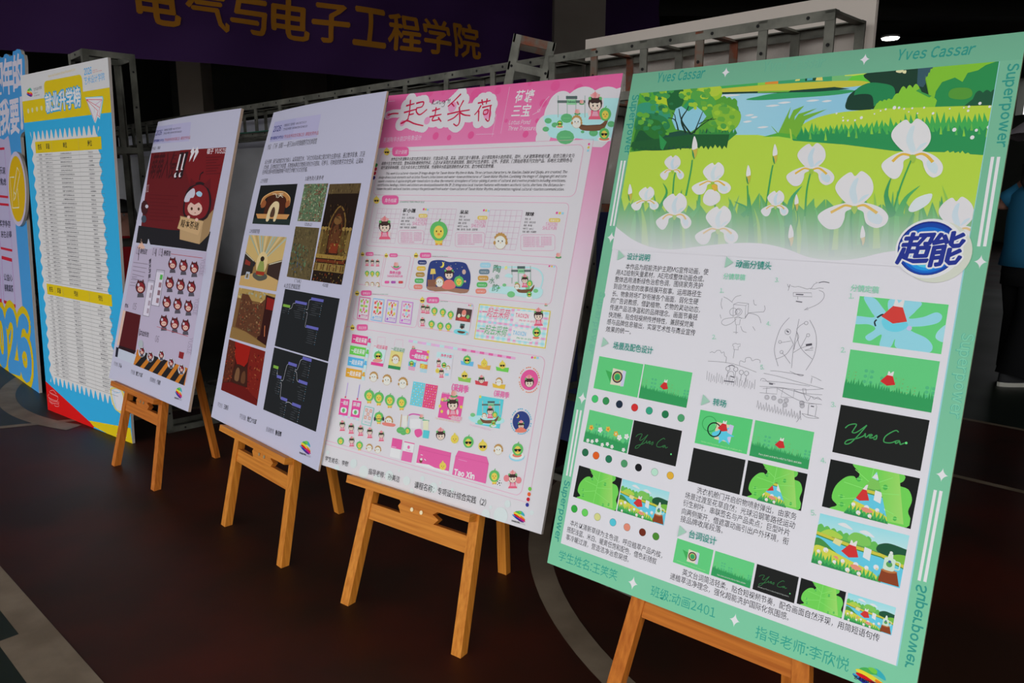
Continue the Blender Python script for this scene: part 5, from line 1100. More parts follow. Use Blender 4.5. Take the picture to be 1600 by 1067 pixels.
# row four: pattern cards, emoticons, gingham tickets
for i, (x0, y0, c, c2) in enumerate(((88, 652, 'b8327a', '8fb04a'), (174, 662, '6a9fcf', 'c4504a'), (262, 671, '9a62b5', 'c0b04a'), (354, 680, 'b35ab8', 'c78aa8'))):
    A.part('pattern_card', .0014); Zs(Z2); w, h = 72, 140; A.frame((x0, y0), (x0+w, y0+9), (x0-17, y0+h)); A.rect(0, 0, 1, 1, WH)
    A.line(rr_pts(.03, .02, .97, .98, .01, 1), .03, c, closed=True); A.line(rr_pts(.09, .055, .91, .945, .01, 1), .012, c, closed=True)
    for k in range(4):
        for sx, sy in ((-1, -1), (1, -1), (-1, 1), (1, 1)): A.circ(.5+sx*.25, .40+sy*.2, .07, c2, 8); A.circ(.5+sx*.12, .40+sy*.27, .04, ['b8404a', 'c99a3a', '7fae50', 'c0507a'][k], 7)
        break
    for sx, sy in ((0, -1), (0, 1), (-1, 0), (1, 0)): A.blob([(.5, .4), (.5+sx*.2+sy*.08, .4+sy*.16+sx*.05), (.5+sx*.32, .4+sy*.24), (.5+sx*.2-sy*.08, .4+sy*.16-sx*.05)], ['d06a8a', '7fae50', 'c4504a', '8fb9cf'][(i+abs(sx)) % 4], 3)
    A.circ(.5, .4, .06, 'd3b95a', 9); A.circ(.22, .86, .06, c, 9); A.t('陶辛水韵', .36, .84, .88, .84, .07, c, bold=.02); A.line([(.36, .88), (.86, .88)], .012, c)
A.part('emoticons', .0014); Zs(Z3)
for x, y, k in ((622, 8, 'g'), (650, 12, 'g'), (694, 24, 'd'), (748, 32, 'd'), (798, 48, 'd'), (618, 92, 'g'), (676, 108, 'd'), (732, 120, 'd'), (784, 124, 'd')): girl(x, y-4, 17) if k == 'g' else duck(x, y, 22)
A.part('night_picture', .0014); Zs(Z3); A.frame((842, 4), (936, 16), (828, 84)); A.rect(0, 0, 1, 1, '4a3a38'); A.poly([(0, .7), (1, .72), (1, 1), (0, 1)], '8a3a38'); A.M = (lambda m: lambda x, y: m(x, y))(A.M); A.circ(.5, .45, .22, SKIN, 14); A.circ(.5, .30, .22, 'c9786a', 12); A.circ(.2, .6, .16, 'd0c4b0', 10); A.circ(.8, .6, .16, '6aa55a', 10); A.blob([(.2, .9), (.5, .62), (.8, .9)], 'b8453c', 4)
A.part('gateway_picture', .0014); Zs(Z3); A.frame((830, 88), (926, 100), (816, 168)); A.rect(0, 0, 1, 1, 'b9c0c2'); A.blob([(.05, .7), (.5, .6), (.95, .75), (.9, 1), (.1, .98)], '6fbcc4', 4); A.rect(.35, .15, .65, .5, '3f5a58'); A.circ(.5, .5, .14, SKIN, 10); A.circ(.5, .42, .14, HAIR, 10); A.blob([(.25, .75), (.75, .75), (.65, .9), (.35, .9)], '5a4030', 3); A.circ(.9, .9, .09, 'd58f88', 8)
A.part('gingham_tickets', .0014); Zs(Z3); A.frame((982, -22), (1440, 24), (948, 204)); A.rect(0, 0, 1, 1, 'c9b950'); A.rect(.012, .03, .988, .97, 'd0d3d6')
for i in range(13): A.rect(.02+i*.076, .03, .02+i*.076+.04, .97, 'a9cdda' if i % 4 < 2 else 'd6b5c4')
for j in range(7): A.rect(.012, .05+j*.135, .988, .05+j*.135+.06, 'd3a9bd' if j % 2 else 'a6c9d8')
for i in range(13):
    for j in range(7): A.rect(.02+i*.076, .05+j*.135, .06+i*.076, .11+j*.135, ['8fc0d4', 'cf8fae'][(i//2+j) % 2])
for y, c in ((.34, 'c4456a'), (.82, '3f9a5a')):
    A.fat('一起去采荷', .06, y, .46, y, .26, WH, .03, 8, shear=.15); A.t('一起去采荷', .06, y, .46, y, .26, c, shear=.15); A.poly(rr_pts(.52, y-.26, .82, y+.06, (.02, .05)), 'd3d2d6'); A.t('TAOXIN', .54, y-.08, .72, y-.08, .10, c if y < .5 else '5aa0c0', style='b'); A.t('陶辛水韵', .60, y+.02, .80, y+.02, .05, c)
Zs(Z3); girl(1362, 52, 34); E(1346, 196, 32, 16, 'd0cbc4'); E(1346, 196, 22, 8, 'cf6a50'); duck(1350, 162, 30, True, False)
# goods
A.part('ticket_set', .0014); Zs(Z3)
for i, (c, y) in enumerate((('cc3f7c', 172), ('5fb84a', 244), ('4f9fcc', 316), ('cf9430', 388))):
    x = 168-i*12.5; A.frame((x, y), (x+100, y+17), (x-6, y+56)); A.rect(0, 0, 1, 1, c); A.fat('一起去采荷', .08, .8, .94, .8, .55, 'd3c6cc', .015, 4); A.M = None; Zs(Z3); A.frame((x+104, y+16), (x+122, y+20), (x+96, y+78)); A.rect(0, 0, 1, 1, 'a9c9d6'); A.rect(0, .4, 1, .6, c); A.circ(.5, .3, .16, c, 10); Zs(Z3)
A.part('paper_bag', .0014); Zs(Z3); A.line([(326, 232), (332, 190), (380, 194), (376, 240)], 1.6, LN); A.frame((310, 240), (388, 252), (286, 368)); A.rect(0, .15, 1, .85, 'b4d2da'); A.rect(0, .85, 1, 1, 'cf3f80'); A.t('一起去采荷', -.02, .16, 1.08, .18, .2, 'c9466f'); Zs(Z3); duck(334, 312, 30, True, False); E(330, 342, 32, 12, 'cf8a80')
A.part('paper_bag', .0014); Zs(Z3); A.line([(436, 250), (444, 205), (494, 210), (490, 256)], 1.6, LN); A.frame((420, 256), (498, 268), (396, 390)); A.rect(0, .15, 1, .85, 'c8bd78'); A.rect(0, .85, 1, 1, '2f7f4c'); A.t('一起去采荷', -.02, .16, 1.08, .18, .2, '3f8f5c'); Zs(Z3); puff(446, 334, 30)
A.part('fan_set', .0014); Zs(Z3); A.frame((540, 262), (660, 282), (524, 400)); A.poly(rr_pts(.0, .02, 1.0, .52, (.14, .2)), 'cf4f8a'); A.rect(.35, .05, .65, .12, WH); A.fat('一起去采荷', .12, .42, .9, .42, .2, WH, .012, 5); A.rect(.05, .5, .4, .62, '9fc9da'); A.rect(.6, .5, .98, .62, '9fc9da'); A.rect(.0, .62, .38, .82, '4f9ac4'); A.rect(.62, .62, 1.0, .82, 'cf8a3a')
for yy in (.84, .90, .96): A.rect(.02, yy, .36, yy+.03, 'cf6a9a'); A.rect(.64, yy, 1.0, yy+.03, '7fb9d6')
Zs(Z3); duck(548, 362, 18, True, False); duck(620, 380, 18, False, False, False); lily(560, 258, 16); E(654, 286, 8, 10, YEL); E(650, 322, 8, 10, YEL)
A.part('sticker_sheet', .0014); Zs(Z3); A.frame((708, 282), (818, 296), (684, 450)); A.rect(0, 0, 1, 1, 'bfbec4'); A.rect(.04, .02, .96, .22, 'a9c6d6'); A.t('陶辛水韵', .3, .19, .92, .19, .12, 'c9466f', bold=.02); Zs(Z3); girl(722, 352, 16); duck(756, 372, 18, True, False); duck(714, 408, 18, False, False, False); puff(782, 390, 16); girl(740, 416, 18); A.rect(762, 424, 786, 440, '7fb9d6')
A.part('ribbon_tape', .0014); Zs(Z3)
for i in range(24):
    x = 530+i*28.5; y = 208+i*4.7; A.poly([(x, y), (x+28.5, y+4.7), (x+27, y+20), (x-2, y+15)], ['c9a0c4', 'a9c9e0', 'd5a0bb'][i % 3] if i < 11 else ['cf5f94', 'd59ab8'][i % 2])
    if i > 10 and i % 3 == 0: E(x+8, y+26, 12, 6, 'd9b5c5', 8)
for i, (x, y, c, k) in enumerate(((904, 340, '5fa5cf', 'dc'), (1013, 364, 'cf9a4a', 'y'), (1130, 378, '63b54a', 'yc'), (887, 444, '7fae4c', 'yc'), (996, 466, 'b8404a', 'g'), (1108, 486, 'c9a63c', 'p'))):
    A.part('badge_sticker', .0014); Zs(Z3); A.poly([(x-42, y+2), (x-14, y+10), (x+16, y+10), (x+42, y+10), (x+36, y+40), (x-38, y+28)], c)
    duck(x, y-2, 28, True, False) if k == 'dc' else duck(x, y-4, 28, False, False, False) if k == 'y' else duck(x, y-6, 28, True, False, False) if k == 'yc' else girl(x, y, 22, False) if k == 'g' else puff(x, y-8, 26)
for i, (x, y, c) in enumerate(((1302, 466, 'cf7f5a'), (1250, 732, '4fa0b8'))):
    A.part('round_badge', .0014); Zs(Z3)
    for k in range(34):
        t_ = 2*math.pi*k/34; s_ = 'The season of picking lotus · '[k % 30]
        if s_ != ' ': o = (x+64*math.cos(t_-1.9), y+80*math.sin(t_-1.9)); A.line([o, (o[0]+8*math.cos(t_-.4), o[1]+9*math.sin(t_-.4))], 7, c)
    A.circ(x, y, 66, 'cf4f86' if i == 0 else '2c3a70', 30); girl(x, y+14, 34, i == 0 and False) if i == 0 else girl(x, y+26, 24, False)
    if i == 1: A.circ(x-22, y-34, 12, 'd0b850', 12); A.circ(x-27, y-36, 10, '2c3a70', 12); A.blob([(x-40, y+62), (x, y+36), (x+36, y+60), (x, y+72)], 'c9705f', 4)
# creatures in rows
for i, (x, y, k, s) in enumerate(((305, 446, 'p', 32), (390, 466, 'p', 34), (492, 486, 'p', 36), (276, 566, 'd', 36), (338, 580, 'd', 36), (408, 596, 'd', 36), (484, 610, 'd', 36), (338, 704, 'd', 32), (402, 728, 'p', 30))):
    A.part('creature_sticker', .0014); Zs(Z3); puff(x, y, s) if k == 'p' else duck(x, y, s)
    if i == 7: A.line([(310, 716), (368, 716)], 4, '33333a'); E(312, 716, 6, 14, '33333a'); E(366, 716, 6, 14, '33333a')
    if i == 8: A.blob([(364, 738), (440, 748), (432, 766), (368, 756)], 'c9746a', 3)
for i, (x, y, c, c2) in enumerate(((560, 475, '5fb5c4', 'cfa23c'), (640, 490, 'cf3f74', 'cf9f3c'))):
    A.part('pattern_sheet', .0014); Zs(Z3); A.frame((x, y), (x+76, y+13), (x-24, y+150)); A.rect(0, 0, 1, 1, c)
    for r in range(9):
        for q in range(5): A.circ(.12+q*.19+(r % 2)*.04, .08+r*.105, .024, c2 if (q+r) % 3 else 'd6d0c0', 7)
for i, x in enumerate((120, 196)):
    A.part('lanyard_card', .0014); Zs(Z3); y = 484+i*12; A.line([(x+20, y), (x+6, y+88)], 5, '8a7ac0' if i else 'a68ac4'); A.circ(x+4, y+92, 7, 'c4405a', 8); A.frame((x-26, y+100), (x+30, y+108), (x-40, y+204)); A.rect(0, 0, 1, 1, 'cf4587'); A.fat('一起去' if i == 0 else '采荷', .1, .36, .9, .36, .26, WH, .01, 4); A.poly(rr_pts(.15, .52, .85, .86, (.2, .12)), 'c3d2c8'); A.circ(.5, .7, .13, '5a9f5c', 10)
A.part('ribbon_tape', .0014); Zs(Z3)
for i in range(7): x = 86+i*17.5; y = 684+i*4.6; A.poly([(x, y), (x+17.5, y+4.6), (x+16, y+16), (x-2, y+11)], ['a9c9e0', 'd5a0c4'][i % 2])
A.part('stamp_card', .0014); Zs(Z3); A.frame((248, 632), (308, 646), (226, 748)); A.rect(0, 0, 1, 1, '4fb0a4'); A.rect(.05, .03, .95, .97, WH)
for sx, sy in ((.28, .2), (.72, .2), (.5, .4), (.28, .6), (.72, .6)): A.rect(sx-.14, sy-.09, sx+.14, sy+.09, 'b98a80'); A.circ(sx, sy, .05, 'd0b5a5', 8)
A.t('陶辛水韵', .3, .88, .9, .88, .09, '4fa094')
A.part('poster_sheet', .0014); Zs(Z3); A.frame((742, 552), (884, 574), (716, 706)); A.rect(0, 0, 1, 1, 'cf4f8c'); Zs(Z3); A.fat('(采荷季', 802, 536, 908, 552, 48, 'cf5f94', 2.0, 6); A.t('陶辛水韵', 744, 556, 790, 562, 14, 'cf5f94'); girl(812, 620, 42); lily(762, 590, 22); lily(820, 556, 34)
for x, y in ((746, 592), (742, 668), (866, 640), (730, 634)): E(x, y, 9, 11, YEL, 8)
A.fat('一起去采荷', 786, 716, 868, 728, 24, WH, 3, 6); A.t('一起去采荷', 786, 716, 868, 728, 24, 'c9466f'); A.t('The season of picking lotus', 698, 716, 858, 744, 12, 'd0a890', style='s')
A.part('poster_sheet', .0014); Zs(Z3); A.frame((982, 566), (1138, 592), (956, 748)); A.rect(0, 0, 1, 1, '52b5bd'); Zs(Z3); A.fat('(采荷季', 1074, 570, 1170, 586, 40, 'cf6f9a', 1.6, 6); A.circ(988, 574, 10, 'd3b95a', 10); paifang(1002, 600, 110, 90); A.blob([(916, 700), (1000, 694), (1120, 706), (1136, 740), (1040, 752), (940, 736)], '9fd0d0'); pads([(990, 736, 24), (940, 690, 18), (1105, 716, 20), (1060, 760, 16)], '6aae74'); boat(1044, 706, 34); girl(1052, 664, 24); duck(1082, 690, 20, False, False); puff(1014, 696, 18); E(1074, 760, 18, 8, 'd3cfc6'); duck(1074, 742, 16, True, False); A.t('The season of picking lotus', 918, 756, 1054, 792, 12, 'd3a0b5', style='s')
# lowest rows
for i, (x, y, s) in enumerate(((186, 104, 20), (243, 122, 20), (303, 136, 20), (362, 150, 20), (436, 170, 20), (246, 206, 19))):
    A.part('girl_sticker', .0014); Zs(Z4); girl(x, y-8, s)
for i, (x, y, k) in enumerate(((175, 202, 'd'), (296, 228, 'd'), (359, 244, 'p'), (414, 256, 'p'))):
    A.part('creature_sticker', .0014); Zs(Z4); duck(x, y, 24, False, k == 'd' and i == 1) if k == 'd' else puff(x, y, 24)
A.part('gate_display', .0014); Zs(Z4); A.line([(566, 30), (556, 120)], 5, 'b5965a'); A.line([(606, 34), (596, 118)], 4, 'b5965a'); A.rect(572, 40, 602, 110, 'cfcabf'); A.line([(612, 36), (640, 28), (690, 36)], 9, 'b85a9a', 4); A.line([(614, 44), (606, 130)], 7, 'a5b9e0'); A.rect(620, 60, 690, 120, 'd3d0d6'); lily(694, 44, 22); A.line([(700, 66), (742, 72)], 8, '4f9f80'); A.rect(704, 70, 738, 130, 'd0c6a8'); A.poly([(706, 130), (746, 136), (738, 186), (700, 180)], '4fb0b8'); A.blob([(652, 130), (690, 126), (696, 160), (670, 178), (652, 160)], 'cf4f8a', 4); pads([(560, 132, 30), (578, 148, 22)], '5a9f5c'); duck(604, 136, 22, False, False)
for i, (x, y, s, k) in enumerate(((816, 162, 34, 'g'), (906, 188, 34, 'y'), (994, 208, 38, 'dc'), (1086, 234, 38, 'yc'), (1186, 256, 34, 'p'))):
    A.part('head_sticker', .0014); Zs(Z4); girl(x, y, s, False) if k == 'g' else duck(x, y, s, False, False, False) if k == 'y' else duck(x, y, s, True, False) if k == 'dc' else duck(x, y, s, True, False, False) if k == 'yc' else puff(x, y, s)
A.part('swim_ring_sticker', .0014); Zs(Z4); E(1304, 300, 50, 32, '86b9d3'); E(1306, 294, 46, 26, 'd3cbc4'); E(1306, 292, 30, 14, 'cf7058'); duck(1310, 256, 40, True, False)
A.part('letter_paper', .0014); Zs(Z4); A.frame((508, 180), (572, 194), (490, 300)); A.rect(0, 0, 1, 1, 'cfcbd0'); A.rect(0, 0, 1, .52, 'cf4f8a'); A.rect(.05, .44, .5, .48, 'd9a0ba')
A.part('letter_paper', .0014); Zs(Z4); A.frame((584, 202), (650, 216), (562, 324)); A.rect(0, 0, 1, 1, 'd3cfd3'); A.rect(0, 0, 1, .05, 'cf4f8a'); A.rect(0, .5, 1, 1, 'cf5f94'); A.circ(.5, .26, .09, 'cf5f94', 12); A.t('陶辛水韵', .3, .46, .74, .46, .06, 'cf5f94')
A.part('envelope', .0014); Zs(Z4); A.poly([(680, 226), (884, 276), (866, 408), (656, 350)], 'd3cfd3'); A.poly([(680, 226), (884, 276), (868, 394), (780, 372), (740, 352), (660, 340)], 'cf548c'); A.line([(676, 252), (880, 302)], 1.5, 'b8457a'); duck(830, 362, 30, False, False, False); E(690, 326, 10, 16, '6a4030'); E(692, 318, 8, 8, 'd9c8c0'); A.line([(688, 288), (702, 292)], 4, 'd9cdd3'); A.line([(712, 316), (722, 326)], 5, 'd9cdd3')
A.part('envelope', .0014); Zs(Z4); A.poly([(930, 262), (1110, 302), (1124, 346), (1104, 474), (890, 416), (912, 296)], 'cf5a90'); A.line([(912, 296), (1124, 346)], 1.5, 'b8457a'); A.fat('Tao Xin', 900, 414, 1030, 446, 34, 'd3cbd0', 1.4, 6, style='b'); A.line([(930, 318), (985, 332)], 4, 'd884a8')
A.part('creature_sticker', .0014); Zs(Z4); duck(1160, 426, 38); A.circ(1192, 470, 18, 'd3d0d0', 14); A.circ(1192, 470, 6, '22222a', 6)
for k in range(5): A.circ(1192+12*math.cos(k*1.257), 470+15*math.sin(k*1.257), 4, '22222a', 5)
A.part('girl_sticker', .0014); Zs(Z4); girl(1278, 436, 34); E(1238, 440, 18, 22, 'd5747a'); E(1316, 452, 18, 22, 'd5747a')
# foot of the sheet
for x, y, r in ((92, 275, 14), (150, 380, 24), (258, 345, 30), (322, 400, 42), (408, 445, 34), (486, 425, 36), (598, 456, 30), (550, 390, 10), (630, 522, 18), (700, 444, 18), (770, 500, 34), (815, 470, 10), (1105, 672, 34), (1200, 680, 56), (1245, 604, 24), (1137, 626, 12), (1400, 660, 16), (890, 515, 14)): A.part('pale_dot', .0014); Zs(Z4); A.circ(x, y, r, 'bac3c1', 22)
A.part('foot_lettering', .0017); Zs(Z4)
A.t('学生姓名：李慰', 74, 328, 222, 366, 34, '262428'); A.t('指导老师：孙美洁', 352, 412, 550, 468, 40, '262428'); A.t('课程名称：专项设计综合实践（2）', 646, 502, 1104, 622, 46, '262428')
Zs(Z4); rainbow_logo(A, (1284, 636), (1372, 660), (1270, 716), base=.0016)
A.flush()
# ================================================================ the white board with exhibition photographs
c_root = empty('poster_board', tuple(BC.P(BC.w/2, 0))); tag(c_root, 'white poster with cave gallery photos and two black node diagrams', 'poster board', 'student poster boards')
panel_mesh(BC, 'panel', M_white2, M_edge_tan, c_root)
A = Art(BC, c_root)
Y1 = (330, 140, 610, 430, 1030); Y2 = (320, 420, 610, 740, 967); Y3 = (395, 270, 585, 470, 1014); Y4 = (340, 350, 470, 640, 478); Y5 = (405, 440, 535, 680, 578)
K = '2e2c36'
def course_header(A, z, tl, tr, bl):
    A.part('course_header', .0001); A.Z(*z); A.frame(tl, tr, bl)
    A.grad([(0, 0), (.5, 0), (.5, 1), (0, 1)], ['9d9cb8', 'a6a2bc', 'a39fbc', '9c9ab9']); A.grad([(.5, 0), (1, 0), (1, 1), (.5, 1)], ['a6a2bc', 'aaa9bb', 'aaa9bb', 'a39fbc'])
    A.t('2026', .02, .50, .20, .50, .26, '2a2c6c', style='b'); A.line([(.23, .2), (.23, .52)], .012, '4a4a70')
    A.t('安徽信息工程学院', .26, .33, .50, .33, .13, '33324a'); A.t('ANHUI INSTITUTE OF', .52, .31, .74, .31, .09, '33324a'); A.t('艺术设计学院', .26, .52, .44, .52, .13, '33324a'); A.t('INFORMATION TECHNOLOGY', .46, .50, .78, .50, .09, '33324a')
    A.t('数字媒体技术专业', .0, .90, .30, .90, .16, '33357a', bold=.012); A.t('《专业技术综合实践(2)》课程优秀作品', .31, .90, 1.02, .90, .17, 'a04a5a')
course_header(A, Y1, (366, 186), (632, 142), (336, 302))
A.part('text_block', .0001); A.Z(*Y1)
A.t('作品：《飞天·丝路》——基于IdeaVR的敦煌数字文化体验馆', 322, 346, 604, 312, 30, K)
A.part('text_block', .0001); A.Z(*Y1)
A.t('设计说明：展厅以敦煌文化为核心，以莫高窟艺术、飞天文化和丝绸之路文明为主要内容，通过数字影像、沉浸', 306, 430, 880, 386, 26, K); A.t('式场景、互动体验及艺术装置，将敦煌从静态文物展示转化为可感知、可参与、可体验的数字文化空间，让观众', 300, 460, 872, 424, 26, K); A.t('在参观过程中感受敦煌跨越千年的艺术魅力与文化价值。', 292, 488, 552, 472, 26, K)
A.part('captions', .0001); A.Z(*Y1)
A.t('1.外景图', 282, 537, 321, 535, 24, K); A.t('3.配色及元素参考', 538, 525, 644, 519, 26, K); A.t('2.内部细节图', 219, 824, 276, 827, 24, K); A.t('(五台山)', 536, 782, 578, 786, 20, K)
A.Z(*Y2); A.t('(飞天)', 466, 70, 500, 76, 20, K); A.t('420窟', 612, 92, 641, 98, 20, K); A.t('4.交互逻辑蓝图', 412, 100, 494, 108, 26, K)
def picture(z, tl, tr, bl, fn):
    A.part('photo_print', .0001); A.Z(*z); A.frame(tl, tr, bl); A.setclip([(0, 0), (1, 0), (1, 1), (0, 1)]); fn(); A.clip = None
def speck(n, pal, seed, s0, s1, box=(0, 0, 1, 1), asp=1.0):
    r = random.Random(seed); st_ = A.step; A.step = 4e-6; A.z += 4e-5
    for i in range(n):
        x = box[0]+(box[2]-box[0])*r.random(); y = box[1]+(box[3]-box[1])*r.random(); s = s0+(s1-s0)*r.random(); a = r.random()*6; w = s*asp*(.5+r.random())
        A.poly([(x+w*math.cos(a), y+s*math.sin(a)), (x+w*.6*math.cos(a+1.7), y+s*.6*math.sin(a+1.7)), (x+w*math.cos(a+3), y+s*math.sin(a+3)), (x+w*.5*math.cos(a+4.6), y+s*.5*math.sin(a+4.6))], pal[i % len(pal)])
    A.step = st_; A.z += 4e-5
def hall_outside():
    A.rect(0, 0, 1, 1, '17191a'); A.poly([(0, .85), (1, .85), (1, 1), (0, 1)], '202b28'); A.poly([(.28, .22), (.80, .22), (.80, .74), (.26, .74)], '3f1d12'); A.blob([(.12, .46), (.18, .28), (.5, .17), (.84, .28), (.90, .46), (.82, .58), (.80, .40), (.72, .30), (.5, .25), (.28, .30), (.20, .42), (.22, .58)], 'a5713f')
    A.line([(.12, .50), (.16, .32), (.35, .20), (.52, .17), (.72, .20), (.88, .34), (.90, .52)], .025, 'c9a06c', 4); A.blob([(.13, .48), (.2, .38), (.27, .44), (.25, .56), (.16, .58)], '8a4f2c'); A.blob([(.80, .44), (.88, .40), (.90, .52), (.82, .58)], '8a4f2c')
    A.poly([(.05, .74), (.95, .74), (.90, .86), (.12, .86)], 'b5824e'); A.blob([(.36, .90), (.38, .62), (.46, .46), (.55, .42), (.63, .48), (.65, .66), (.62, .90), (.56, .90), (.56, .66), (.51, .56), (.46, .64), (.44, .90)], 'c9b48c'); A.blob([(.45, .80), (.46, .64), (.51, .58), (.56, .66), (.55, .80)], '4a3326'); A.t('飞天', .40, .34, .70, .33, .12, 'd0c0a8', bold=.01)
def hall_inside():
    A.rect(0, 0, 1, 1, '8a6a3e'); A.poly([(0, 0), (1, 0), (1, .42), (.68, .52), (.30, .52), (0, .34)], 'b59a62')
    for i in range(12): a = i/11; A.poly([(a, 0), (a+.05, 0), (.50, .5), (.48, .5)], ['8f9a86', 'c0a878', 'a38a58', '9aa598'][i % 4])
    A.circ(.5, .52, .22, 'c3ad7c', 20); A.poly([(0, .34), (.30, .50), (.30, .74), (0, .82)], '2c2420'); A.poly([(1, .42), (.68, .52), (.68, .72), (1, .80)], '33241f'); A.line([(1, .44), (.7, .53)], .02, 'b0a890'); A.line([(0, .36), (.28, .5)], .02, 'b0a890'); A.poly([(.05, .48), (.2, .53), (.2, .6), (.05, .58)], '7a2c22'); A.poly([(.0, .82), (.3, .74), (.68, .72), (1, .80), (1, 1), (0, 1)], 'b0905c')
    A.blob([(.34, .80), (.36, .72), (.66, .72), (.70, .80), (.52, .86)], '4a4a42'); A.blob([(.42, .74), (.44, .52), (.5, .46), (.56, .52), (.60, .74)], '7f8a48'); A.circ(.5, .44, .05, '2a2018', 10, 1.6); A.poly([(.40, .68), (.62, .68), (.62, .75), (.40, .75)], '8a2f1c'); A.poly([(.12, .86), (.24, .86), (.24, .72), (.14, .72)], '9aa0aa'); A.poly([(.15, .84), (.21, .84), (.21, .76), (.16, .76)], '6a5a3c'); A.line([(.3, .60), (.32, .52)], .06, '20202a')
def relic_wall():
    A.rect(0, 0, 1, 1, '6a4c2c'); A.poly([(0, 0), (1, 0), (1, .2), (0, .2)], '9a7f48'); speck(30, ['8a9080', 'b09a60', '7a6a3c'], 3, .02, .05, (0, 0, 1, .2)); A.poly([(.76, .04), (1, .06), (1, 1), (.74, .9)], '2c100e'); A.poly([(.8, .08), (1, .1), (1, .3), (.82, .3)], '7a1a16'); A.poly([(.12, .10), (.30, .10), (.48, .26), (.66, .22), (.78, .10), (.80, .80), (.70, .86), (.40, .80), (.10, .76)], '53311f'); speck(170, ['6f4a30', '7f3a26', '4a2a1c', '8a6a48', '5f5a40', '3a2418'], 5, .01, .03, (.14, .22, .76, .78)); A.poly([(0, .78), (.4, .80), (.72, .88), (1, .95), (1, 1), (0, 1)], '7f6238'); A.line([(.88, .60), (.92, .80)], .03, 'a5603c')
def red_cave():
    A.rect(0, 0, 1, 1, '3a0d09'); A.poly([(.18, 0), (.62, 0), (.60, .30), (.50, .44), (.34, .42), (.24, .28)], '8a150c'); A.poly([(.62, 0), (1, 0), (1, .9), (.7, .8), (.62, .4)], '6a1810'); A.poly([(.0, 0), (.18, 0), (.26, .4), (.22, .78), (0, .85)], '4f2214'); A.blob([(.26, .76), (.27, .48), (.36, .40), (.58, .42), (.64, .52), (.64, .76)], '33180f'); A.blob([(.32, .7), (.33, .52), (.38, .46), (.43, .52), (.43, .70)], '6a4a30'); A.blob([(.50, .70), (.50, .54), (.56, .48), (.60, .56), (.60, .70)], '573520'); A.poly([(0, .86), (.25, .78), (.66, .76), (1, .92), (1, 1), (0, 1)], '5a100c'); speck(60, ['6a3a22', '7a1c12', '2c0a08', '8a4a28'], 8, .01, .03, (0, .1, .24, .8)); speck(50, ['7f2a18', '8a4a2a', '4a100c'], 9, .01, .03, (.68, .1, 1, .8))
def mural_green(): A.rect(0, 0, 1, 1, '56684c'); speck(420, ['6f8a66', '4a6a50', '7a5a44', '8a9a78', '5a4030', '3f5040', 'a09a80', '6a3a30', '88785c'], 21, .015, .045)
def mural_olive(): A.rect(0, 0, 1, 1, '55492f'); speck(150, ['6a5c3c', '4a4028', '3c3a26', '5f5434'], 31, .015, .05); speck(70, ['4f6a4c', '3f5a44', '5f7452', '2f4038'], 32, .015, .045, (.0, .35, .7, .75)); speck(24, ['3a5578', '2f4060', '4a6a88'], 33, .01, .03, (.05, .4, .6, .9)); speck(50, ['221f16', '2c2a1c'], 34, .006, .02)
def buddha_cave():
    A.rect(0, 0, 1, 1, '1d120b'); A.poly([(0, 0), (1, 0), (1, .10), (0, .10)], '4f4028'); speck(40, ['6a5a38', '3a2c1a', '5a4a2c'], 41, .01, .03, (0, 0, 1, .1)); A.blob([(.25, .72), (.24, .42), (.34, .28), (.5, .22), (.68, .28), (.78, .42), (.78, .72)], '2f1a0e'); A.line([(.26, .70), (.25, .42), (.36, .29), (.5, .23), (.66, .29), (.76, .42), (.77, .70)], .018, '6f5528', 4); A.line([(.34, .66), (.34, .44), (.42, .34), (.5, .31), (.6, .35), (.67, .45), (.67, .66)], .014, '5a2a14', 4)
    A.circ(.5, .37, .045, '6a4a28', 12, 1.6); A.blob([(.38, .68), (.38, .48), (.46, .42), (.56, .42), (.64, .50), (.64, .68)], '54301a'); A.rect(.40, .60, .66, .70, '6f2c16'); 
    for x in (.06, .16, .24, .74, .84, .94): A.blob([(x-.05, .72), (x-.05, .52), (x, .45), (x+.05, .52), (x+.05, .72)], '6f5a30' if x in (.06, .94) else '54421f'); A.circ(x, .455, .02, '8a713c', 8, 1.6)
    A.rect(0, .72, 1, .76, '8a6f34'); A.rect(.04, .77, .96, .80, '5f2a14'); A.rect(0, .81, 1, .89, '7a6434')
    for i in range(14): A.rect(.03+i*.07, .82, .055+i*.07, .88, ['4a2410', '3a2a14', '8a7644'][i % 3])
    speck(200, ['7a6030', '5a3a1c', '96803f', '3a2412', '6a2c14'], 42, .006, .018, (0, .45, 1, 1), 1.4); speck(60, ['3a2414', '4f3a20', '2a1a10'], 43, .01, .025, (.1, .2, .9, .5))
def graph(seed, nodes, links):
    A.rect(0, 0, 1, 1, '1b1d1f'); st_ = A.step; A.step = 8e-6
    for p in links: A.line(p, .006, 'b0b0b6', 6)
    for x, y, w, c in nodes:
        A.poly([(x, y), (x+w, y), (x+w, y+.045), (x, y+.045)], c); r = random.Random(seed+int(x*99)+int(y*77))
        for i in range(7 if c[0] == '5' else 3):
            yy = y+.075+i*.034; xx = x+w*r.random()*.35; A.line([(xx, yy), (xx+w*(.35+.3*r.random()), yy)], .008, '3f4246')
            A.circ(x+w*.92, yy, .006, 'b9bac0' if i % 2 else '4f8fb0', 6)
    A.step = st_
picture(Y3, (66, 106), (374, 92), (-4, 424), hall_outside); picture(Y4, (182, 62), (398, 76), (124, 350), hall_inside); picture(Y4, (124, 365), (335, 405), (70, 652), relic_wall); picture(Y4, (66, 662), (275, 732), (20, 952), red_cave)
picture(Y3, (434, 94), (630, 88), (372, 402), mural_green); picture(Y3, (358, 447), (556, 460), (284, 866), mural_olive); picture(Y3, (642, 94), (905, 86), (487, 898), buddha_cave)
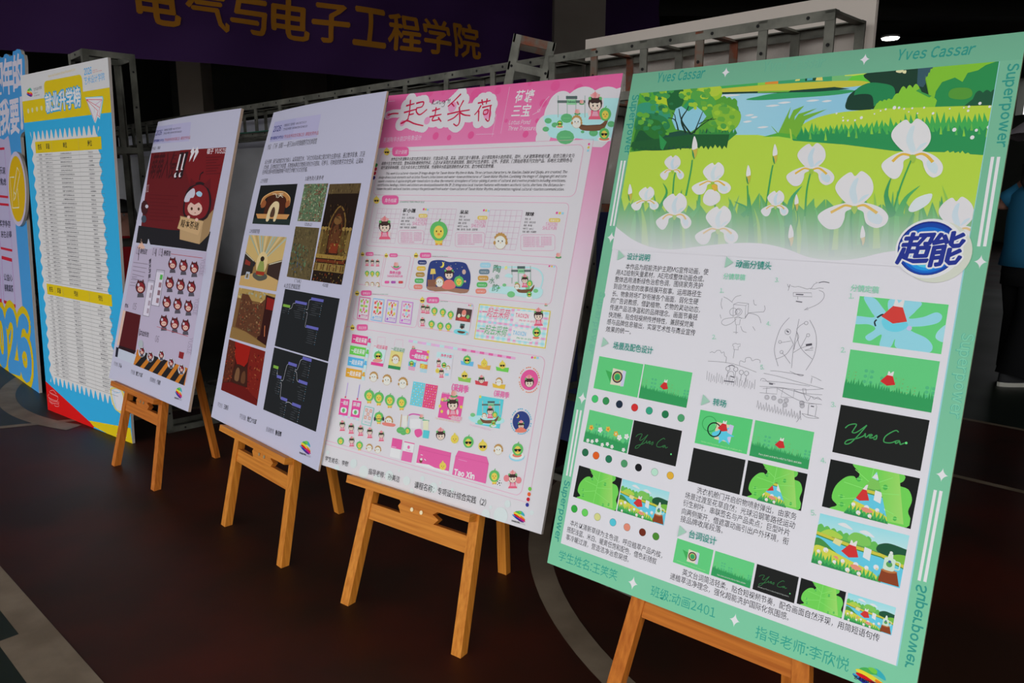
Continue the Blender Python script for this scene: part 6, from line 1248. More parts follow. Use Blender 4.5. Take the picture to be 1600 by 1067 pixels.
picture(Y5, (180, 50), (560, 118), (108, 446), lambda: graph(1, [(.02, .26, .14, '6f9a3a'), (.24, .16, .22, '5a5aa0'), (.52, .06, .22, '5a5aa0'), (.52, .52, .22, '5a5aa0')], [[(.15, .32), (.19, .30), (.21, .22), (.25, .21)], [(.46, .27), (.49, .26), (.49, .12), (.53, .10)], [(.47, .32), (.50, .34), (.50, .54), (.53, .56)]]))
picture(Y5, (105, 456), (480, 566), (28, 888), lambda: graph(2, [(.05, .27, .10, '6f9a3a'), (.15, .40, .09, '5a5aa0'), (.32, .15, .16, '5a5aa0'), (.56, .01, .16, '5a5aa0'), (.56, .36, .16, '5a5aa0'), (.30, .70, .12, '5a5aa0'), (.52, .72, .16, '5a5aa0')], [[(.14, .33), (.15, .40), (.16, .43)], [(.24, .46), (.28, .44), (.30, .22), (.34, .19)], [(.46, .24), (.50, .22), (.53, .08), (.57, .05)], [(.46, .26), (.50, .28), (.53, .38), (.57, .40)], [(.24, .50), (.26, .52), (.28, .70), (.31, .74)], [(.40, .76), (.46, .74), (.53, .76)]]))
def sign_foot(A, z, rows):
    A.part('foot_lettering', .0001); A.Z(*z)
    for a, b, x0, y0, x1, y1, xm, h in rows:
        ym = y0+(y1-y0)*(xm-x0)/(x1-x0); A.t(a, x0, y0, xm-3, ym, h, '6a6876'); A.t(b, xm+2, ym+1, x1, y1, h, '24222a', bold=.02)
sign_foot(A, Y2, [('学生姓名：', '王家乐', 66, 716, 121, 738, 96, 26), ('学生班级：', '数媒2403班', 180, 778, 268, 812, 218, 28), ('授课教师：', '鲁绍辉', 318, 846, 398, 876, 364, 28)])
A.Z(*Y2); rainbow_logo(A, (502, 886), (562, 906), (492, 962), base=.0001); A.flush()
# ================================================================ the farthest white board with the dark red print
r_root = empty('poster_board', tuple(BP2.P(BP2.w/2, 0))); tag(r_root, 'white poster with a dark red cartoon print and orange hazard stripes', 'poster board', 'student poster boards')
panel_mesh(BP2, 'panel', M_white2, M_edge_tan, r_root)
A = Art(BP2, r_root)
X1 = (160, 150, 390, 420, 909); X2 = (160, 380, 390, 650, 909)
course_header(A, X1, (334, 190), (548, 160), (316, 298))
A.part('captions', .0001); A.Z(*X1); A.t('作品:《猫》', 306, 334, 357, 328, 18, K)
RED = '5c181c'
A.part('red_picture', .0001, label='dark red cartoon print above a black band')
A.Z(*X1); A.poly([(303, 352), (766, 317), (666, 810), (640, 960), (208, 900), (240, 800)], RED); A.poly([(224, 800), (410, 826), (668, 838), (642, 960), (208, 905)], '1d1c20')
A.poly([(480, 335), (766, 317), (700, 640), (560, 620)], '68181c'); 
A.t('临子 YUSIE', 645, 358, 762, 356, 34, 'c3b5ba', bold=.02)
A.t('萌萌入侵', 288, 510, 440, 505, 150, '3c1216', bold=.02, shear=.1); A.t('!!', 444, 503, 506, 498, 130, '2a1014', bold=.05, shear=.15); A.t('!!', 441, 500, 500, 496, 124, 'c9c2c6', style='b', shear=.15); A.t('!!', 452, 494, 508, 490, 128, '22181c', style='b', shear=.15); A.t('”', 520, 480, 572, 478, 150, 'c9c2c6', bold=.03)
for i in range(7): A.line([(640, 380+i*17), (730-(i % 3)*12, 376+i*17)], 5, '531419')
for i in range(8): A.line([(290, 610+i*22), (470-(i % 3)*30, 618+i*22)], 4, '521318')
A.t('01', 268, 596, 285, 592, 44, 'b59a9c')
# box with a red-haired figure peeping out
A.part('box_drawing', .0006); A.Z(*X1)
A.poly([(482, 740), (625, 770), (688, 700), (660, 850), (600, 915), (478, 885)], 'a88a64'); A.poly([(625, 770), (688, 700), (655, 860), (600, 915)], '8f7350')
A.blob([(505, 740), (502, 660), (520, 590), (560, 545), (610, 530), (650, 560), (672, 620), (668, 700), (640, 760), (570, 770)], '23161a'); A.blob([(514, 730), (512, 660), (530, 600), (565, 560), (610, 548), (645, 575), (660, 630), (655, 700), (625, 750), (570, 760)], '6f1a20'); A.blob([(506, 650), (525, 600), (565, 570), (572, 610), (540, 650)], 'b5b0bc'); A.poly([(540, 560), (548, 505), (580, 545)], '5a161c'); A.poly([(625, 550), (668, 508), (668, 580)], '5a161c'); A.line([(600, 520), (606, 485), (625, 470)], 9, '23161a', 4)
E = lambda x, y, rx, ry, c, k=14: A.poly([(x+rx*math.cos(2*math.pi*i/k), y+ry*math.sin(2*math.pi*i/k)) for i in range(k)], c)
E(572, 695, 46, 44, 'c9a598'); A.poly([(520, 690), (545, 630), (600, 625), (628, 690), (600, 655), (570, 672), (545, 655)], '7a1c22'); E(553, 696, 7, 10, '4a2c18', 10); E(596, 698, 7, 10, '4a2c18', 10); E(574, 722, 5, 3, '8a4a40', 8); A.blob([(580, 600), (600, 588), (618, 602), (610, 622), (590, 618)], '8fb0c4', 4)
A.poly([(488, 742), (628, 772), (592, 860), (464, 818)], 'b3946c'); A.line([(488, 742), (628, 772)], 4, '6a5238'); A.t('赖本茶猪', 482, 806, 592, 828, 46, '3a2a1c', bold=.01)
E(534, 748, 10, 10, 'c9a598', 8); E(584, 764, 10, 10, 'c9a598', 8); E(262, 690, 22, 46, '3a1a1c', 10); E(258, 760, 16, 24, '3a4450', 10); E(276, 682, 10, 12, 'b5b0bc', 8)
# lilac panel with stickers
A.part('sticker_panel', .0001); A.Z(*X2)
A.poly([(206, 12), (645, 55), (520, 862), (78, 700)], 'a69cb0')
for x in (240, 285): A.blob([(x-22, 32), (x-8, 0), (x, -28), (x+8, 0), (x+22, 32)], 'c9a08c' if x == 240 else 'a9a9b8', 3)
for t_, x0, y0, x1, y1, h in (('02', 206, 66, 228, 70, 44), ('04', 306, 74, 328, 77, 44), ('03', 345, 76, 368, 79, 44), ('05', 186, 408, 207, 412, 40), ('06', 324, 608, 346, 614, 40)): A.t(t_, x0, y0, x1, y1, h, '6a5f70')
for t_, x0, y0, x1, y1, h in (('角色设定', 232, 64, 274, 70, 34), ('表情包', 376, 76, 420, 80, 34), ('聊天界面', 288, 100, 300, 220, 0), ('灵感', 138, 392, 160, 398, 22), ('周边衍生', 230, 568, 286, 580, 30)):
    if h: A.t(t_, x0, y0, x1, y1, h, '2c2530', bold=.02)
    else: A.t(t_, x0, y0, x0-4, y1, 0, '2c2530', bold=.02, tp=(x0+14, y0))
for x0, y0, x1, y1 in ((228, 26, 222, 106), (334, 36, 330, 82), (372, 38, 368, 84), (232, 528, 228, 572)): A.line([(x0, y0), (x1, y1)], 6, '1f1a24')
for i in range(5): A.line([(192-i*2, 118+i*24), (282-i*8, 130+i*26)], 3.5, '7a6f80')
for i in range(4): A.line([(182-i*4, 205+i*18), (215-i*4, 209+i*18)], 3, '7a6f80')
A.line([(425, 66), (620, 92)], 3, 'a0404a'); A.line([(338, 515), (530, 575)], 3, 'a0404a')
for i in range(11): A.t('YUSIE', 612-i*.1, 90, 606, 200, 0, 'a89cb0', tp=(640, 94)) if i in (0,) else None
for k in range(3): A.t('YUSIE', 612-k*37, 96+k*242, 596-k*37, 200+k*242, 0, '8f8498', tp=(636-k*37, 100+k*242))
A.part('phone_mockup', .0004); A.Z(*X2)
for x, y, w, h in ((285, 228, 36, 216), (338, 164, 46, 216)):
    A.frame((x, y), (x+w, y+6), (x-34, y+h)); A.rect(-.04, -.01, 1.04, 1.01, '3a3540'); A.rect(0, 0, 1, 1, 'c0bac8'); A.rect(0, .0, 1, .06, 'a9a3b2')
    for k in range(4): A.rect(.55, .12+k*.22, .9, .26+k*.22, ['4fa04a', '8a6a74', '7a5a64', '8a6a74'][k] if w > 40 else '9a8a98')
    A.Z(*X2)
def fig(x, y, s, lean=0):
    E(x, y, s*.62, s*.8, '2a181c', 12); E(x, y+.05*s, s*.5, s*.66, '7a1e24', 12); E(x-.25*s, y-.3*s, .16*s, .22*s, 'b5b0bc', 8); E(x, y+.25*s, s*.36, s*.34, 'c4a295', 10); A.poly([(x-.34*s, y+.75*s), (x+.34*s, y+.75*s), (x+.42*s, y+1.25*s), (x-.42*s, y+1.25*s)], '4a4650'); E(x-.13*s, y+.24*s, .05*s, .07*s, '3a241c', 6); E(x+.13*s, y+.25*s, .05*s, .07*s, '3a241c', 6); A.poly([(x-.45*s, y-.5*s), (x-.3*s, y-1.0*s), (x-.05*s, y-.65*s)], '4a1519'); A.poly([(x+.45*s, y-.5*s), (x+.36*s, y-1.0*s), (x+.08*s, y-.65*s)], '4a1519')
for j in range(4):
    for i in range(3):
        A.part('figure_sticker', .0004); A.Z(*X2); fig(434+i*67-j*18, 128+i*13+j*119, 44)
A.part('figure_sticker', .0004); A.Z(*X2); fig(236, 272, 50)
A.part('room_drawing', .0004); A.Z(*X2); A.poly([(145, 418), (238, 444), (205, 668), (104, 630)], '4a1418'); A.poly([(145, 418), (128, 412), (90, 630), (104, 630)], 'c4a595'); A.poly([(104, 630), (208, 664), (196, 690), (98, 648)], '241318'); A.poly([(98, 648), (210, 690), (192, 748), (80, 702)], 'aab0bc'); A.poly([(86, 640), (102, 646), (94, 704), (80, 700)], '1c1c28')
A.part('hazard_stripes', .0004); A.Z(*X2); q4 = [(216, 656), (528, 772), (508, 880), (192, 748)]
A.poly(q4, 'b06a20')
lp = lambda a, b, t: (a[0]+(b[0]-a[0])*t, a[1]+(b[1]-a[1])*t)
for i in range(6): t0 = .04+i*.17; A.poly([lp(q4[0], q4[1], min(1, t0+.12)), lp(q4[0], q4[1], min(1, t0+.22)), lp(q4[3], q4[2], t0+.09), lp(q4[3], q4[2], max(0, t0-.01))], '1c1a1c')
for i, (x, y) in enumerate(((246, 672), (298, 702), (366, 694), (426, 742), (490, 780))):
    A.part('badge_sticker', .0012); A.Z(*X2); E(x, y, 22, 32, 'b0b2ba', 16); fig(x, y-4, 26); 
    if i == 0: E(238, 622, 16, 26, '9aa0a4')
A.part('swatch', .0004); A.Z(*X2); A.poly([(476, 668), (506, 676), (498, 716), (470, 706)], '7a1f24')
sign_foot(A, X2, [('学生姓名：', '陈倩', 70, 752, 118, 770, 100, 26), ('学生班级：', '数媒2403班', 174, 804, 246, 830, 204, 28), ('授课教师：', '任晓琪', 292, 852, 356, 878, 332, 30)])
A.Z(*X2); rainbow_logo(A, (456, 882), (502, 896), (444, 958), base=.0001); A.flush()
# ================================================================ yellow and blue list board standing on the floor
BY = Board((-2.81628, 4.41146, 0), math.radians(-37.086), math.radians(2.0), 1.0254, 1.94, .012)
BY.th = .014
y_root = empty('display_board', tuple(BY.P(BY.w/2, 0))); tag(y_root, 'tall sky-blue and yellow board with a scalloped name list standing on the floor', 'display board', 'standing boards at the left')
panel_mesh(BY, 'panel', mat('sky_blue_print', ink('2d97c4'), .6, spec=.08), M_edge, y_root)
A = Art(BY, y_root); A.g = .60
U1 = (35, 80, 175, 240, 934); U2 = (60, 560, 215, 700, 1181); U3 = (0, 60, 210, 400, 659); U4 = (0, 380, 210, 720, 659)
WB = 'b9b8b8'; YL = 'c0a712'; BL = '2d97c4'
W, H = BY.w, BY.h
A.part('header_band', .0001); A.Z(*U1)
v1 = A.M(34, 545).y; v2 = A.M(48, 768).y; v1b = A.M(895, 350).y
v1 = (v1+v1b)/2; v2 = (v2+A.M(905, 612).y)/2; ua, ub = A.M(228, 400).x, A.M(625, 320).x; vt_ = (A.M(240, 325).y+A.M(595, 230).y)/2
A.M = lambda x, y: Vector((x, y)); A.rect(0, v1, W, H, WB); A.rect(0, v2, W, v1, YL); A.poly(rr_pts(ua, v1-.04, ub, vt_, .03), YL)
A.part('title_lettering', .0002); A.Z(*U1); A.fat('就业升学榜', 252, 640, 612, 570, 190, '2a8cba', 20, 14); A.fat('就业升学榜', 252, 640, 612, 570, 190, 'c6c8cc', 5, 6)
A.part('header_lettering', .0002); A.Z(*U1); A.t('2026', 646, 250, 724, 232, 66, '3090c0', style='b'); A.t('艺术设计学院', 648, 352, 860, 300, 80, '3090c0'); A.t('School of Art', 734, 208, 782, 196, 12, 'b0453c'); A.t('Design School of Design', 734, 226, 828, 204, 10, 'b0453c'); A.t('Honor and Graduate School Placement List', 272, 274, 552, 202, 24, 'bfa850'); A.t('艺术设计学院', 120, 418, 204, 394, 34, '33303a'); A.t('School of', 122, 446, 160, 436, 14, '4a4650'); A.t('Art and Design', 122, 474, 180, 458, 14, '4a4650')
for x, y in ((62, 624), (104, 614), (152, 604), (200, 594)): A.circ(x, y, 26, 'b9b486', 16)
A.Z(*U1); rainbow_logo(A, (42, 392), (108, 372), (46, 506), txt=False, base=.0002)
A.part('paper_plane', .0004); A.Z(*U1); A.poly([(655, 480), (835, 468), (846, 490), (812, 716), (790, 690), (766, 756), (750, 742)], '4fb0c4'); A.poly([(662, 486), (832, 476), (838, 494), (806, 706), (786, 682), (762, 748), (752, 736)], 'c3c0c4')
for p in ([(668, 504), (832, 506)], [(668, 504), (806, 588)], [(668, 506), (788, 622)], [(668, 508), (758, 736)], [(832, 506), (800, 620), (810, 688)], [(758, 736), (788, 622), (784, 664), (810, 688)]): A.line(p, 6, 'b8323c')
A.line([(832, 508), (760, 560)], 4, 'b04a8a'); A.line([(750, 590), (752, 640)], 4, '9a90a0')
# scalloped sheet
A.part('list_sheet', .0002, label='white name list sheet with a scalloped edge'); A.Z(*U1); pTL = A.M(92, 880); pTR = A.M(858, 760); A.Z(*U2); pBL = A.M(130, 240); pBR = A.M(880, 560)
uL, uR = (pTL.x+pBL.x)/2, (pTR.x+pBR.x)/2; vT_, vB_ = (pTL.y+pTR.y)/2, (pBL.y+pBR.y)/2; dd = .026
A.M = lambda x, y: Vector((x, y)); P = []
n = 15
for i in range(n*8):
    t = i/(n*8); P.append((uL+(uR-uL)*t, vT_-dd*.5+dd*math.cos(t*n*2*math.pi)))
m_ = 20
for i in range(m_*8): t = i/(m_*8); P.append((uR-.012+.012*math.cos(t*m_*2*math.pi), vT_+(vB_-vT_)*t))
for i in range(n*8): t = i/(n*8); P.append((uR-(uR-uL)*t, vB_+dd*.5-dd*math.cos(t*n*2*math.pi)))
for i in range(m_*8): t = i/(m_*8); P.append((uL+.012-.012*math.cos(t*m_*2*math.pi), vB_+(vT_-vB_)*t))
A.poly(P, 'bcbab8')
# tables
A.Z(*U1); tu0, tu1 = A.M(135, 975).x, A.M(820, 890).x; h1 = A.M(135, 945).y; A.Z(*U4); q0 = A.M(222, 196); h2 = q0.y; q1 = A.M(280, 650); vend = q1.y
cols = [0, .14, .27, .68, 1.0]; rr2 = random.Random(12)
sur = '王李张刘陈杨赵黄周吴徐孙胡朱高林何郭马罗'; giv = '子欣怡晨雨佳浩宇思文博雅静丽强明慧颖'
comp = ['芜湖市数字文化科技有限公司', '安徽创意设计有限公司', '合肥广告传媒有限公司', '上海网络科技有限公司', '南京影视制作有限公司', '杭州电子商务有限公司']; job = ['平面设计', '视觉设计师', '动画师', '运营专员', '界面设计', '三维建模师']; sch = ['安徽工程大学', '安徽师范大学', '南京艺术学院', '浙江工业大学', '景德镇陶瓷大学']
def table(vtop, vbot, nrow, heads, third, fourth):
    A.part('list_table', .0005); A.M = lambda x, y: Vector((x, y)); hh = .062; A.rect(tu0, vtop-hh, tu1, vtop, YL); TW = tu1-tu0
    for k, hd in enumerate(heads): c = (cols[k]+cols[k+1])/2; A.t(hd, tu0+TW*(c-.03), vtop-hh*.70, tu0+TW*(c+.03), vtop-hh*.70, .026, '2c2a20', bold=.02, tp=(tu0+TW*(c-.03), vtop-hh*.70+.030))
    rh = (vtop-hh-vbot)/nrow
    for i in range(nrow):
        v = vtop-hh-rh*(i+1); A.lineuv([Vector((tu0, v)), Vector((tu1, v))], .0016, '6a6868'); b = v+rh*.28
        tx = [rr2.choice(sur)+''.join(rr2.choice(giv) for _ in range(rr2.choice((1, 2)))), '视传220'+str(rr2.randint(1, 4)), rr2.choice(third), rr2.choice(fourth)]
        for k, s_ in enumerate(tx):
            c = (cols[k]+cols[k+1])/2; w = min(len(s_)*.0135, (cols[k+1]-cols[k])*TW*.86)
            A.t(s_, tu0+TW*c-w/2, b, tu0+TW*c+w/2, b, 0, '55535a', tp=(tu0+TW*c-w/2, b+rh*.42))
    for k in cols[1:-1]: A.lineuv([Vector((tu0+TW*k, vtop)), Vector((tu0+TW*k, vbot))], .001, '8f8d90')
table(h1, h2+.012, 33, ['姓名', '班级', '单位', '岗位'], comp, job); table(h2, vend, 22, ['姓名', '班级', '录取院校', '录取专业'], sch, ['设计学', '视觉传达设计', '数字媒体艺术', '艺术设计', '动画'])
A.part('corner_colours', .0002); A.Z(*U2); A.poly([(80, 265), (668, 806), (640, 860), (90, 620)], 'b81010'); A.poly([(600, 738), (1096, 828), (1125, 1030), (1100, 1040), (660, 810)], 'c0a712')
A.part('cake_drawing', .0006); A.Z(*U2)
for p in ([(130, 390), (150, 412), (228, 450)], [(128, 420), (122, 462), (222, 505), (232, 450)], [(124, 470), (175, 508), (238, 520)], [(128, 490), (170, 530), (240, 540), (244, 510)], [(140, 385), (180, 380), (215, 425)], [(130, 510), (170, 545)], [(190, 535), (200, 565), (244, 570), (240, 545)]): A.line(p, 4, 'c79a98', 3)
for i in range(7): A.line([(140+i*14, 402+i*7), (148+i*14, 428+i*6)], 4, 'c79a98')
A.part('trophy_drawing', .0006); A.Z(*U2); A.blob([(856, 360), (900, 338), (960, 350), (1000, 372), (1040, 460), (1044, 540), (1010, 670), (960, 640), (905, 590), (868, 460)], 'c3b465', 4); A.blob([(872, 380), (900, 362), (950, 370), (985, 390), (1010, 480), (1000, 600), (960, 620), (918, 580), (884, 470)], 'c0bfc4', 4); A.poly([(985, 720), (1010, 760), (1030, 820), (1030, 880), (1050, 945), (930, 905), (950, 870), (955, 800)], 'bfc4cc')
for p in ([(880, 375), (930, 362), (984, 392)], [(884, 400), (898, 500), (930, 610)], [(900, 400), (910, 500), (940, 600)], [(960, 770), (1020, 800)], [(955, 872), (1034, 892)], [(945, 895), (1042, 920)], [(884, 380), (920, 410), (980, 402)]): A.line(p, 4, '3a9ac4', 3)
A.flush()
# support strut behind
MB().beam(BY.P(BY.w*.5, 1.2, -.02), Vector((BY.P(BY.w*.5, 0).x, BY.P(BY.w*.5, 0).y, .012))+BY.bk*.35, .05, .015, BY.r).build('strut', M_backpaper, y_root)
# ================================================================ blue board with a cut-out outline at the left edge of the view
_r = Vector((math.cos(math.radians(-45.27)), math.sin(math.radians(-45.27)), 0))
BB = Board(Vector((-3.88136, 5.57414, 0))-_r*1.25, math.radians(-45.27), math.radians(4), 2.40, 2.30, .018)
b_root = empty('display_board', tuple(BB.P(BB.w/2, 0))); tag(b_root, 'cut-out light blue board with big white characters at the left picture edge', 'display board', 'standing boards at the left')
T1 = (0, 70, 70, 240, 439); T2 = (0, 220, 70, 390, 439); T3 = (0, 380, 70, 620, 311)
A = Art(BB, b_root); A.g = .60
def uvs(z, pts): A.Z(*z); return [A.M(*p) for p in pts]
out = uvs(T1, [(-320, 60), (-260, 40), (-200, 66), (-120, 70), (-60, 96), (0, 122), (22, 128), (36, 118), (42, 96), (60, 88), (82, 98), (90, 112), (122, 104), (126, 66), (150, 58), (166, 42), (192, 44), (206, 60), (212, 90), (232, 98), (242, 150), (246, 300), (238, 470), (230, 500), (238, 520), (246, 640), (250, 780), (238, 850), (212, 868), (200, 905)])
out += uvs(T3, [(196, 0), (272, 1046)])
bl_ = BB.uv(*proj(BB.P(.05, 0))); ur_ = out[-1].x
out[-1] = Vector((out[-1].x, .0)); out += [Vector((.06, 0)), Vector((.03, .9)), Vector((.03, 1.7))]
def cutout(name, P, th, m, me_, parent, z=0):
    n = len(P); V = [BB.P(p.x, p.y, z) for p in P]+[BB.P(p.x, p.y, z-th) for p in P]; t = geometry.tessellate_polygon([[Vector((p.x, p.y, 0)) for p in P]]); Fc = []; mi = []
    for q in t:
        a, b, c = (P[i] for i in q); ar = (b.x-a.x)*(c.y-a.y)-(b.y-a.y)*(c.x-a.x); q = tuple(q) if ar > 0 else tuple(q)[::-1]; Fc += [q, tuple(i+n for i in q[::-1])]; mi += [0, 1]
    for i in range(n): Fc.append((i, n+i, n+(i+1) % n, (i+1) % n)); mi.append(1)
    o = mobj(name, V, Fc, m, parent); o.data.materials.append(me_)
    for p, k in zip(o.data.polygons, mi): p.material_index = k
    return o
M_blue = mat('light_blue_print', ink('3f86bd', .6), .6, spec=.08)
cutout('panel', out, .018, M_blue, M_edge, b_root)
A.part('list_sheet', .0001); wht = 'a39cb8'
P = uvs(T1, [(-300, 800), (0, 915), (40, 930), (82, 890), (95, 960)])+uvs(T2, [(100, 60), (110, 130), (150, 780)])+uvs(T3, [(118, 0), (160, 480), (160, 560), (-200, 560)]); A.polyuv(P, wht)
A.part('big_lettering', .0003); A.Z(*T1)
LT = 'bdb8cc'
A.t('四', -90, 512, 38, 488, 330, LT, bold=.03); A.t('年', 36, 484, 132, 470, 340, LT, bold=.03); A.t('的', 132, 462, 226, 440, 350, LT, bold=.03)
A.t('后', -100, 905, 18, 880, 330, LT, bold=.03); A.t('我', 10, 880, 104, 862, 330, LT, bold=.03); A.t('要', 104, 872, 196, 860, 340, LT, bold=.03); A.t('!', 204, 812, 230, 808, 265, LT, bold=.05)
A.part('framed_note', .0003)
for z, p, s_ in ((T2, [(-60, 84), (44, 75), (80, 552), (-30, 540)], ('喜乐观', '不焦虑')), (T2, [(-40, 616), (86, 628), (120, 1075), (8, 1050)], ('奖学争存', '志在必得')), (T3, [(12, 98), (84, 118), (108, 438), (28, 405)], ('公益心', '善歌真情')), (T3, [(-60, 90), (-8, 100), (12, 400), (-50, 380)], ('社团', '活动'))):
    A.Z(*z); A.line(p, 9, '9a3f9a', closed=True); A.line(p[:2], 22, 'b02034'); A.line([p[3], p[2]], 22, 'b02034')
    cx = [(p[0][0]*.7+p[1][0]*.3), (p[0][0]*.1+p[1][0]*.9)]; hh_ = (p[3][1]-p[0][1])
    for k, t_ in enumerate(s_): y = p[0][1]+hh_*(.52+.24*k); dx = (p[3][0]-p[0][0])*(.5+.24*k); A.t(t_, p[0][0]+dx+(p[1][0]-p[0][0])*.12, y, p[1][0]+dx-(p[1][0]-p[0][0])*.04, y+8, hh_*.15, '2c2a40', bold=.02)
A.part('year_numerals', .0003); A.Z(*T3)
for ch, x0, x1, yb, h in (('0', -8, 56, 824, 330), ('2', 64, 138, 868, 360), ('6', 142, 222, 920, 370)): A.fat(ch, x0, yb, x1, yb+24, h, 'bca214', 74, 16, res=3)
for ch, x0, x1, yb, h in (('0', -8, 56, 824, 330), ('2', 64, 138, 868, 360), ('6', 142, 222, 920, 370)): A.fat(ch, x0, yb, x1, yb+24, h, '3f86bd', 28, 12, res=3)
A.flush()
# round yellow badge fixed to the front of the board
A.Z(*T2); c = A.M(196, 475); Rb = (A.M(180, 110)-A.M(212, 840)).length/2
ring_ = [c+Vector((Rb*math.cos(t), Rb*math.sin(t))) for t in [2*math.pi*i/40 for i in range(40)]]
cutout('badge', ring_, .016, mat('badge_white', ink('b0a9c0', .6), .5), M_edge, b_root, .018)
A2 = Art(BB, b_root, .0182); A2.g = .6; A2.B.w += 1; A2.part('badge_print'); A2.M = lambda x, y: Vector((x, y)); A2.circ(c.x, c.y, Rb*.88, 'bf9a14', 40)
A2.Z(*T2)
for p in ([(170, 358), (128, 360), (154, 660), (218, 655), (204, 470)], [(200, 262), (228, 318), (180, 560), (164, 590), (166, 480), (200, 262)], [(170, 505), (186, 530)]): A2.line(p, 14, 'c6c0a4')
A2.flush(); A2.B.w -= 1
MB().beam(BB.P(1.2, 1.3, -.02), Vector((BB.P(1.2, 0).x, BB.P(1.2, 0).y, .012))+BB.bk*.4, .05, .015, BB.r).build('strut', M_backpaper, b_root)
# ---------------------------------------------------------------- people
def skin(name, V, Ed, R, m, parent, sub=2, root=0):
    """a continuous surface grown around a skeleton: joints V, bones Ed, radii R"""
    me = bpy.data.meshes.new(name); loc = parent_loc(parent); me.from_pydata([tuple(Vector(v)-loc) for v in V], Ed, [])
    o = bpy.data.objects.new(name, me); COL.objects.link(o); o.modifiers.new('s', 'SKIN')
    if not me.skin_vertices: me.skin_vertices.new()
    for i, r in enumerate(R):
        r = r if isinstance(r, tuple) else (r, r); me.skin_vertices[0].data[i].radius = r; me.skin_vertices[0].data[i].use_root = (i == root)
    sb = o.modifiers.new('d', 'SUBSURF'); sb.levels = sub; sb.render_levels = sub
    dg = bpy.context.evaluated_depsgraph_get(); dg.update(); n = bpy.data.meshes.new_from_object(o.evaluated_get(dg), depsgraph=dg)
    bpy.data.objects.remove(o, do_unlink=True); bpy.data.meshes.remove(me); n.name = name
    n.materials.clear(); n.materials.append(m)
    for p in n.polygons: p.use_smooth = True
    q = bpy.data.objects.new(name, n); COL.objects.link(q); q.parent = parent; return q
def loft(name, rings, m, parent, k=20):   # closed stack of ellipses (centre, half width, half depth, facing angle)
    V = []; Fc = []
    for c, a, b, yaw in rings:
        c = Vector(c)
        for i in range(k):
            t = 2*math.pi*i/k; x, y = a*math.cos(t), b*math.sin(t); V.append(c+Vector((x*math.cos(yaw)-y*math.sin(yaw), x*math.sin(yaw)+y*math.cos(yaw), 0)))
    for j in range(len(rings)-1):
        for i in range(k): Fc.append((j*k+i, j*k+(i+1) % k, (j+1)*k+(i+1) % k, (j+1)*k+i))
    Fc += [tuple(range(k))[::-1], tuple(range((len(rings)-1)*k, len(rings)*k))]
    return mobj(name, V, Fc, m, parent, True)
M_skin = mat('skin', (.42, .20, .14), .55); M_hair = mat('black_hair', (.012, .010, .009), .5)
def hand_bones(V, Ed, R, wrist, d, side, up, start, s=1.0):
    """palm and five bent fingers from the wrist along d"""
    d, side, up = Vector(d).normalized(), Vector(side).normalized(), Vector(up).normalized(); w = Vector(wrist)
    V.append(w+d*.05*s); R.append((.028*s, .018*s)); pm = len(V)-1; Ed.append((start, pm)); V.append(w+d*.085*s); R.append((.034*s, .016*s)); kn = len(V)-1; Ed.append((pm, kn))
    for off, ln in ((-.028, .062), (-.009, .072), (.010, .068), (.028, .052)):
        a = w+d*.095*s+side*off*s; b = a+d*ln*.55*s-up*.006*s; c = b+d*ln*.3*s-up*.022*s
        i = len(V); V.extend([a, b, c]); R.extend([.0105*s, .0095*s, .008*s]); Ed.extend([(kn, i), (i, i+1), (i+1, i+2)])
    a = w+d*.05*s+side*.032*s; b = a+d*.035*s+side*.02*s-up*.012*s; i = len(V); V.extend([a, b]); R.extend([.013*s, .0095*s]); Ed.extend([(pm, i), (i, i+1)])
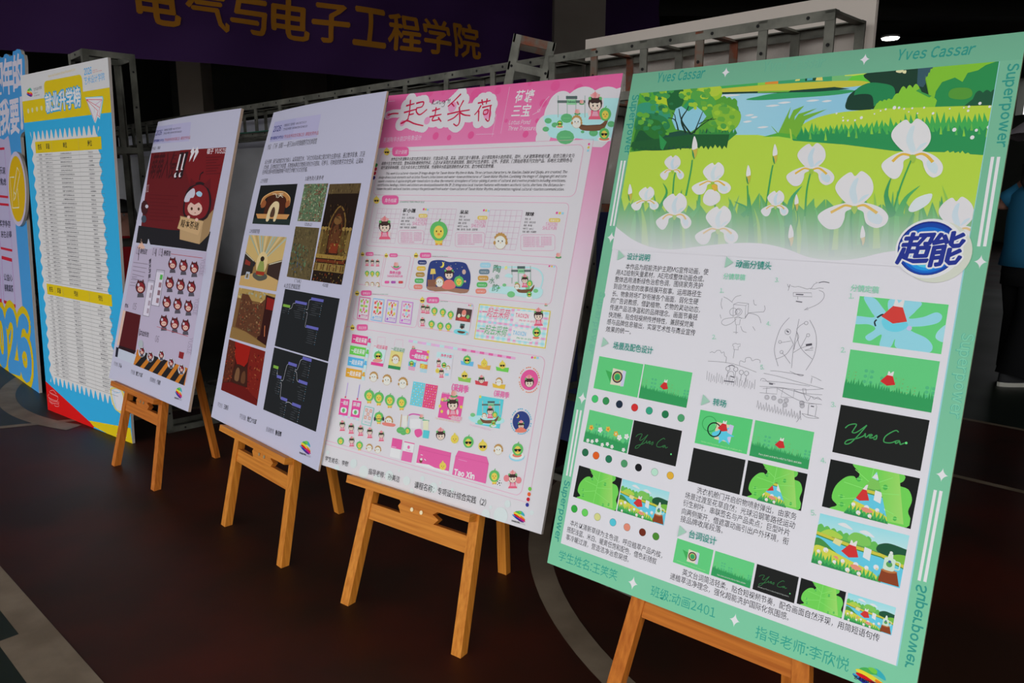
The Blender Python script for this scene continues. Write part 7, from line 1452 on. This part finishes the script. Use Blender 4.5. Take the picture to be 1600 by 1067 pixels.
def make_person(base, yaw, label, shirt, trouser, seated=False):
    f = Vector((math.cos(yaw), math.sin(yaw), 0)); l = Vector((-math.sin(yaw), math.cos(yaw), 0)); Z = Vector((0, 0, 1)); o = Vector(base)
    root = empty('person', tuple(o)); tag(root, label, 'person')
    P = lambda a, b, c: o+f*a+l*b+Z*c
    h0 = .44 if seated else .84
    pel, wai, che, nek, hed, top = P(0, 0, h0), P(.0, 0, h0+.17), P(.01, 0, h0+.40), P(.02, 0, h0+.56), P(.035, 0, h0+.68), P(.03, 0, h0+.77)
    V = [pel, wai, che, nek, hed, top]; R = [(.13, .11), (.115, .095), (.135, .105), .05, (.078, .09), .06]; Ed = [(0, 1), (1, 2), (2, 3), (3, 4), (4, 5)]
    for s in (-1, 1):
        if seated: hip, kne, ank, toe = P(.02, .09*s, h0), P(.42, .10*s, h0+.02), P(.40, .10*s, .08), P(.52, .11*s, .03)
        else: hip, kne, ank, toe = P(0, .09*s, h0-.06), P(.02+.05*s, .11*s, .46), P(-.02+.11*s, .13*s, .08), P(.12+.11*s, .14*s, .03)
        i = len(V); V += [hip, kne, ank, toe]; R += [.085, .058, .042, .034]; Ed += [(0, i), (i, i+1), (i+1, i+2), (i+2, i+3)]
        sh = P(.0, .17*s, h0+.50); el = P(-.10, .25*s, h0+.36) if not seated else P(.08, .24*s, h0+.26); wr = P(.14, .17*s, h0+.44) if not seated else P(.28, .14*s, h0+.14)
        i = len(V); V += [sh, el, wr]; R += [.055, .042, .030]; Ed += [(2, i), (i, i+1), (i+1, i+2)]
        dd = (wr-el).normalized(); hand_bones(V, Ed, R, wr, dd, Z if not seated else l, l*s, i+2)
    # nose and ears as small bumps of the head
    i = len(V); V += [hed+f*.10-Z*.01, hed+l*.085-Z*.01, hed-l*.085-Z*.01]; R += [.014, .014, .014]; Ed += [(4, i), (4, i+1), (4, i+2)]
    skin('body', V, Ed, R, M_skin, root, 2)
    yw = yaw+math.pi/2
    # shirt: torso shell and short sleeves
    if seated: rings = [(P(.0, 0, h0-.04), .20, .15, yw), (P(0, 0, h0+.12), .185, .14, yw), (P(0, 0, h0+.34), .205, .14, yw), (P(0, 0, h0+.47), .20, .12, yw), (P(.01, 0, h0+.54), .10, .08, yw)]
    else: rings = [(P(0, 0, h0-.03), .225, .165, yw), (P(0, 0, h0+.10), .205, .15, yw), (P(0, 0, h0+.30), .215, .145, yw), (P(0, 0, h0+.45), .215, .125, yw), (P(.01, 0, h0+.52), .14, .09, yw), (P(.015, 0, h0+.545), .075, .07, yw)]
    sh_ = loft('shirt', rings, shirt, root, 28)
    for s in (-1, 1):
        a = P(.0, .15*s, h0+.475); b = P(-.06, .225*s, h0+.40) if not seated else P(.05, .235*s, h0+.30)
        mb = MB(); mb.tube([a, a+(b-a)*.5, b], [.075, .075, .078], 14); mb.build('sleeve', shirt, sh_, True)
    # trousers: waist and two wide legs
    if seated:
        tr = loft('trousers', [(P(.0, 0, h0-.12), .17, .15, yw), (P(0, 0, h0+.02), .185, .155, yw)], trouser, root)
        for s in (-1, 1): mb = MB(); mb.tube([P(.0, .09*s, h0-.02), P(.42, .10*s, h0+.0), P(.44, .10*s, h0-.08), P(.41, .10*s, .12)], [.105, .085, .08, .075], 14); mb.build('trouser_leg', trouser, tr, True)
    else:
        tr = loft('trousers', [(P(0, 0, h0-.16), .19, .15, yw), (P(0, 0, h0-.02), .195, .15, yw)], trouser, root)
        for s in (-1, 1): mb = MB(); mb.tube([P(0, .09*s, h0-.06), P(.02+.05*s, .115*s, .46), P(-.02+.11*s, .135*s, .07)], [.115, .105, .11], 16); mb.build('trouser_leg', trouser, tr, True)
    for s in (-1, 1):
        a = P(-.05+.11*s, .135*s, 0) if not seated else P(.36, .10*s, 0); d = f
        shoe = empty('shoe', tuple(Vector(a)-o)); shoe.parent = root
        n = 14; out_ = [(-.06+.13*(1-math.cos(math.pi*i/n)) if 0 else .0, 0) for i in range(n)]
        V2 = []; F2_ = []
        for zz, g in ((0, 1), (.03, 1.02)):
            for i in range(20):
                t = 2*math.pi*i/20; V2.append(Vector(a)+f*(.06+.135*math.cos(t)*g)+l*(.05*math.sin(t)*g*(1.0 if math.cos(t) > 0 else .85))+Z*(zz+.001))
        F2_ = [tuple(range(20))[::-1], tuple(range(20, 40))]+[(i, (i+1) % 20, 20+(i+1) % 20, 20+i) for i in range(20)]
        mobj('sole', V2, F2_, mat('white_rubber_sole', (.62, .60, .52), .7), shoe)
        V3 = []; F3 = []
        for zz, k1, sx in ((.031, 1.0, 0), (.055, .93, -.008), (.085, .60, -.05), (.10, .45, -.065)):
            for i in range(20):
                t = 2*math.pi*i/20; V3.append(Vector(a)+f*(.06+sx+.13*math.cos(t)*k1)+l*(.048*math.sin(t)*(.7+.3*k1))+Z*zz)
        for j in range(3): F3 += [(j*20+i, j*20+(i+1) % 20, (j+1)*20+(i+1) % 20, (j+1)*20+i) for i in range(20)]
        F3.append(tuple(range(60, 80))); mobj('upper', V3, F3, mat('dark_shoe_fabric', (.02, .02, .022), .8), shoe, True)
    # hair: cap over the back of the head and a tail
    V4 = []; F4 = []; rings_ = 9; kk = 20
    for j in range(rings_):
        ph = math.pi*.62*j/(rings_-1)
        for i in range(kk):
            t = 2*math.pi*i/kk; fx = math.sin(ph)*math.cos(t); ly = math.sin(ph)*math.sin(t); zz = math.cos(ph); cut = 1 if fx < .55 else .93
            V4.append(hed+f*(-.012+.108*fx*cut)+l*(.098*ly)+Z*(.012+.112*zz if fx < .5 else .03+.095*max(zz, -.05)))
    for j in range(rings_-1):
        for i in range(kk): F4.append((j*kk+i, (j+1)*kk+i, (j+1)*kk+(i+1) % kk, j*kk+(i+1) % kk))
    hr = mobj('hair', V4, F4, M_hair, root, True)
    mb = MB(); mb.tube([hed-f*.10+Z*.02, hed-f*.15-Z*.04, hed-f*.145-Z*.14, hed-f*.12-Z*.22], [.03, .042, .036, .012], 12); mb.build('ponytail', M_hair, hr, True)
    mb = MB(); mb.tube([hed-f*.085+l*.03+Z*.025, hed-f*.085-l*.03+Z*.025], .018, 10); mb.build('hair_clip', mat('white_clip', (.7, .68, .62), .5), hr, True)
    for s in (-1, 1):
        mb = MB(); mb.disc(hed+f*.088+l*.032*s+Z*.012, f, .009, 10, .004); mb.build('eye', mat('dark_eye', (.02, .015, .012), .3), root)
    return root
make_person((3.56, 5.19, 0), math.radians(5), 'person in a bright blue T-shirt and black trousers behind the green board', mat('blue_shirt_cloth', (.035, .23, .42), .85, spec=.2), mat('black_trouser_cloth', (.010, .010, .011), .9, spec=.2))
make_person((-2.86, 5.62, 0), math.radians(-75), 'seated person in a red top glimpsed behind the steel tower', mat('red_cloth', (.30, .012, .014), .85, spec=.2), MATS['black_trouser_cloth'], True)
st = empty('stool', (-2.86, 5.62, 0)); tag(st, 'low dark stool under the person in red', 'stool'); mst = mat('dark_stool_plastic', (.03, .03, .035), .5)
mb = MB(); mb.disc((-2.86, 5.62, .28), (0, 0, 1), .16, 20, .03); mb.build('seat', mst, st)
for i in range(4): a_ = math.pi/4+i*math.pi/2; MB().beam((-2.86+.11*math.cos(a_), 5.62+.11*math.sin(a_), .281), (-2.86+.14*math.cos(a_), 5.62+.14*math.sin(a_), 0), .025, .025, (math.cos(a_), math.sin(a_), 0)).build('leg', mst, st)
# ---------------------------------------------------------------- parasol deep in the hall at the right edge
PX = Vector((6.12, 8.0, 0)); um = empty('parasol', tuple(PX)); tag(um, 'pale lilac-grey parasol standing beyond the person in blue', 'parasol'); MU = mat('lilac_canopy', (.75, .66, .72), .7); MUm = mat('parasol_metal', (.25, .25, .26), .4, .6)
V = [PX+Vector((0, 0, 2.42))]; Fc = []; k = 8
for j in range(1, 7):
    for i in range(k*4):
        t = 2*math.pi*i/(k*4); sag = .03*(1-abs(math.cos(t*k/2)))*(j/6); r = .95*j/6; V.append(PX+Vector((r*math.cos(t), r*math.sin(t), 2.42-.52*(j/6)**1.5-sag)))
n = k*4
Fc += [(0, 1+i, 1+(i+1) % n) for i in range(n)]+[(1+j*n+i, 1+(j+1)*n+i, 1+(j+1)*n+(i+1) % n, 1+j*n+(i+1) % n) for j in range(5) for i in range(n)]
mobj('canopy', V, Fc, MU, um, True)
mb = MB(); mb.tube([PX+Vector((0, 0, .05)), PX+Vector((0, 0, 2.46))], .016, 10); mb.build('pole', MUm, um)
mb = MB(); mb.disc(PX+Vector((0, 0, .001)), (0, 0, 1), .22, 24, .06); mb.build('base', MUm, um)
for i in range(8): t = 2*math.pi*i/8; MB().beam(PX+Vector((0, 0, 2.39)), PX+Vector((.93*math.cos(t), .93*math.sin(t), 1.90)), .012, .012, (0, 0, 1)).build('rib', MUm, um)
# ---------------------------------------------------------------- tidy up
_c = LET.data; bpy.data.objects.remove(LET, do_unlink=True); bpy.data.curves.remove(_c); bpy.data.scenes.remove(LET_SC)
